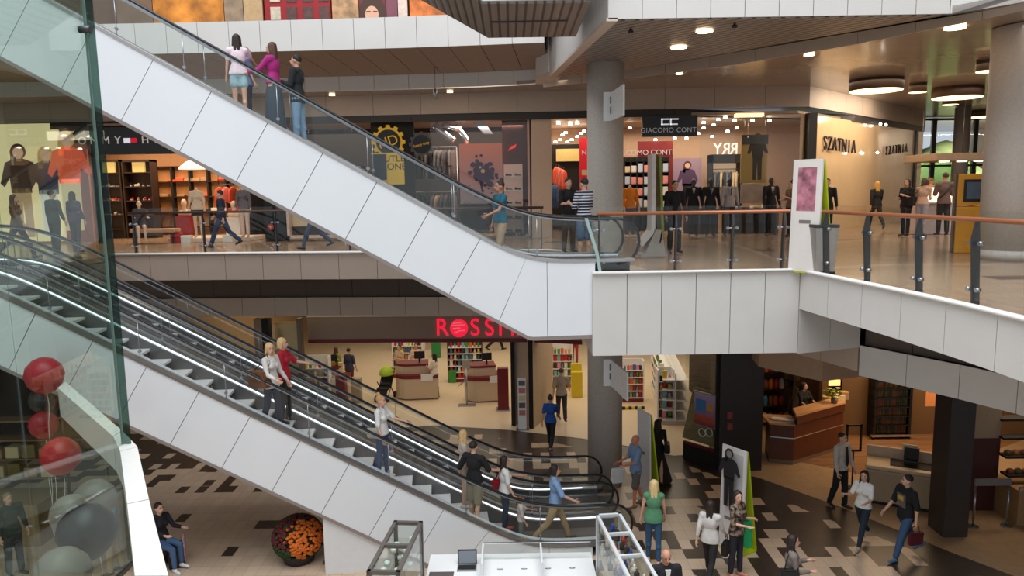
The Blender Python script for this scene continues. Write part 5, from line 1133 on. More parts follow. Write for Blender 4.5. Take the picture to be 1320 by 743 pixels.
# flowers on the counter
g = c1.lerp(c2, .72); t = thing('flower_bouquet', 'yellow flower bouquet standing on the café counter', 'flowers', (g.x + .15, g.y + .12, 1.45)); MB().lathe([(0, 0), (.08, 0), (.1, .14), (.09, .14), (0, .1)], n=14).build('vase', M((120, 100, 70), .3), t); rnd = random.Random(9)
for k in range(26):
    a = rnd.uniform(0, 2 * PI); r = rnd.uniform(.04, .3); z = .22 + rnd.uniform(0, .22) - r * .2; mb = MB(); p = V((math.cos(a) * r, math.sin(a) * r, z))
    if k % 3 == 0: mb.ell(p, (.09, .05, .03), Euler((rnd.uniform(-1, 1), rnd.uniform(-1, 1), a)).to_matrix(), 1); mb.tube([(0, 0, .1), p], .006, 5); mb.build('leaf', M((96, 130, 50), .7), t)
    else:
        for j in range(5): mb.ell(p + V((math.cos(j * 1.257) * .04, math.sin(j * 1.257) * .04, .01)), (.035, .035, .015), None, 1)
        mb.tube([(0, 0, .1), p], .005, 5); mb.build('flower', (M((240, 200, 60), .6), M((246, 224, 140), .6))[k % 2], t)
for k, (f, c, lb) in enumerate(((.9, PR['cream'], 'cream box right of the bouquet on the café counter'), (.98, PR['tan'], 'tan carton at the right end of the café counter'))):
    g = c1.lerp(c2, f); tag(MB().box((g.x + .0, g.y + .1, 1.452), (g.x + .22, g.y + .32, 1.452 + .16 + .06 * k), .01).build('box', c), lb, 'box')
for k in range(4): g = c0.lerp(c1, .2 + .2 * k); tag(MB().lathe([(0, 0), (.1, 0), (.13, .03), (.12, .04), (0, .02)], n=16).build('plate', PLASTIC_W, None, (g.x + .1, g.y + .25, 1.172)), 'pale plate on the stone top of the café counter', 'plate', 'plates on the café counter')
# shelves behind with jars and bags
q0 = rect(975, 483, 1015, 548, 22.6, .35); lo, hi = q0; t = thing('back_shelf', 'dark back shelf of jars and packets behind the café counter', 'shelf'); MB().box((lo[0], 22.9, 0), (hi[0], 22.95, hi[2])).build('back_panel', M((58, 36, 24), .5, 0, .1), t)
for k in range(4):
    z = lo[2] + .05 + k * .55; MB().box((lo[0], 22.6, z - .02), (hi[0], 22.9, z)).build('shelf', M((50, 32, 22), .5), t)
    for j in range(5):
        c = [(180, 60, 30), (216, 206, 196), (60, 130, 150), (120, 70, 40), (206, 110, 50)][(j + k) % 5]; mb = MB(); mb.lathe([(0, 0), (.08, 0), (.085, .03), (.085, .25), (.06, .28), (.06, .32), (0, .32)], n=12); o = mb.build('jar', M(c, .3, 0, .02)); o.location = (lo[0] + .15 + j * (hi[0] - lo[0] - .3) / 4, 22.74, z + .001); tag(o, 'storage jar on the dark back shelf of the café', 'jar', 'jars on the café back shelf')
MB().box((lo[0], 22.6, 0), (lo[0] + .05, 22.9, hi[2])).build('side', BLACK, t)
# dark tree-like bark column and hanging screen
q = PY(1022, 520, 22.2); mb = MB(); mb.tube([(q.x + .05 * math.sin(z * 3), 22.2, z) for z in [i * .33 for i in range(13)]], .22, 10); rnd = random.Random(2)
for k in range(24): a = rnd.uniform(0, 6.28); z = rnd.uniform(.2, 3); mb.cap((q.x + math.cos(a) * .2, 22.2 + math.sin(a) * .2, z), (q.x + math.cos(a + .3) * .22, 22.2 + math.sin(a + .3) * .22, z + .6), .03, .015, 6)
tag(mb.build('bark_post', M((56, 36, 26), .8, 0, .3, 6)), 'rough dark bark-covered post behind the café counter', 'post')
t = thing('hanging_screen', 'black screen unit hanging over the café counter', 'screen'); lo, hi = rect(1066, 489, 1086, 509, 21.6, .3); MB().box(lo, hi, .02).build('housing', BLACK, t); MB().box((lo[0] + .04, 21.58, hi[2] - .2), (hi[0] - .08, 21.6, hi[2] - .02)).build('lit_face', M((255, 190, 120), .5, 0, 0, 9, 1.5), t); mb = MB(); mb.box((hi[0] - .06, 21.7, hi[2] - .26), (hi[0] + .2, 21.8, hi[2] - .06)); mb.build('blue_screen', M((90, 150, 180), .4, 0, 0, 9, .6), t); mb = MB(); mb.cyl(((lo[0] + hi[0]) / 2, 21.7, hi[2]), ((lo[0] + hi[0]) / 2, 21.7, 3.96), .02); mb.build('rod', BLACK, t)
# slim dark stand by the man in white
g = P(1098, 630); t = thing('notice_stand', 'slim dark notice frame on a pole at the wine shop entrance', 'stand', (g.x, g.y, .012)); MB().cyl((0, 0, 0), (0, 0, 1.0), .02).build('pole', BLACK, t); mb = MB()
for lo_, hi_ in (((-.2, 0, .95), (-.15, .03, 1.65)), ((.15, 0, .95), (.2, .03, 1.65)), ((-.2, 0, .95), (.2, .03, 1.0)), ((-.2, 0, 1.6), (.2, .03, 1.65))): mb.box(lo_, hi_)
mb.build('frame', BLACK, t); MB().cyl((0, 0, 0), (0, 0, .02), .16).build('foot', BLACK, t)
# checkout of the wine shop
g = P(1190, 672); t = thing('checkout_counter', 'beige checkout counter with a belt beside the dark pillar', 'counter', (g.x + .22, g.y + .9, .012), R(-28)); MB().box((-1.0, -.4, .06), (.9, .4, .85), .06).build('body', M((176, 152, 122), .5, 0, .03), t); MB().box((-1.02, -.42, .85), (.92, .42, .95), .04).build('top', M((206, 180, 146), .4), t); MB().box((-.5, -.25, .952), (.7, .25, .96)).build('belt', BLACKMAT, t); MB().box((-.98, -.38, 0), (.88, .38, .06)).build('plinth', BLACKMAT, t)
mb = MB(); mb.box((-1.02, .33, .95), (.5, .38, 1.2)); mb.build('rear_screen', M((196, 176, 150), .4), t)
t2 = thing('cash_register', 'black and cream cash register on the checkout counter', 'register', (g.x + .18, g.y + .95, .964), R(-28)); MB().box((-.15, -.12, 0), (.15, .12, .12), .01).build('base', BLACK, t2); MB().box((-.16, -.02, .12), (.16, .06, .42), .01).build('screen', BLACK, t2); MB().box((-.2, .06, .3), (.12, .1, .46), .01).build('customer_display', PR['cream'], t2)
# ------------------------------------------------------------------ railings of the first floor
HANDR = M((168, 104, 70), .3, .35, .04)
def railing(label, pts, posts, lean, z0, hand, name='glass_railing', back=0.0):
    t = thing(name, label, 'railing'); pts = [V((p[0], p[1], 0)) for p in pts]
    mb = MB(); mb.tube([p + V((0, 0, z0 + 1.1)) for p in pts], .034, 10); mb.build('handrail', hand, t)
    Ls = [0]
    for a, b in zip(pts, pts[1:]): Ls.append(Ls[-1] + (b - a).length)
    def at(s):
        i = 0
        while i < len(Ls) - 2 and Ls[i + 1] < s: i += 1
        return pts[i].lerp(pts[i + 1], (s - Ls[i]) / (Ls[i + 1] - Ls[i])), (pts[i + 1] - pts[i]).normalized()
    for s in posts:
        p, u = at(s); n = V((u.y, -u.x, 0)); o = n * -.04
        mb = MB(); mb.slab([p + o + n * .05 + V((0, 0, z0)), p + o - n * .05 + V((0, 0, z0)), p + o - n * (.05 - lean) + V((0, 0, z0 + .85)), p - n * .02 + V((0, 0, z0 + 1.07)), p + n * .03 + V((0, 0, z0 + 1.07)), p + o + n * (.06 + lean) + V((0, 0, z0 + .85))], u * .03)
        po = mb.build('post', DKSTEEL, t)
        for zz in (.2, .8):
            mb = MB(); mb.cyl(p + u * -.07 + n * .03 + V((0, 0, z0 + zz)), p + u * -.07 - n * .03 + V((0, 0, z0 + zz)), .028, n=10); mb.cyl(p + u * .1 + n * .03 + V((0, 0, z0 + zz)), p + u * .1 - n * .03 + V((0, 0, z0 + zz)), .028, n=10); mb.cyl(p - u * .1 + V((0, 0, z0 + zz)), p + u * .12 + V((0, 0, z0 + zz)), .012, n=8); c = mb.build('glass_clamp', STEEL, po)
    for a, b in zip(posts, posts[1:]):
        m = 4 if b - a > .6 else 2; q = [at(a + .05 + (b - a - .1) * i / m)[0] for i in range(m + 1)]; mb = MB()
        for c, d in zip(q, q[1:]):
            u = (d - c).normalized(); n = V((u.y, -u.x, 0)); mb.slab([c + V((0, 0, z0 + .06)), d + V((0, 0, z0 + .06)), d + V((0, 0, z0 + 1.22)), c + V((0, 0, z0 + 1.22))], n * -.012)
        bmesh.ops.remove_doubles(mb.bm, verts=mb.bm.verts[:], dist=1e-4); mb.build('glass_panel', GLASS, t)
    return t
edge = [(1.6, 13.72), (5.3, 13.72)] + [(p[0] + .13, p[1] + .08) for p in VOID1[8:]]
Lt = [0, 1.45, 2.45, 3.4]
sP = [.02, 1.45, 2.5, 3.45, 4.5, 5.7, 6.95, 8.1, 9.2, 10.3, 11.2]
railing('copper-handrailed glass railing along the near gallery edge', edge, sP, .05, 6.02, HANDR)
ledge = [(-10.3, 19.95), (-7.5, 19.85), (-3.5, 19.5), (.85, 19.25)]
railing('dark-railed glass railing along the far gallery edge', ledge, [.1, 2.0, 4.0, 6.0, 8.0, 10.0, 11.1], 0, 6.02, M((84, 58, 46), .35, .3))
# slanting glass end panel at the corner of the bridge
t = thing('glass_end_panel', 'slanting glass end panel at the escalator corner of the bridge', 'glass panel'); mb = MB(); mb.slab([(1.62, 13.68, 6.03), (1.6, 13.68, 6.4), (1.36, 13.68, 7.05), (1.5, 13.68, 7.05), (1.72, 13.68, 6.4), (1.72, 13.68, 6.03)], (0, .9, 0)); mb.build('pane', GLASS, t)
mb = MB(); mb.slab([(1.62, 13.66, 6.03), (1.56, 13.66, 6.4), (1.36, 13.66, 7.05), (1.42, 13.66, 7.05), (1.62, 13.66, 6.4), (1.68, 13.66, 6.03)], (0, .03, 0)); mb.build('polished_edge', M((170, 190, 182), .12, .4, 0), t)
# ------------------------------------------------------------------ columns
cq = PY(780, 330, 18.3); mb = MB(); mb.cyl((cq.x, 18.3, 0), (cq.x, 18.3, 10.57), .44, n=40); struct(mb, 'wall_column', CONC)
cr = PY(1306, 300, 15.3); mb = MB(); mb.cyl((cr.x, 15.3, 6), (cr.x, 15.3, 10.66), .62, n=40); mb.cyl((cr.x, 15.3, 6), (cr.x, 15.3, 6.2), .635, n=40); struct(mb, 'wall_column.001', M((204, 196, 188), .6, 0, .06, 20))
def blade_sign(label, pxs, py0, py1, Y, near):
    a = PY(pxs[0], (py0 + py1) / 2, Y); zt = PY(pxs[0], py0, Y).z; zb = PY(pxs[0], py1, Y).z; m = PY(pxs[1], 0, Y).x; n = PY(pxs[2], (py0 + py1) / 2, near).x
    t = thing('hanging_sign', label, 'sign'); mb = MB(); dz = (zt - zb)
    mb.slab([(a.x, Y, zb), (m, Y, zb), (m, Y, zt), (a.x, Y, zt)], (0, .06, 0)); mb.build('side_panel', PLASTIC_W, t)
    mb = MB(); mb.slab([(m, Y, zb), (n, near, zb), (n, near, zt), (m, Y, zt)], (.04, 0, 0)); mb.build('front_panel', M((226, 224, 222), .4), t); mb = MB()
    for z in (zb + dz * .25, zb + dz * .6): mb = MB(); mb.box((m - .025, Y - .01, z), (m + .015, Y, z + .16)); mb.build('clamp', DKSTEEL, t)
    return t
blade_sign('white angled sign on the round column, upper floor', (778, 788, 803), 119, 156, 17.6, 16.3)
blade_sign('white angled sign on the round column, below the bridge', (778, 788, 808), 464, 498, 17.6, 16.3)
# ------------------------------------------------------------------ leaning advertising totems: white board, lime inside, curved foot
LIMEB = M((178, 196, 30), .5, 0, .03)
def totem(label, px, py, z, h, w, rz, print_, d=.44):
    g = P(px, py, z); t = thing('advertising_stand', label, 'advertising stand', (g.x, g.y, z), rz); th = .035
    fr = [(0, -d * .5, 0), (0, -.16, h), (0, -.16 + th, h), (0, -d * .5 + th * 1.2, 0)]
    MB().slab([V(p) + V((-w / 2, 0, 0)) for p in fr], (w, 0, 0)).build('front_board', M((224, 218, 212), .4, 0, .02), t)
    fr = [(0, d * .5, 0), (0, -.16 + th, h), (0, -.16 + 2 * th, h - .02), (0, d * .5 + th, 0)]
    MB().slab([V(p) + V((-w / 2, 0, 0)) for p in fr], (w, 0, 0)).build('rear_board', LIMEB, t)
    MB().box((-w / 2, -d * .5, 0), (w / 2, d * .5, .03)).build('foot_plate', LIMEB if print_ != 'grey' else M((150, 140, 132), .6), t)
    sl = lambda zz: -d * .5 + (-.16 + d * .5) * zz / h - .004
    def on(x0, x1, za, zb, mat, nm, off=.0): MB().slab([(x0, sl(za) - off, za), (x1, sl(za) - off, za), (x1, sl(zb) - off, zb), (x0, sl(zb) - off, zb)], (0, .003, 0)).build(nm, mat, t)
    if print_ == 'pink':
        on(-w * .32, w * .32, h * .55, h * .93, M((170, 110, 124), .5, 0, .55, 7), 'printed_picture'); on(-w * .2, w * .2, h * .44, h * .47, PR['grey'], 'printed_line')
    elif print_ == 'man':
        on(-w * .4, w * .4, h * .42, h * .95, M((196, 190, 188), .5, 0, .05), 'printed_picture'); mb = MB(); fig_print(mb, 0, sl(h * .7) - .13, h * .45, h * .55); o = mb.build('printed_figure', [PR['black'], PR['grey'], PR['black'], PR['black']], t); on(-w * .3, w * .3, h * .3, h * .33, PR['grey'], 'printed_line')
    else: on(-w * .3, w * .1, h * .5, h * .53, PR['grey'], 'printed_line')
    return t
totem('leaning advertising stand with a pink picture beside the steel bin', 1044, 351, 6.0, 2.05, .62, R(-60), 'pink')
totem('leaning white stand with a printed man on the dark floor tiles', 950, 708, 0, 2.25, .62, R(-57), 'man')
totem('narrow stand seen edge-on beside the bald man in blue', 836, 640, 0, 2.2, .66, R(-74), 'grey', .26)
# curved grey stand by the suit shop
g = P(846, 329, 6); t = thing('advertising_stand', 'grey curved-foot advertising stand seen edge-on beside the column', 'advertising stand', (g.x, g.y, 6), 0)
mb = MB(); sec = [(-.05, 2.35), (-.05, .65), (-.1, .5), (-.35, .22), (-.4, .28), (-.16, .58), (-.14, .7), (-.14, 2.35)]; mb.slab([(x - .02, -.2, zz) for x, zz in sec], (0, .55, 0)); mb.build('front_board', M((206, 198, 190), .5), t)
mb = MB(); sec = [(.0, 2.35), (.05, 2.35), (.14, .6), (.06, .3), (.03, .3), (.08, .62)]; mb.slab([(x, -.2, zz) for x, zz in sec], (0, .55, 0)); mb.build('rear_board', M((120, 128, 40), .5), t)
mb = MB(); mb.prism([(-.42, -.3), (.2, -.3), (.2, .4), (-.42, .4)], 0, .05); mb.slab([(-.3, -.2, .05), (.18, -.2, .05), (.08, -.2, .6), (-.06, -.2, .6)], (0, .5, 0)); mb.build('foot_block', M((170, 160, 150), .7, 0, .05), t)
# litter bin
g = P(1062, 354, 6); t = thing('litter_bin', 'brushed steel litter bin behind the glass railing', 'bin', (g.x + .0, g.y + .1, 6)); t.scale = (.8, .8, .97); mb = MB(); mb.prism([(-.22, -.2), (.22, -.2), (.22, .2), (-.22, .2)], .0, .06); mb.build('base', BLACK, t); mb = MB()
mb.slab([(-.2, -.19, .06), (.2, -.19, .06), (.26, -.22, .86), (-.26, -.22, .86)], (0, .4, 0)); mb.build('body', M((176, 172, 168), .3, .85, .03), t); MB().box((-.27, -.23, .86), (.27, .22, .92), .01).build('lid', DKSTEEL, t)
# ------------------------------------------------------------------ yellow machine and service counter on the right
g = P(1259, 327, 6); t = thing('ticket_machine', 'tall yellow machine with a dark screen beside the right column', 'machine', (g.x + .12, g.y + .3, 6), R(-26)); YM = M((236, 166, 40), .45, 0, .02)
MB().box((-.42, -.28, 0), (.42, .28, 1.05), .02).build('lower_cabinet', YM, t); MB().box((-.42, -.26, 1.07), (.42, .26, 1.78), .02).build('upper_cabinet', YM, t); MB().box((-.3, -.285, 1.16), (.34, -.255, 1.66), .01).build('screen', BLACK, t); MB().box((-.24, -.292, 1.22), (.28, -.284, 1.6)).build('display', M((60, 70, 84), .3, 0, .3, 6, .3), t); MB().box((-.46, -.2, 0), (-.42, .28, 1.8)).build('side_panel', M((84, 74, 64), .5), t)
g = P(1226, 306, 6); t = thing('service_counter', 'white lit service counter near the yellow machine', 'counter', (g.x + .3, g.y + 1.6, 6)); MB().box((-.7, -.4, 0), (.9, .4, .95), .03).build('body', M((226, 214, 220), .4), t); MB().box((-.75, -.45, .95), (.95, .45, 1.0), .01).build('top', PLASTIC_W, t); MB().box((-.25, -.2, 1.0), (.5, .1, 1.45), .02).build('lit_panel', M((250, 226, 206), .5, 0, .05, 9, 1.0), t)
lo, hi = rect(1208, 197, 1278, 207, 25.5, 2.2); t = thing('canopy', 'flat tan canopy with lamps over the service counter', 'canopy'); MB().box(lo, hi, .03).build('slab', M((156, 134, 114), .5), t)
for px in (1217, 1240, 1262): q = PY(px, 207, 25.9); mb = MB(); mb.cyl((q.x, 25.9, lo[2] - .03), (q.x, 25.9, lo[2]), .16); mb.build('lamp', M((255, 230, 190), .5, 0, 0, 9, 5), t)
mb = MB()
for x in (lo[0] + .3, hi[0] - .1): mb.cyl((x, 27, hi[2]), (x, 27, 10.66), .012)
mb.build('hanger', STEEL, t)
q = PY(1238, 200, 31.0); mb = MB(); mb.cyl((q.x, 31.0, 6), (q.x, 31.0, 10.66), .3, n=28); struct(mb, 'wall_column.002', M((150, 146, 142), .5))
# ------------------------------------------------------------------ ceiling lamps
def drum(px, py, wpx, label, zc=10.68):
    hgt = .3 if wpx > 40 else .24; q = P(px, py, zc - hgt - .025); Y = q.y; r = wpx / 950 * Y / 2 * .97; t = thing('drum_lamp', label, 'lamp', (q.x, Y, q.z)); MB().lathe([(r, 0), (r, hgt), (r * .97, hgt + .02), (0, hgt + .02)], n=40).build('drum', M((82, 60, 44), .5), t); mb = MB(); mb.lathe([(0, .0), (r * .98, 0), (r * .98, .02), (0, .02)], (0, 0, -.012), n=40); mb.build('diffuser', M((255, 218, 158), .5, 0, 0, 9, 3.2), t)
drum(1129, 117, 65, 'large drum ceiling lamp left of the pair on the right'); drum(1234, 126, 60, 'large drum ceiling lamp nearer the right column'); drum(1183, 119, 21, 'small drum ceiling lamp between the two large ones'); drum(1225, 135, 19, 'small drum ceiling lamp below the right large one'); drum(1273, 92, 27, 'small drum ceiling lamp at the top right by the column'); drum(1266, 151, 36, 'drum ceiling lamp farthest back beside the right column')
def downlight(px, py, z, r, label, e=8):
    q = P(px, py, z); mb = MB(); mb.lathe([(0, 0), (r, 0), (r * .95, .03), (0, .03)], (q.x, q.y, z - .03), 18); tag(mb.build('downlight', M((255, 216, 170), .5, 0, 0, 9, e)), label, 'lamp')
downlight(908, 39, 10.55, .16, 'right lit downlight in the ribbed ceiling'); downlight(875, 60, 10.55, .17, 'left lit downlight in the ribbed ceiling'); downlight(876, 94, 10.67, .1, 'small downlight behind the pale beam right of the column'); downlight(1043, 70, 10.67, .12, 'small downlight under the pale beam at centre right'); downlight(1231, 35, 10.67, .2, 'downlight in the upper right corner of the ceiling'); downlight(722, 108, 10.67, .1, 'small downlight left of the round column', 4); downlight(428, 122, 10.67, .1, 'dim downlight over the black streetwear front', 3); downlight(580, 118, 10.67, .1, 'dim downlight over the shoe window', 3)
for px, py, lb in ((813, 37, 'small black ceiling fitting near the left downlight'), (947, 30, 'small black ceiling fitting near the right downlight'), (1160, 137, 'small black ceiling fitting right of the large drum lamp')):
    q = P(px, py, 10.55 if px < 1000 else 10.68); mb = MB(); mb.lathe([(0, 0), (.05, .01), (.05, .05), (.02, .06), (.02, .1), (0, .1)], (q.x, q.y, 10.46 if px < 1000 else 10.58), 12); tag(mb.build('sensor', BLACK), lb, 'sensor')
q = PY(561, 122, 21.5); mb = MB(); mb.cyl((q.x, 21.5, q.z - .12), (q.x, 21.5, q.z + .15), .05); mb.cyl((q.x, 21.5, q.z + .1), (q.x, 21.5, 11.1), .015); tag(mb.build('ceiling_camera', STEEL), 'small grey cylinder fitting under the left soffit', 'fitting')
# ------------------------------------------------------------------ shop windows of the second floor, top edge
Y = 24.6
def up(px0, px1, mat, label, name='window_graphic', cat='graphic', dz=0): a = PY(px0, 10, Y); b = PY(px1, 10, Y); return panel(name, mat, ((a.x, Y + dz, 12.0), (b.x, Y + dz + .1, 15.6)), label, cat)
struct(MB().box((-18, 25.2, 11.95), (2, 25.4, 16.5)), 'wall_gallery', M((110, 84, 66), .7, 0, .1))
up(150, 196, M((120, 96, 76), .6, 0, .2, 2), 'brown shop graphic at the far left of the top floor')
up(197, 288, M((206, 132, 50), .6, 0, .65, 1.6), 'orange and brown blurred shop graphic on the top floor'); up(289, 313, M((150, 130, 108), .6, 0, .3, 3), 'grey-brown shop graphic right of the orange one'); up(314, 338, M((190, 160, 120), .6, 0, .1), 'plain tan panel on the top floor')
t = thing('red_display', 'red shop display with small framed pictures on the top floor', 'display'); a = PY(341, 10, Y); b = PY(426, 10, Y); MB().box((a.x, Y, 12.0), (b.x, Y + .3, 15.6)).build('back_panel', M((150, 20, 30), .5, 0, .08), t)
for k in range(4):
    for j in range(2): x = a.x + .35 + k * .52; z = 13.1 + j * .55; mb = MB(); mb.box((x - .16, Y - .03, z), (x + .16, Y, z + .4)); mb.build('picture', (M((90, 60, 56), .5, 0, .3, 8), M((200, 190, 170), .5, 0, .2, 9))[1 if k == 0 else 0], t)
up(428, 462, M((176, 140, 104), .6, 0, .6, 3), 'tan and white shop graphic right of the red display')
t = thing('window_graphic', 'large portrait graphic of a dark-haired face on the top floor', 'graphic'); a = PY(463, 10, Y); b = PY(497, 10, Y); MB().box((a.x, Y, 12.0), (b.x, Y + .08, 15.6)).build('sheet', M((110, 44, 50), .6, 0, .2, 2), t); mb = MB(); cx = (a.x + b.x) / 2; disc(mb, (cx, Y - .012, 13.35), .42, .01); mb.mi = 1; disc(mb, (cx - .02, Y - .02, 13.22), .27, .008, 18, .8); mb.mi = 0; mb.slab([(cx - .2, Y - .025, 13.3), (cx - .06, Y - .025, 13.3), (cx - .06, Y - .025, 13.33), (cx - .2, Y - .025, 13.33)], (0, .004, 0)); mb.slab([(cx + .02, Y - .025, 13.3), (cx + .16, Y - .025, 13.3), (cx + .16, Y - .025, 13.33), (cx + .02, Y - .025, 13.33)], (0, .004, 0)); mb.build('printed_face', [PR['brown'], PR['skin']], t)
up(498, 512, M((120, 70, 84), .6, 0, .2, 2), 'plum shop graphic strip on the top floor'); up(513, 525, M((226, 206, 196), .6, 0, .15, 8), 'white strip panel on the top floor'); up(528, 575, M((196, 110, 50), .6, 0, .6, 3), 'orange shop shelves graphic beside the ribbed trough')
# ------------------------------------------------------------------ tall glass screen on the left
G0 = PY(172, 722, 9.5); gx = G0.x; zb = G0.z
t = thing('glass_screen', 'tall greenish glass screen filling the left edge', 'glass screen')
for ya, yb in ((5.2, 7.58), (7.6, 9.5)): MB().box((gx - .012, ya, zb), (gx + .012, yb, 14.2)).build('pane', GLASS_TINT, t)
MB().box((gx - .012, 9.5, zb), (gx + .1, 9.52, 14.2)).build('return_fin', glass_mat('fin_glass', (150, 172, 164), 1.0), t)
MB().box((gx - .016, 9.485, zb), (gx + .016, 9.5, 14.2)).build('polished_edge', GLASS_EDGE, t)
q = PY(92, 40, 9.5); mb = MB(); mb.cyl((gx - .04, 9.42, q.z), (gx + .1, 9.42, q.z), .045, n=14); mb.build('clamp', DKSTEEL, t)
MB().box((gx - .03, 5.2, zb - .05), (gx + .03, 9.52, zb)).build('bottom_channel', M((70, 64, 58), .4, .5), t)
MB().box((gx - .04, 5.2, 0), (gx + .04, 5.28, zb)).build('support_post', DKSTEEL, t)
# white capped ledge below/right of the screen
zl = 4.3; pts = [P(60, 485, zl), P(150, 557, zl), P(163, 567, zl), P(190, 645, zl), P(205, 743, zl), P(214, 800, zl)]
edgeR = [P(84, 492, zl), P(158, 556, zl), P(177, 576, zl), P(192, 644, zl), P(217, 743, zl), P(230, 800, zl)]
edgeL = [P(74, 500, zl), P(146, 563, zl), P(155, 582, zl), P(164, 650, zl), P(174, 743, zl), P(180, 800, zl)]
mb = MB(); e = .006
for i in range(5):
    A, B, Cc, D = edgeL[i], edgeR[i], edgeR[i + 1], edgeL[i + 1]
    A2, D2 = A.lerp(D, e), A.lerp(D, 1 - e); B2, C2 = B.lerp(Cc, e), B.lerp(Cc, 1 - e); mb.slab([A2, B2, C2, D2], (0, 0, -.5))
struct(mb, 'trim_40', M((228, 226, 222), .4, 0, .02))
# balloons on ribbons
def balloon(px, py, dpx, Y, col, label, gz=0.0, op=.3):
    q = PY(px, py, Y); r = dpx / 950 * Y / 2; t = thing('balloon', label, 'balloon', q); MB().lathe([(0, -r * 1.08), (r * .12, -r * 1.05), (r * .5, -r * .9), (r * .85, -r * .52), (r, 0), (r * .88, r * .48), (r * .52, r * .86), (r * .2, r * .985), (0, r)], n=32).build('skin', M(col, .4, 0, .02), t)
    MB().lathe([(.0, -r * 1.06), (.03, -r * 1.12), (0, -r * 1.12)], n=8).build('knot', M(col, .4, 0, 0), t); mb = MB(); L = q.z - gz - r * 1.1; pts = [(math.sin(i * .9) * .03, math.cos(i * 1.1) * .03, -r * 1.1 - L * i / 24) for i in range(25)]; mb.tube(pts, .005, 5); mb.build('ribbon', PLASTIC_W, t)
    tag(MB().lathe([(0, 0), (.09, 0), (.09, .04), (.03, .06), (0, .06)], n=12).build('weight', DKSTEEL, t))
    t.children[-1].location = (0, 0, -L - r * 1.1)
balloon(57, 484, 48, 12.8, (176, 34, 48), 'red balloon, upper of those behind the glass screen'); balloon(55, 516, 34, 13.6, (42, 42, 40), 'dark balloon between the two upper red ones'); balloon(56, 548, 36, 13.2, (170, 30, 44), 'red balloon partly behind the large red one'); balloon(78, 588, 50, 11.8, (180, 24, 34), 'large red balloon in the middle of the bunch')
balloon(122, 644, 55, 11.7, (132, 124, 114), 'grey balloon right of the bunch'); balloon(92, 664, 55, 10.4, (140, 130, 120), 'grey balloon behind the black one'); balloon(112, 686, 76, 9.9, (26, 24, 22), 'big black balloon low behind the glass screen'); balloon(80, 742, 76, 9.0, (146, 136, 126), 'big pale grey balloon at the bottom left')
# market stall behind the screen
g = P(20, 700, 0); t = thing('market_stall', 'wooden stall with boxes behind the glass screen', 'stall', (g.x - .2, g.y + .3, 0)); MB().box((-1.1, -.5, 0), (.9, .5, .95), .02).build('counter', M((150, 122, 84), .6, 0, .1), t)
for k in range(4):
    MB().box((-1.1, .35, 1.2 + k * .45), (.9, .7, 1.24 + k * .45)).build('shelf', M((130, 100, 66), .6), t)
for x in (-1.1, .86): MB().box((x, .66, 0), (x + .05, .72, 3.0)).build('upright', M((110, 84, 56), .6), t)
for k in range(10):
    o = MB().box((0, 0, 0), (.3, .26, .22 + .05 * (k % 3)), .02).build('crate', (PR['tan'], PR['cream'], M((130, 110, 60), .7))[k % 3]); o.location = (g.x - 1.25 + (k % 5) * .38, g.y + .66, 1.245 + (k // 5) * .45); tag(o, 'small tan crate on the stall shelves behind the glass screen', 'crate', 'crates on the stall')
# ------------------------------------------------------------------ flower ball on the floor
g = P(386, 722, 0); t = thing('flower_planter', 'round arrangement of orange and dark red flowers under the escalator', 'flowers', (g.x, g.y, 0)); MB().lathe([(0, 0), (.3, 0), (.36, .2), (.34, .22), (0, .2)], n=24).build('pot', M((50, 40, 34), .7), t); rnd = random.Random(11); mb = MB()
mb.ell((0, 0, .5), (.48, .48, .42)); mb.build('moss', M((36, 46, 26), .9, 0, .3, 12), t)
groups = {'orange_flowers': (M((206, 104, 26), .7, 0, .2, 20), []), 'red_flowers': (M((92, 22, 24), .8, 0, .2, 20), []), 'green_leaves': (M((40, 62, 30), .8, 0, .2, 20), [])}
for k in range(900):
    a = rnd.uniform(0, 2 * PI); b = math.asin(rnd.uniform(-.75, 1)); n = V((math.cos(a) * math.cos(b), math.sin(a) * math.cos(b), math.sin(b))); c = V((.62, -.7, .3)).normalized()
    nm = 'orange_flowers' if n.dot(c) > .58 + rnd.uniform(-.08, .08) else 'red_flowers' if n.z > -.1 and rnd.random() < .75 else 'green_leaves'; groups[nm][1].append(V((0, 0, .5)) + V((n.x * .5, n.y * .5, n.z * .44)))
for nm, (mt, ps) in groups.items():
    mb = MB()
    for p in ps:
        mb.ell(p, (.045, .045, .04), None, 1)
    tag(mb.build(nm, mt, t), kind='stuff')
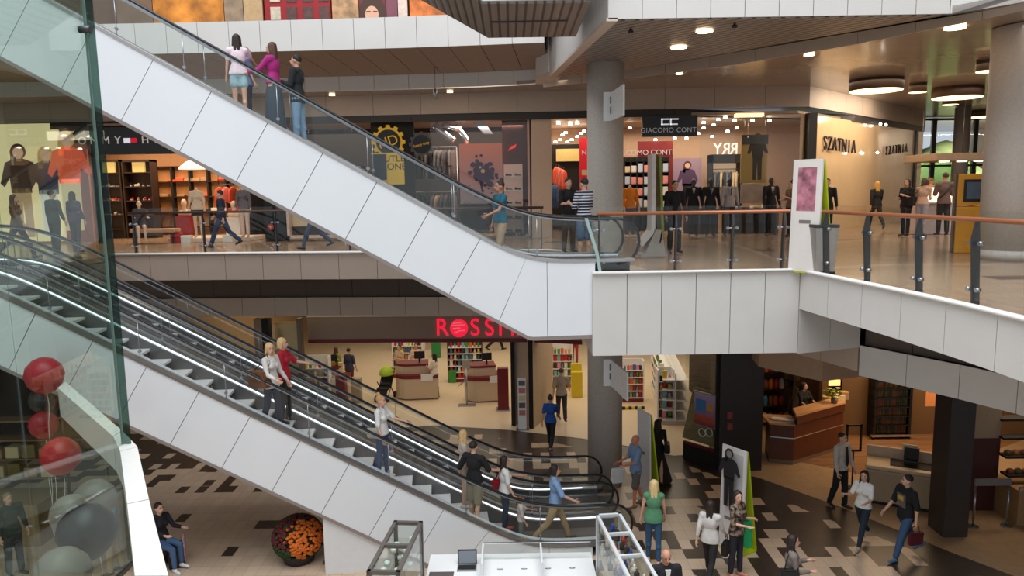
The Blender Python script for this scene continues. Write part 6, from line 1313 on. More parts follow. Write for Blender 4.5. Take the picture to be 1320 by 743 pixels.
# ------------------------------------------------------------------ kiosk in the foreground: display cases, counter, laptop
def case(px0, px1, py0, zt, w, L, yaw, mat, label, w2=.05):
    g = P(px0, py0, zt); t = thing('display_case', label, 'display case', (g.x, g.y, 0), yaw); a = w2
    def frame(lo, hi): MB().box(lo, hi).build('frame_bar', mat, t)
    for z0_, z1_ in ((zt - a, zt), (.1, .1 + a)):
        frame((0, -a, z0_), (w, 0, z1_)); frame((0, -L, z0_), (w, -L + a, z1_)); frame((0, -L + a, z0_), (a, -a, z1_)); frame((w - a, -L + a, z0_), (w, -a, z1_))
        for k in range(1, round(L / .72)): y = -L * k / round(L / .72); frame((a, y - a / 2, z0_), (w - a, y + a / 2, z1_))
    for x in (0, w - a):
        for y in (-a, -L): frame((x, y, .1), (x + a, y + a, zt))
    for nm, lo, hi in (('top_pane', (a, -L + a, zt - .03), (w - a, -a, zt - .02)), ('side_pane', (.01, -L + a, .15), (.018, -a, zt - a)), ('side_pane', (w - .018, -L + a, .15), (w - .01, -a, zt - a)), ('end_pane', (a, -.018, .15), (w - a, -.01, zt - a))): MB().box(lo, hi).build(nm, GLASS, t)
    for z in (.55, .95, 1.35, 1.7):
        if z < zt - .2: MB().box((.03, -L + .05, z), (w - .03, -.05, z + .01)).build('glass_shelf', GLASS, t)
    MB().box((.0, -L, 0), (w, 0, .1)).build('plinth', PLASTIC_W, t); return t, g
WF = M((214, 216, 218), .35, .1, .01); GFR = M((104, 98, 94), .4, .2, .02)
t, gR = case(768, 800, 663, 2.0, .44, 2.2, R(6), WF, 'white framed glass display case full of small goods')
Mx = MX((gR.x, gR.y, 0), R(6)); rnd = random.Random(4)
BOTT = []
for c in ((40, 70, 150), (210, 200, 190), (60, 50, 46), (196, 60, 50), (120, 150, 170), (230, 220, 200)):
    mb = MB(); mb.lathe([(0, 0), (.035, 0), (.037, .1), (.015, .13), (.015, .17), (0, .17)], n=10); me = mb.mesh('flask'); me.materials.append(M(c, .25, 0, 0)); BOTT.append(me)
for z in (1.36, 1.71):
    for k in range(26):
        o = bpy.data.objects.new('flask', BOTT[rnd.randrange(6)]); COL.objects.link(o); o.location = Mx @ V((.09 + (k % 2) * .2 + rnd.uniform(-.03, .06), -.12 - (k // 2) * .155, z)); o.scale = (1.2, 1.2, .9); tag(o, 'small flask standing in the white framed display case', 'flask', 'flasks in the white display case')
t, gL = case(508, 545, 671, 2.0, .5, 1.7, R(-5), GFR, 'dark grey framed glass display case left of the laptop', .06)
Mx = MX((gL.x, gL.y, 0), R(-5))
for k in range(14):
    mb = MB(); mb.lathe([(0, 0), (.04, 0), (.05, .06), (.045, .06), (.03, .01), (0, .01)], n=14); o = mb.build('glass_cup', M((206, 220, 210), .15, 0, 0)); o.location = Mx @ V((.12 + (k % 2) * .22, -.15 - (k // 2) * .21, 1.711 if k % 3 else 1.361)); tag(o, 'pale cup in the dark grey framed display case', 'cup', 'cups in the grey display case')
a = P(548, 716, 1.0); b = P(690, 716, 1.0); t = thing('kiosk_counter', 'white kiosk counter with glass screens between the display cases', 'counter', (0, 0, 0)); yb, yf = a.y, a.y - 1.4
MB().box((a.x + .12, yf, 0), (gR.x - .03, yb, .96), .01).build('counter_body', PLASTIC_W, t); MB().box((a.x + .1, yf, .96), (gR.x - .02, yb + .02, 1.0), .01).build('counter_top', M((240, 240, 240), .25, 0, 0), t)
x0 = P(624, 716, 1.0).x; MB().box((x0, yb - .2, 1.0), (gR.x - .05, yb - .18, 1.3)).build('rear_glass', GLASS, t); MB().box((x0, yb - .205, 1.3), (gR.x - .05, yb - .175, 1.315)).build('glass_trim', BRIGHT, t)
for px in (624, 697): x = P(px, 716, 1.0).x; MB().box((x - .02, yb - .9, 1.0), (x + .01, yb - .15, 1.3)).build('side_glass', M((226, 230, 230), .2, 0, 0), t)
MB().box((a.x + .15, yf + .1, 1.001), (P(585, 740, 1.0).x, yb - .62, 1.01)).build('dark_mat', M((92, 84, 84), .6), t)
for k in range(4): x = x0 + .3 + k * .42; mb = MB(); mb.tube([(x - .05, yb - .55, 1.003), (x, yb - .58, 1.02), (x + .05, yb - .55, 1.003)], .008, 6); mb.build('handle', STEEL, t)
g = P(602, 733, 1.0); t = thing('laptop', 'open silver laptop on the white kiosk counter', 'laptop', (g.x, g.y, 1.001)); MB().box((-.17, -.12, 0), (.17, .12, .018), .006).build('base', M((176, 176, 178), .35, .6, 0), t); MB().box((-.15, -.08, .018), (.15, .08, .022)).build('keyboard', BLACK, t)
mb = MB(); mb.slab([(-.17, .12, .012), (.17, .12, .012), (.17, .17, .26), (-.17, .17, .26)], (0, .012, 0)); mb.build('lid', BLACK, t); mb = MB(); mb.slab([(-.15, .12, .03), (.15, .12, .03), (.15, .163, .24), (-.15, .163, .24)], (0, -.003, 0)); mb.build('screen', M((120, 126, 134), .2, 0, .02, 3, .12), t)
# ------------------------------------------------------------------ people and shop dummies
def at0(px, py): return P(px, py, 0)
def at1(px, py): return P(px, py, 6.0)
def shoulder_bag(loc, rz, J, side, col, size, label, strap=True, hand=False, name='bag', cat='bag'):
    """bag hung at the hip (side +1 own left) or from a hand"""
    Mw = Matrix.Translation(V(loc)) @ Matrix.Rotation(rz, 4, 'Z'); i = 0 if side > 0 else 1; w, d, h = size
    hip = J['hip'] + V((side * .24, .06, -.0)) if not hand else J['w', i] + J['d', i] * .09 + V((0, 0, -h - .12))
    t = thing(name, label, cat, Mw @ hip, rz); mb = MB(); mb.slab([(-d / 2, -w / 2 * .8, h), (d / 2, -w / 2 * .8, h), (d / 2 * 1.1, -w / 2, 0), (-d / 2 * 1.1, -w / 2, 0)], (0, w, 0)); bmesh.ops.bevel(mb.bm, geom=mb.bm.edges[:], offset=.02, segments=2, affect='EDGES'); mb.build('bag_body', M(col, .6, 0, .08), t)
    mb = MB()
    if hand: mb.tube([(0, -w * .3, h), (0, -w * .22, h + .12), (0, w * .22, h + .12), (0, w * .3, h)], .008, 6)
    elif strap:
        s = J['tor'](side * .09 / 1, 0.0, 1.46) - hip; s = V(s); mb.tube([(0, -w * .35, h), V((s.x, s.y - .07, s.z - .1)), s + V((0, 0, .09)), V((s.x, s.y + .1, s.z - .1)), (0, w * .35, h)], .012, 6)
    if hand or strap: mb.build('strap', M([v * .7 for v in col], .6), t)
    return t
def stripes_mat():
    m, nt, b = nodes_mat('striped_knit'); tc = nt.nodes.new('ShaderNodeTexCoord'); w = nt.nodes.new('ShaderNodeTexWave'); w.bands_direction = 'Z'; w.inputs['Scale'].default_value = 5.2; nt.links.new(tc.outputs['Object'], w.inputs['Vector']); r = nt.nodes.new('ShaderNodeValToRGB'); r.color_ramp.interpolation = 'CONSTANT'; r.color_ramp.elements[0].color = lin((36, 40, 60)); r.color_ramp.elements[1].position = .62; r.color_ramp.elements[1].color = lin((206, 206, 210)); nt.links.new(w.outputs['Fac'], r.inputs[0]); nt.links.new(r.outputs[0], b.inputs['Base Color']); b.inputs['Roughness'].default_value = .85; return m
def shirt_front(root, J, tie=None):
    mb = MB(); T = J['tor']; mb.slab([T(-.045, -.125, 1.45), T(.045, -.125, 1.45), T(.0, -.152, 1.2)], (0, .02, 0)); mb.build('shirt_front', M((224, 220, 214), .8), root)
    if tie: mb = MB(); mb.slab([T(-.016, -.137, 1.44), T(.016, -.137, 1.44), T(.012, -.16, 1.2), T(-.012, -.16, 1.2)], (0, .01, 0)); mb.build('tie', M(tie, .6), root)
def camo_mat():
    m, nt, b = nodes_mat('patterned_cloth'); n = nt.nodes.new('ShaderNodeTexNoise'); n.inputs['Scale'].default_value = 14; r = nt.nodes.new('ShaderNodeValToRGB'); r.color_ramp.elements[0].position = .42; r.color_ramp.elements[0].color = lin((32, 30, 28)); r.color_ramp.elements[1].position = .6; r.color_ramp.elements[1].color = lin((150, 128, 108)); tc = nt.nodes.new('ShaderNodeTexCoord'); nt.links.new(tc.outputs['Object'], n.inputs['Vector']); nt.links.new(n.outputs['Fac'], r.inputs[0]); nt.links.new(r.outputs[0], b.inputs['Base Color']); b.inputs['Roughness'].default_value = .85; return m
BLK = (28, 26, 28); NAVY = (40, 56, 88); JEAN = (52, 78, 116); DJEAN = (34, 48, 72); WHT = (226, 224, 220)
BLOND = (214, 176, 118); DBR = (44, 30, 24); BRN = (84, 56, 40)
PHONE = dict(legs=((3, 2), (-2, 3)), arms=((12, 6, 100), (8, 6, 82)), inward=.45)
LIFT = dict(legs=((12, 10), (-4, 6)), arms=((30, 10, 40), (0, 8, 12)))
# --- riders on the lower front escalator
def rider(E, px, v, py, rz, **k):
    return E.stand(px, v, py), rz
FR = R(90)      # facing +x (downwards, to the right)
loc = E_LN.stand(354, .52, 545); r, J = person('blonde woman in a grey-white blouse and jeans riding down with a brown bag', loc, R(68), 1.74, 'f', dict(legs=((8, 6), (-8, 12)), arms=((10, 10, 25), (22, 14, 50))), (214, 210, 204), .9, .1, DJEAN, 'jeans', (120, 70, 50), BLOND, 'long', turn=-25)
shoulder_bag(loc, R(68), J, -1, (110, 70, 42), (.42, .2, .32), 'brown leather bag on the shoulder of the blonde escalator rider')
loc = E_LN.stand(370, .98, 530); person('woman with short blonde hair in a red top beside the rider with the brown bag', loc, R(90), 1.74, 'f', RAIL, (176, 28, 48), .5, .05, (40, 38, 40), 'trousers', BLK, (226, 186, 130), 'bob')
loc = E_LN.stand(495, .55, 615); r, J = person('fair woman in a white T-shirt and jeans alone in mid escalator', loc, R(74), 1.72, 'f', RAIL, WHT, .45, .02, JEAN, 'jeans', (226, 206, 186), (196, 150, 96), 'bun')
shoulder_bag(loc, R(74), J, -1, (176, 170, 160), (.26, .1, .2), 'small pale shoulder bag of the woman in mid escalator')
loc = E_LN.stand(600, 1.02, 668); person('long-haired blonde woman beside the man in the black T-shirt', loc, R(100), 1.68, 'f', STAND, (200, 180, 166), .4, .02, (196, 180, 160), 'short_shorts', (220, 210, 200), (228, 190, 130), 'long', turn=25)
loc = E_LN.stand(613, .52, 680); person('man in a black T-shirt and khaki shorts standing on the escalator, back turned', loc, R(150), 1.82, 'm', dict(legs=((4, 4), (-4, 6)), arms=((-10, 24, 40), (20, 18, 50))), BLK, .5, .06, (150, 140, 116), 'shorts', (60, 50, 44), DBR, 'short')
loc = E_LN.stand(652, .72, 697); r, J = person('dark-haired woman in a white T-shirt near the escalator foot', loc, R(105), 1.68, 'f', RAIL, WHT, .4, .02, DJEAN, 'jeans', (214, 96, 84), DBR, 'long')
shoulder_bag(loc, R(105), J, 1, (176, 26, 44), (.3, .12, .2), 'red handbag of the dark-haired woman on the escalator')
loc = E_LN.stand(672, .6, 708); person('small child in a white top holding the handrail at the escalator foot', loc, R(95), 1.12, 'f', RAIL, (220, 204, 196), .5, .02, (120, 120, 124), 'trousers', (150, 60, 60), (110, 70, 46), 'pony')
loc = at0(716, 722); loc = E_LN.M @ V((E_LN.at(716, 712, .75).x, .72, .014)); person('man in a light blue shirt and khaki trousers stepping off the escalator', loc, R(92), 1.76, 'm', dict(legs=((24, 8), (-22, 22)), arms=((-4, 8, 20), (26, 12, 40))), (140, 170, 210), .5, .08, (176, 150, 112), 'trousers', (96, 72, 52), DBR, 'pony')
# --- riders on the upper escalator
loc = E_UP.stand(312, .75, 140); person('long-haired girl in a white top and pale blue shorts, highest on the upper escalator', loc, R(195), 1.52, 'f', dict(legs=((3, 3), (-4, 5)), arms=((8, 10, 12), (60, 18, 10))), (226, 206, 214), .3, .02, (160, 190, 196), 'short_shorts', (200, 190, 180), DBR, 'long')
loc = E_UP.stand(323, 1.15, 145); person('child in a blue-grey top just behind the girl in shorts', loc, R(120), 1.38, 'f', STAND, (130, 140, 176), .5, .1, (70, 66, 80), 'trousers', BLK, BRN, 'pony')
loc = E_UP.stand(357, .8, 165); person('woman in a magenta top and long dark skirt on the upper escalator', loc, R(-100), 1.62, 'f', RAIL, (170, 40, 120), .9, .0, (60, 70, 80), 'long_skirt', BLK, BRN, 'long')
loc = E_UP.stand(388, .95, 185); person('man in a dark jumper and light jeans, lowest of the upper escalator group', loc, R(-95), 1.66, 'm', PHONE, (34, 38, 40), .95, .12, (120, 150, 176), 'jeans', BLK, DBR, 'short', nod=-8)
loc = E_UP.stand(646, .95, 330); person('dark-haired woman in a teal top and beige trousers stepping onto the upper escalator', loc, R(-60), 1.72, 'f', LIFT, (24, 92, 112), .2, .02, (176, 150, 122), 'trousers', BLK, DBR, 'bun', skin=(176, 124, 98))
# --- first floor, landing
person('young man in a striped T-shirt and denim shorts at the escalator landing', at1(753, 340), R(-140), 1.76, 'm', PHONE, (100, 100, 110), .5, .06, (84, 110, 140), 'shorts', WHT, DBR, 'short', stripes=stripes_mat())
person('man in a black polo shirt facing the striped T-shirt man', at1(733, 326), R(25), 1.8, 'm', PHONE, BLK, .45, .06, (60, 56, 54), 'trousers', BLK, DBR, 'short')
person('person all in black with wide trousers beside the grey curved stand', at1(869, 327), R(10), 1.7, 'm', STAND, (24, 22, 24), .95, .1, (22, 20, 22), 'trousers', BLK, DBR, 'short')
person('woman with hair in a bun before the beige cloakroom wall', at1(1018, 306), R(-70), 1.68, 'f', PHONE, (120, 92, 76), .4, .04, (50, 44, 44), 'trousers', BLK, DBR, 'bun')
person('figure in black half hidden behind the pink-picture stand', at1(1064, 309), R(-20), 1.72, 'm', STAND, BLK, .9, .1, BLK, 'trousers', BLK, DBR, 'short')
person('blonde woman in black walking away along the cloakroom wall', at1(1128, 297), R(175), 1.7, 'f', WALK, BLK, .9, .1, (26, 24, 26), 'trousers', BLK, (206, 160, 84), 'long')
person('dark-haired woman in black, leftmost of the group at the service counter', at1(1166, 305), R(-60), 1.68, 'f', PHONE, BLK, .6, .1, (40, 36, 40), 'trousers', BLK, DBR, 'pony')
l = at1(1186, 306); r, J = person('woman in a beige sleeveless top and grey trousers leaning at the service counter', l, R(130), 1.7, 'f', PHONE, (206, 170, 146), .15, .02, (176, 170, 180), 'trousers', BLK, BRN, 'pony', lean=8)
shoulder_bag(l, R(130), J, 1, (40, 34, 36), (.36, .14, .26), 'black shoulder bag of the woman in beige at the counter')
person('fair-haired person behind the group at the service counter', at1(1197, 294), R(100), 1.72, 'm', PHONE, (190, 150, 120), .5, .06, (80, 76, 80), 'trousers', BLK, (150, 110, 70), 'short')
l = at1(1214, 304); r, J = person('broad man in a brown T-shirt seen from behind at the service counter', l, R(172), 1.84, 'm', PHONE, (120, 96, 90), .5, .08, (44, 40, 40), 'trousers', BLK, BRN, 'short')
Mw = Matrix.Translation(l) @ Matrix.Rotation(R(172), 4, 'Z'); mb = MB(); mb.tube([Mw @ (J['tor'](-.17, .02, 1.45)), Mw @ J['tor'](-.1, .15, 1.35), Mw @ J['tor'](.1, .145, 1.1), Mw @ J['tor'](.2, .06, 1.0)], .02, 8); tag(mb.build('shoulder_strap', BLACK), 'black bag strap across the back of the man in brown', 'strap')
person('attendant in pale clothes behind the service counter', at1(1242, 290), R(20), 1.7, 'f', STAND, (206, 180, 160), .5, .04, BLK, 'trousers', BLK, DBR, 'short')
# --- first floor, left gallery
person('person in dark blue walking past the clothes shop', at1(288, 319), R(-85), 1.74, 'm', WALK, (28, 36, 60), .9, .1, (36, 50, 84), 'trousers', BLK, DBR, 'short')
person('person in jeans half hidden below the upper escalator', at1(406, 321), R(-80), 1.7, 'm', WALK, (40, 40, 46), .9, .1, (50, 62, 84), 'jeans', BLK, DBR, 'short')
person('person in dark green seen through the glass screen', at1(74, 330), R(160), 1.72, 'm', STAND, (30, 48, 42), .9, .1, (30, 34, 36), 'trousers', BLK, DBR, 'short')
person('person in purple-grey beside the one in dark green', at1(100, 326), R(170), 1.68, 'f', STAND, (70, 62, 84), .9, .1, (50, 46, 54), 'trousers', BLK, DBR, 'long')
person('person in brown seen through the glass screen, leftmost on the gallery', at1(26, 334), R(100), 1.7, 'f', WALK, (110, 78, 56), .9, .1, (46, 40, 40), 'trousers', BLK, BRN, 'long')
# --- ground floor
person('woman in a bright blue top at the drugstore entrance', at0(710, 579), R(165), 1.66, 'f', WALK, (26, 70, 140), .4, .06, (26, 24, 28), 'trousers', (120, 110, 110), DBR, 'bun', skin=(196, 140, 110))
person('man in a grey shirt walking into the drugstore', at0(724, 542), R(178), 1.8, 'm', WALK, (176, 160, 142), .5, .08, (52, 48, 46), 'trousers', BLK, (90, 70, 56), 'short')
l = at0(847, 622); r, J = person('woman in a long black dress and black hair beside the edge-on stand', l, R(170), 1.72, 'f', WALK, (20, 18, 20), .95, .1, (20, 18, 20), 'long_skirt', BLK, (24, 20, 20), 'long')
shoulder_bag(l, R(170), J, -1, (22, 20, 22), (.34, .14, .24), 'black bag on the arm of the woman in the long black dress')
l = at0(819, 654); r, J = person('bald man in a blue checked shirt and shorts by the round column', l, R(-75), 1.76, 'm', dict(legs=((8, 6), (-10, 14)), arms=((24, 10, 60), (14, 8, 50))), (120, 144, 176), .5, .12, (96, 92, 88), 'shorts', (120, 90, 70), None, 'short', skin=(206, 130, 96), bald=True)
shoulder_bag(l, R(-75), J, -1, (222, 220, 218), (.3, .12, .36), 'white carrier bag held by the bald man in blue', hand=True)
l = at0(842, 727); r, J = person('blonde woman in a green sleeveless top and jeans seen from behind', l, R(172), 1.74, 'f', dict(legs=((6, 4), (-6, 8)), arms=((4, 10, 8), (10, 8, 14))), (86, 140, 104), 0, .08, (46, 78, 110), 'jeans', (196, 150, 120), (226, 196, 140), 'long')
l = at0(857, 842); r, J = person('balding man in a dark suit at the lower edge of the picture', l, R(5), 1.76, 'm', STAND, (30, 30, 36), .95, .15, (30, 30, 36), 'trousers', BLK, None, 'short', bald=True, nod=18, extra='jacket', skin=(206, 150, 122)); shirt_front(r, J)
l = at0(914, 748); r, J = person('woman in a pale grey jumper and black trousers beside the one with the green cloth', l, R(150), 1.66, 'f', WALK, (206, 202, 198), .8, .08, (28, 26, 28), 'trousers', (220, 190, 180), DBR, 'long')
shoulder_bag(l, R(150), J, -1, (24, 22, 24), (.3, .12, .26), 'black bag hanging from the hand of the woman in the pale jumper', hand=True)
l = at0(948, 744); r, J = person('dark-haired woman in a patterned top turning towards the camera', l, R(40), 1.72, 'f', PHONE, (70, 60, 54), .6, .08, (34, 34, 44), 'trousers', (196, 130, 110), DBR, 'long', turn=-30, stripes=camo_mat())
Mw = Matrix.Translation(l) @ Matrix.Rotation(R(40), 4, 'Z'); hp = Mw @ (J['e', 0] + V((.02, -.02, -.05))); mb = MB(); mb.slab([(-.09, -.04, 0), (.09, -.04, .03), (.12, -.05, -.5), (.04, -.05, -.58), (-.1, -.05, -.5)], (0, .1, 0)); bmesh.ops.bevel(mb.bm, geom=mb.bm.edges[:], offset=.02, segments=2, affect='EDGES'); o = mb.build('green_cloth', M((24, 150, 84), .8, 0, .1, 10)); o.location = hp; tag(o, 'bright green garment over the arm of the woman in the patterned top', 'garment')
l = at0(1018, 812); r, J = person('long-haired woman in a grey jacket at the lower right edge', l, R(80), 1.68, 'f', PHONE, (126, 114, 108), .95, .1, (30, 28, 30), 'trousers', BLK, (40, 26, 24), 'long', extra='jacket')
shoulder_bag(l, R(80), J, -1, (24, 24, 26), (.3, .14, .3), 'black backpack-like bag of the woman in the grey jacket')
l = at0(1110, 704); r, J = person('long-haired woman in a white top and dark jeans near the wine shop', l, R(-55), 1.68, 'f', dict(legs=((22, 6), (-20, 26)), arms=((20, 10, 70), (24, 10, 80))), WHT, .4, .02, (34, 46, 60), 'jeans', (190, 170, 150), (40, 26, 24), 'long', turn=15)
l = at0(1164, 720); r, J = person('man in a black printed T-shirt and blue jeans walking left', l, R(-78), 1.8, 'm', dict(legs=((20, 4), (-24, 26)), arms=((-8, 10, 16), (16, 8, 24))), BLK, .5, .1, (60, 86, 120), 'jeans', (96, 120, 150), DBR, 'short', turn=-20)
Mw = Matrix.Translation(l) @ Matrix.Rotation(R(-78), 4, 'Z'); shoulder_bag(l, R(-78), J, 1, (90, 22, 34), (.3, .1, .26), 'dark red bag held by the man in the black printed T-shirt', hand=True)
mb = MB(); T = J['tor']; mb.slab([T(-.1, -.133, 1.36), T(.1, -.133, 1.36), T(.1, -.118, 1.1), T(-.1, -.118, 1.1)], (0, .03, 0)); mb.mi = 1; mb.slab([T(-.07, -.139, 1.33), T(.07, -.139, 1.33), T(.07, -.137, 1.24), T(-.07, -.137, 1.24)], (0, .02, 0)); mb.build('chest_print', [M((110, 96, 84), .8, 0, .2, 12), M((196, 160, 80), .8)], r)
l = at0(1082, 655); r, J = person('man in a white shirt and dark tie at the café entrance', l, R(30), 1.8, 'm', dict(legs=((6, 4), (-8, 10)), arms=((8, 8, 14), (4, 9, 16))), (206, 196, 184), .95, .06, (30, 28, 30), 'trousers', BLK, DBR, 'short', face=True)
Mw = Matrix.Translation(l) @ Matrix.Rotation(R(30), 4, 'Z'); mb = MB(); mb.slab([J['tor'](-.025, -.13, 1.44), J['tor'](.025, -.13, 1.44), J['tor'](.05, -.155, 1.05), J['tor'](0, -.155, .99), J['tor'](-.05, -.155, 1.05)], (0, .012, 0)); o = mb.build('tie', M((36, 30, 40), .6), r)
l = at0(1040, 580); l.z = 0.012; l = V((l.x + .15, l.y + .75, .012)); person('woman in black serving behind the café counter', l, R(25), 1.74, 'f', dict(legs=((2, 2), (-2, 2)), arms=((30, 12, 40), (34, 12, 45))), (24, 22, 24), .4, .06, BLK, 'trousers', BLK, DBR, 'pony', turn=30)
# drugstore staff and customers
for px, py, rz, lb, tp_, hr, hs in ((512, 508, -30, 'woman in a pale top left of the middle cash desk', (206, 176, 140), DBR, 'bun'), (534, 506, 10, 'cashier in pale pink behind the middle cash desk', (226, 190, 170), BRN, 'short'), (562, 512, -120, 'dark-haired customer in white at the middle cash desk', (226, 214, 200), (30, 24, 24), 'long')):
    l = floor_px(px, py); person(lb, (l.x, l.y + (.9 if px < 540 else -.2), .012), R(rz), 1.66, 'f', PHONE, tp_, .4, .06, (60, 50, 50), 'trousers', BLK, hr, hs)
l = floor_px(452, 506); person('shopper in a dark blue top between the left gate and the shelves', l, R(160), 1.68, 'f', STAND, (60, 66, 90), .5, .08, (120, 40, 46), 'trousers', BLK, DBR, 'short')
l = floor_px(436, 503); person('shopper in a green top at the left drugstore shelves', l, R(140), 1.66, 'f', PHONE, (150, 156, 90), .5, .08, (70, 66, 60), 'trousers', BLK, BRN, 'long')
l = floor_px(640, 452); person('person in black trousers far back in the drugstore', l, R(100), 1.75, 'm', WALK, (70, 64, 70), .5, .08, (26, 24, 26), 'trousers', BLK, DBR, 'short')
l = floor_px(741, 468); person('far shopper in lilac at the back of the drugstore', l, R(180), 1.65, 'f', STAND, (150, 120, 150), .5, .08, (150, 40, 50), 'trousers', BLK, BRN, 'long')
# seated person and bag on the left
l = at0(214, 733); MBs = thing('bench', 'low bench under the seated person beside the white ledge', 'bench', (l.x - .12, l.y + .12, 0), R(65)); MB().box((-.5, -.2, .4), (.3, .25, .46), .01).build('seat', M((120, 96, 70), .5), MBs); MB().box((-.4, -.15, 0), (-.3, .2, .4)).build('leg', BLACK, MBs); MB().box((.1, -.15, 0), (.2, .2, .4)).build('leg', BLACK, MBs)
r, J = person('seated person in a black top and jeans beside the white ledge', (l.x - .1, l.y + .1, 0), R(65), 1.7, 'f', SIT, (30, 28, 32), .9, .06, (70, 96, 130), 'jeans', (220, 220, 220), DBR, 'short')
l2 = at0(229, 728); t = thing('bag', 'black and pink patterned shopping bag on the floor by the seated person', 'bag', (l2.x, l2.y, 0), R(20)); MB().box((-.15, -.2, 0), (.15, .2, .45), .03).build('bag_body', BLACKMAT, t); MB().box((.13, -.15, .1), (.17, .17, .62), .02).build('patterned_side', M((190, 150, 160), .7, 0, .5, 18), t)
l = at0(148, 740); person('person in a light blue shirt seen through the lower corner of the glass screen', (l.x, l.y, 0), R(-70), 1.74, 'm', dict(legs=((6, 4), (-6, 6)), arms=((40, 10, 30), (20, 8, 30))), (140, 170, 210), .5, .08, (176, 150, 112), 'trousers', BLK, DBR, 'short')
l = at0(2, 742); person('person in dark green by the stall behind the glass screen', (l.x + .3, l.y, 0), R(60), 1.7, 'm', STAND, (40, 54, 48), .9, .08, (40, 40, 46), 'trousers', BLK, (150, 120, 90), 'short')
# --- shop dummies (headless or plain)
DM = dict(name='mannequin', cat='mannequin', face=False)
SKD = (226, 196, 168)
def dummy(label, px, py, z, rz, top, bottom, bkind='trousers', h=1.8, sex='f', headless=True, dz=0.0, sleeve=.5, Yoff=0, skin=SKD, **k):
    l = P(px, py, z + dz); return person(label, l, rz, h, sex, STAND, top, sleeve, .08, bottom, bkind, None, None, 'short', skin, headless=headless, bald=True, **DM, **k)
dummy('mannequin in a white shirt and dark shorts on the shop window platform', 257, 307, 6.14, R(8), (226, 206, 180), (34, 42, 44), 'short_shorts')
dummy('mannequin in a grey top and white trousers at the right of the platform', 317, 307, 6.14, R(-5), (110, 106, 110), (232, 206, 190), 'trousers', sleeve=.9)
l = P(199, 312, 6.0); person('seated mannequin with crossed legs on the tan bench', (l.x - .1, 24.62, 6.03), R(30), 1.72, 'f', SIT, (40, 32, 30), .4, .04, (50, 40, 36), 'short_shorts', None, None, 'short', SKD, headless=False, bald=True, **DM)
for px, py, lb in ((237, 262, 'pale mannequin bust left of the white-shirted mannequin'), (301, 264, 'pale mannequin bust between the two window mannequins')):
    q = PY(px, py, 26.4); t = thing('mannequin_bust', lb, 'mannequin', (q.x, 26.4, q.z)); mb = MB(); mb.ell((0, 0, 0), (.1, .12, .15)); mb.cap((0, 0, -.1), (0, 0, -.25), .06, .07); mb.cap((-.14, 0, -.36), (.14, 0, -.36), .1, .1); me = remesh(mb, .02); me.materials.append(M(SKD, .5)); o = bpy.data.objects.new('bust', me); COL.objects.link(o); o.parent = t; MB().box((-.25, -.2, 6 - q.z), (.25, .2, -.44)).build('pedestal', (M((150, 34, 36), .6) if px < 250 else PLASTIC_W), t)
SUIT = dict(sex='m', sleeve=.95, headless=False, skin=(60, 54, 52), extra='jacket')
r, J = dummy('dark suited mannequin nearest the man in black', 893, 305, 6.0, R(-10), (26, 26, 30), (26, 26, 30), **SUIT); shirt_front(r, J, (40, 36, 48))
r, J = dummy('dark suited mannequin in the middle of the suit window', 915, 305, 6.0, R(0), (30, 30, 36), (30, 30, 36), **SUIT); shirt_front(r, J, (40, 36, 48))
r, J = dummy('mannequin in a light grey jacket in the suit window', 939, 305, 6.0, R(5), (170, 164, 164), (60, 56, 58), **SUIT); shirt_front(r, J, (40, 36, 48))
r, J = dummy('dark suited mannequin at the right end of the suit window', 992, 304, 6.0, R(8), (24, 24, 28), (24, 24, 28), **SUIT); shirt_front(r, J, (40, 36, 48))
dummy('mannequin in an orange jacket right of the round column', 812, 306, 6.0, R(20), (226, 136, 40), (60, 50, 50), sex='m', sleeve=.95, headless=True)
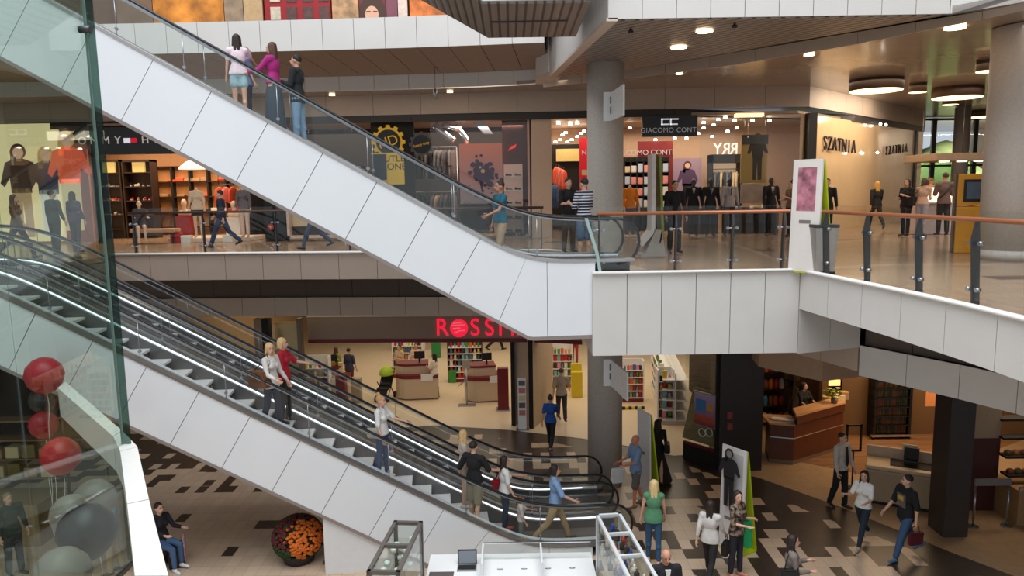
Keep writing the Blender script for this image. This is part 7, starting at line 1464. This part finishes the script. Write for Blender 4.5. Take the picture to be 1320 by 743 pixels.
# ------------------------------------------------------------------ light
def area(name, loc, size, power, col=(1, 1, 1), rot=(0, 0, 0), sy=None):
    l = bpy.data.lights.new(name, 'AREA'); l.energy = power; l.color = col; l.size = size
    if sy: l.shape = 'RECTANGLE'; l.size_y = sy
    o = bpy.data.objects.new(name, l); COL.objects.link(o); o.location = loc; o.rotation_euler = rot; return o
w = bpy.data.worlds.new('sky'); SC.world = w; w.use_nodes = True
w.node_tree.nodes['Background'].inputs[0].default_value = (.82, .9, 1.0, 1); w.node_tree.nodes['Background'].inputs[1].default_value = .72
area('skylight', (-.5, 6, 24), 22, 6600, (.96, .98, 1.0), (0, 0, 0), 20)
WC = (1.0, .78, .52)
area('drugstore_ceiling_light', (-2, 29, 3.9), 12, 430, (1, .84, .62), (0, 0, 0), 12)
area('drugstore_side_light', (5.5, 27, 3.9), 5, 230, (1, .84, .62), (0, 0, 0), 10)
area('wine_shop_light', (11, 20, 3.9), 4, 150, (1, .7, .42), (0, 0, 0), 4)
area('clothes_shop_light', (-12.5, 27.5, 9.7), 6, 460, (1, .7, .45), (0, 0, 0), 4)
area('display_window_light', (-4, 26.5, 9.7), 9, 150, (1, .8, .62), (0, 0, 0), 2)
area('shoe_window_light', (-.8, 25.4, 9.7), 2.5, 110, (1, .8, .7), (0, 0, 0), 1)
area('suit_shop_light', (5, 26.5, 9.7), 8, 330, (1, .84, .66), (0, 0, 0), 4)
area('gallery_shop_light', (-6, 24.6, 15.5), 14, 260, (1, .85, .66), (0, 0, 0), 3)
area('corridor_light', (14, 19, 10.6), 8, 420, (1, .88, .75), (0, 0, 0), 10)
area('corridor_left_light', (-5, 22.4, 10.7), 14, 100, (1, .84, .66), (0, 0, 0), 1.2)
SC.view_settings.view_transform = 'Standard'; SC.view_settings.look = 'None'; SC.view_settings.gamma = 1.0; SC.view_settings.exposure = 0.0; SC.view_settings.use_curve_mapping = False
area('cloakroom_fill', (12.5, 25.5, 10.4), 5, 160, (1, .82, .62), (R(35), 0, R(46)), 1.5)  # unseen wash lamp added to brighten the cloakroom wall
area('wine_rack_fill', (12.2, 19.2, 3.6), 3, 70, (1, .7, .42), (R(50), 0, 0), 1)  # unseen lamp added in front of the rack so the bottles show
area('corner_fill', (11.8, 16.3, 3.9), 1.2, 40, (1, .78, .56), (0, 0, 0), .8)  # fill lamp added to lighten the cream panel right of the pillar
area('garden_fill', (23, 37.2, 11.5), 12, 5000, (1, 1, .95), (R(55), 0, 0), 4)  # area lamp added to brighten the bushes, standing in for daylight
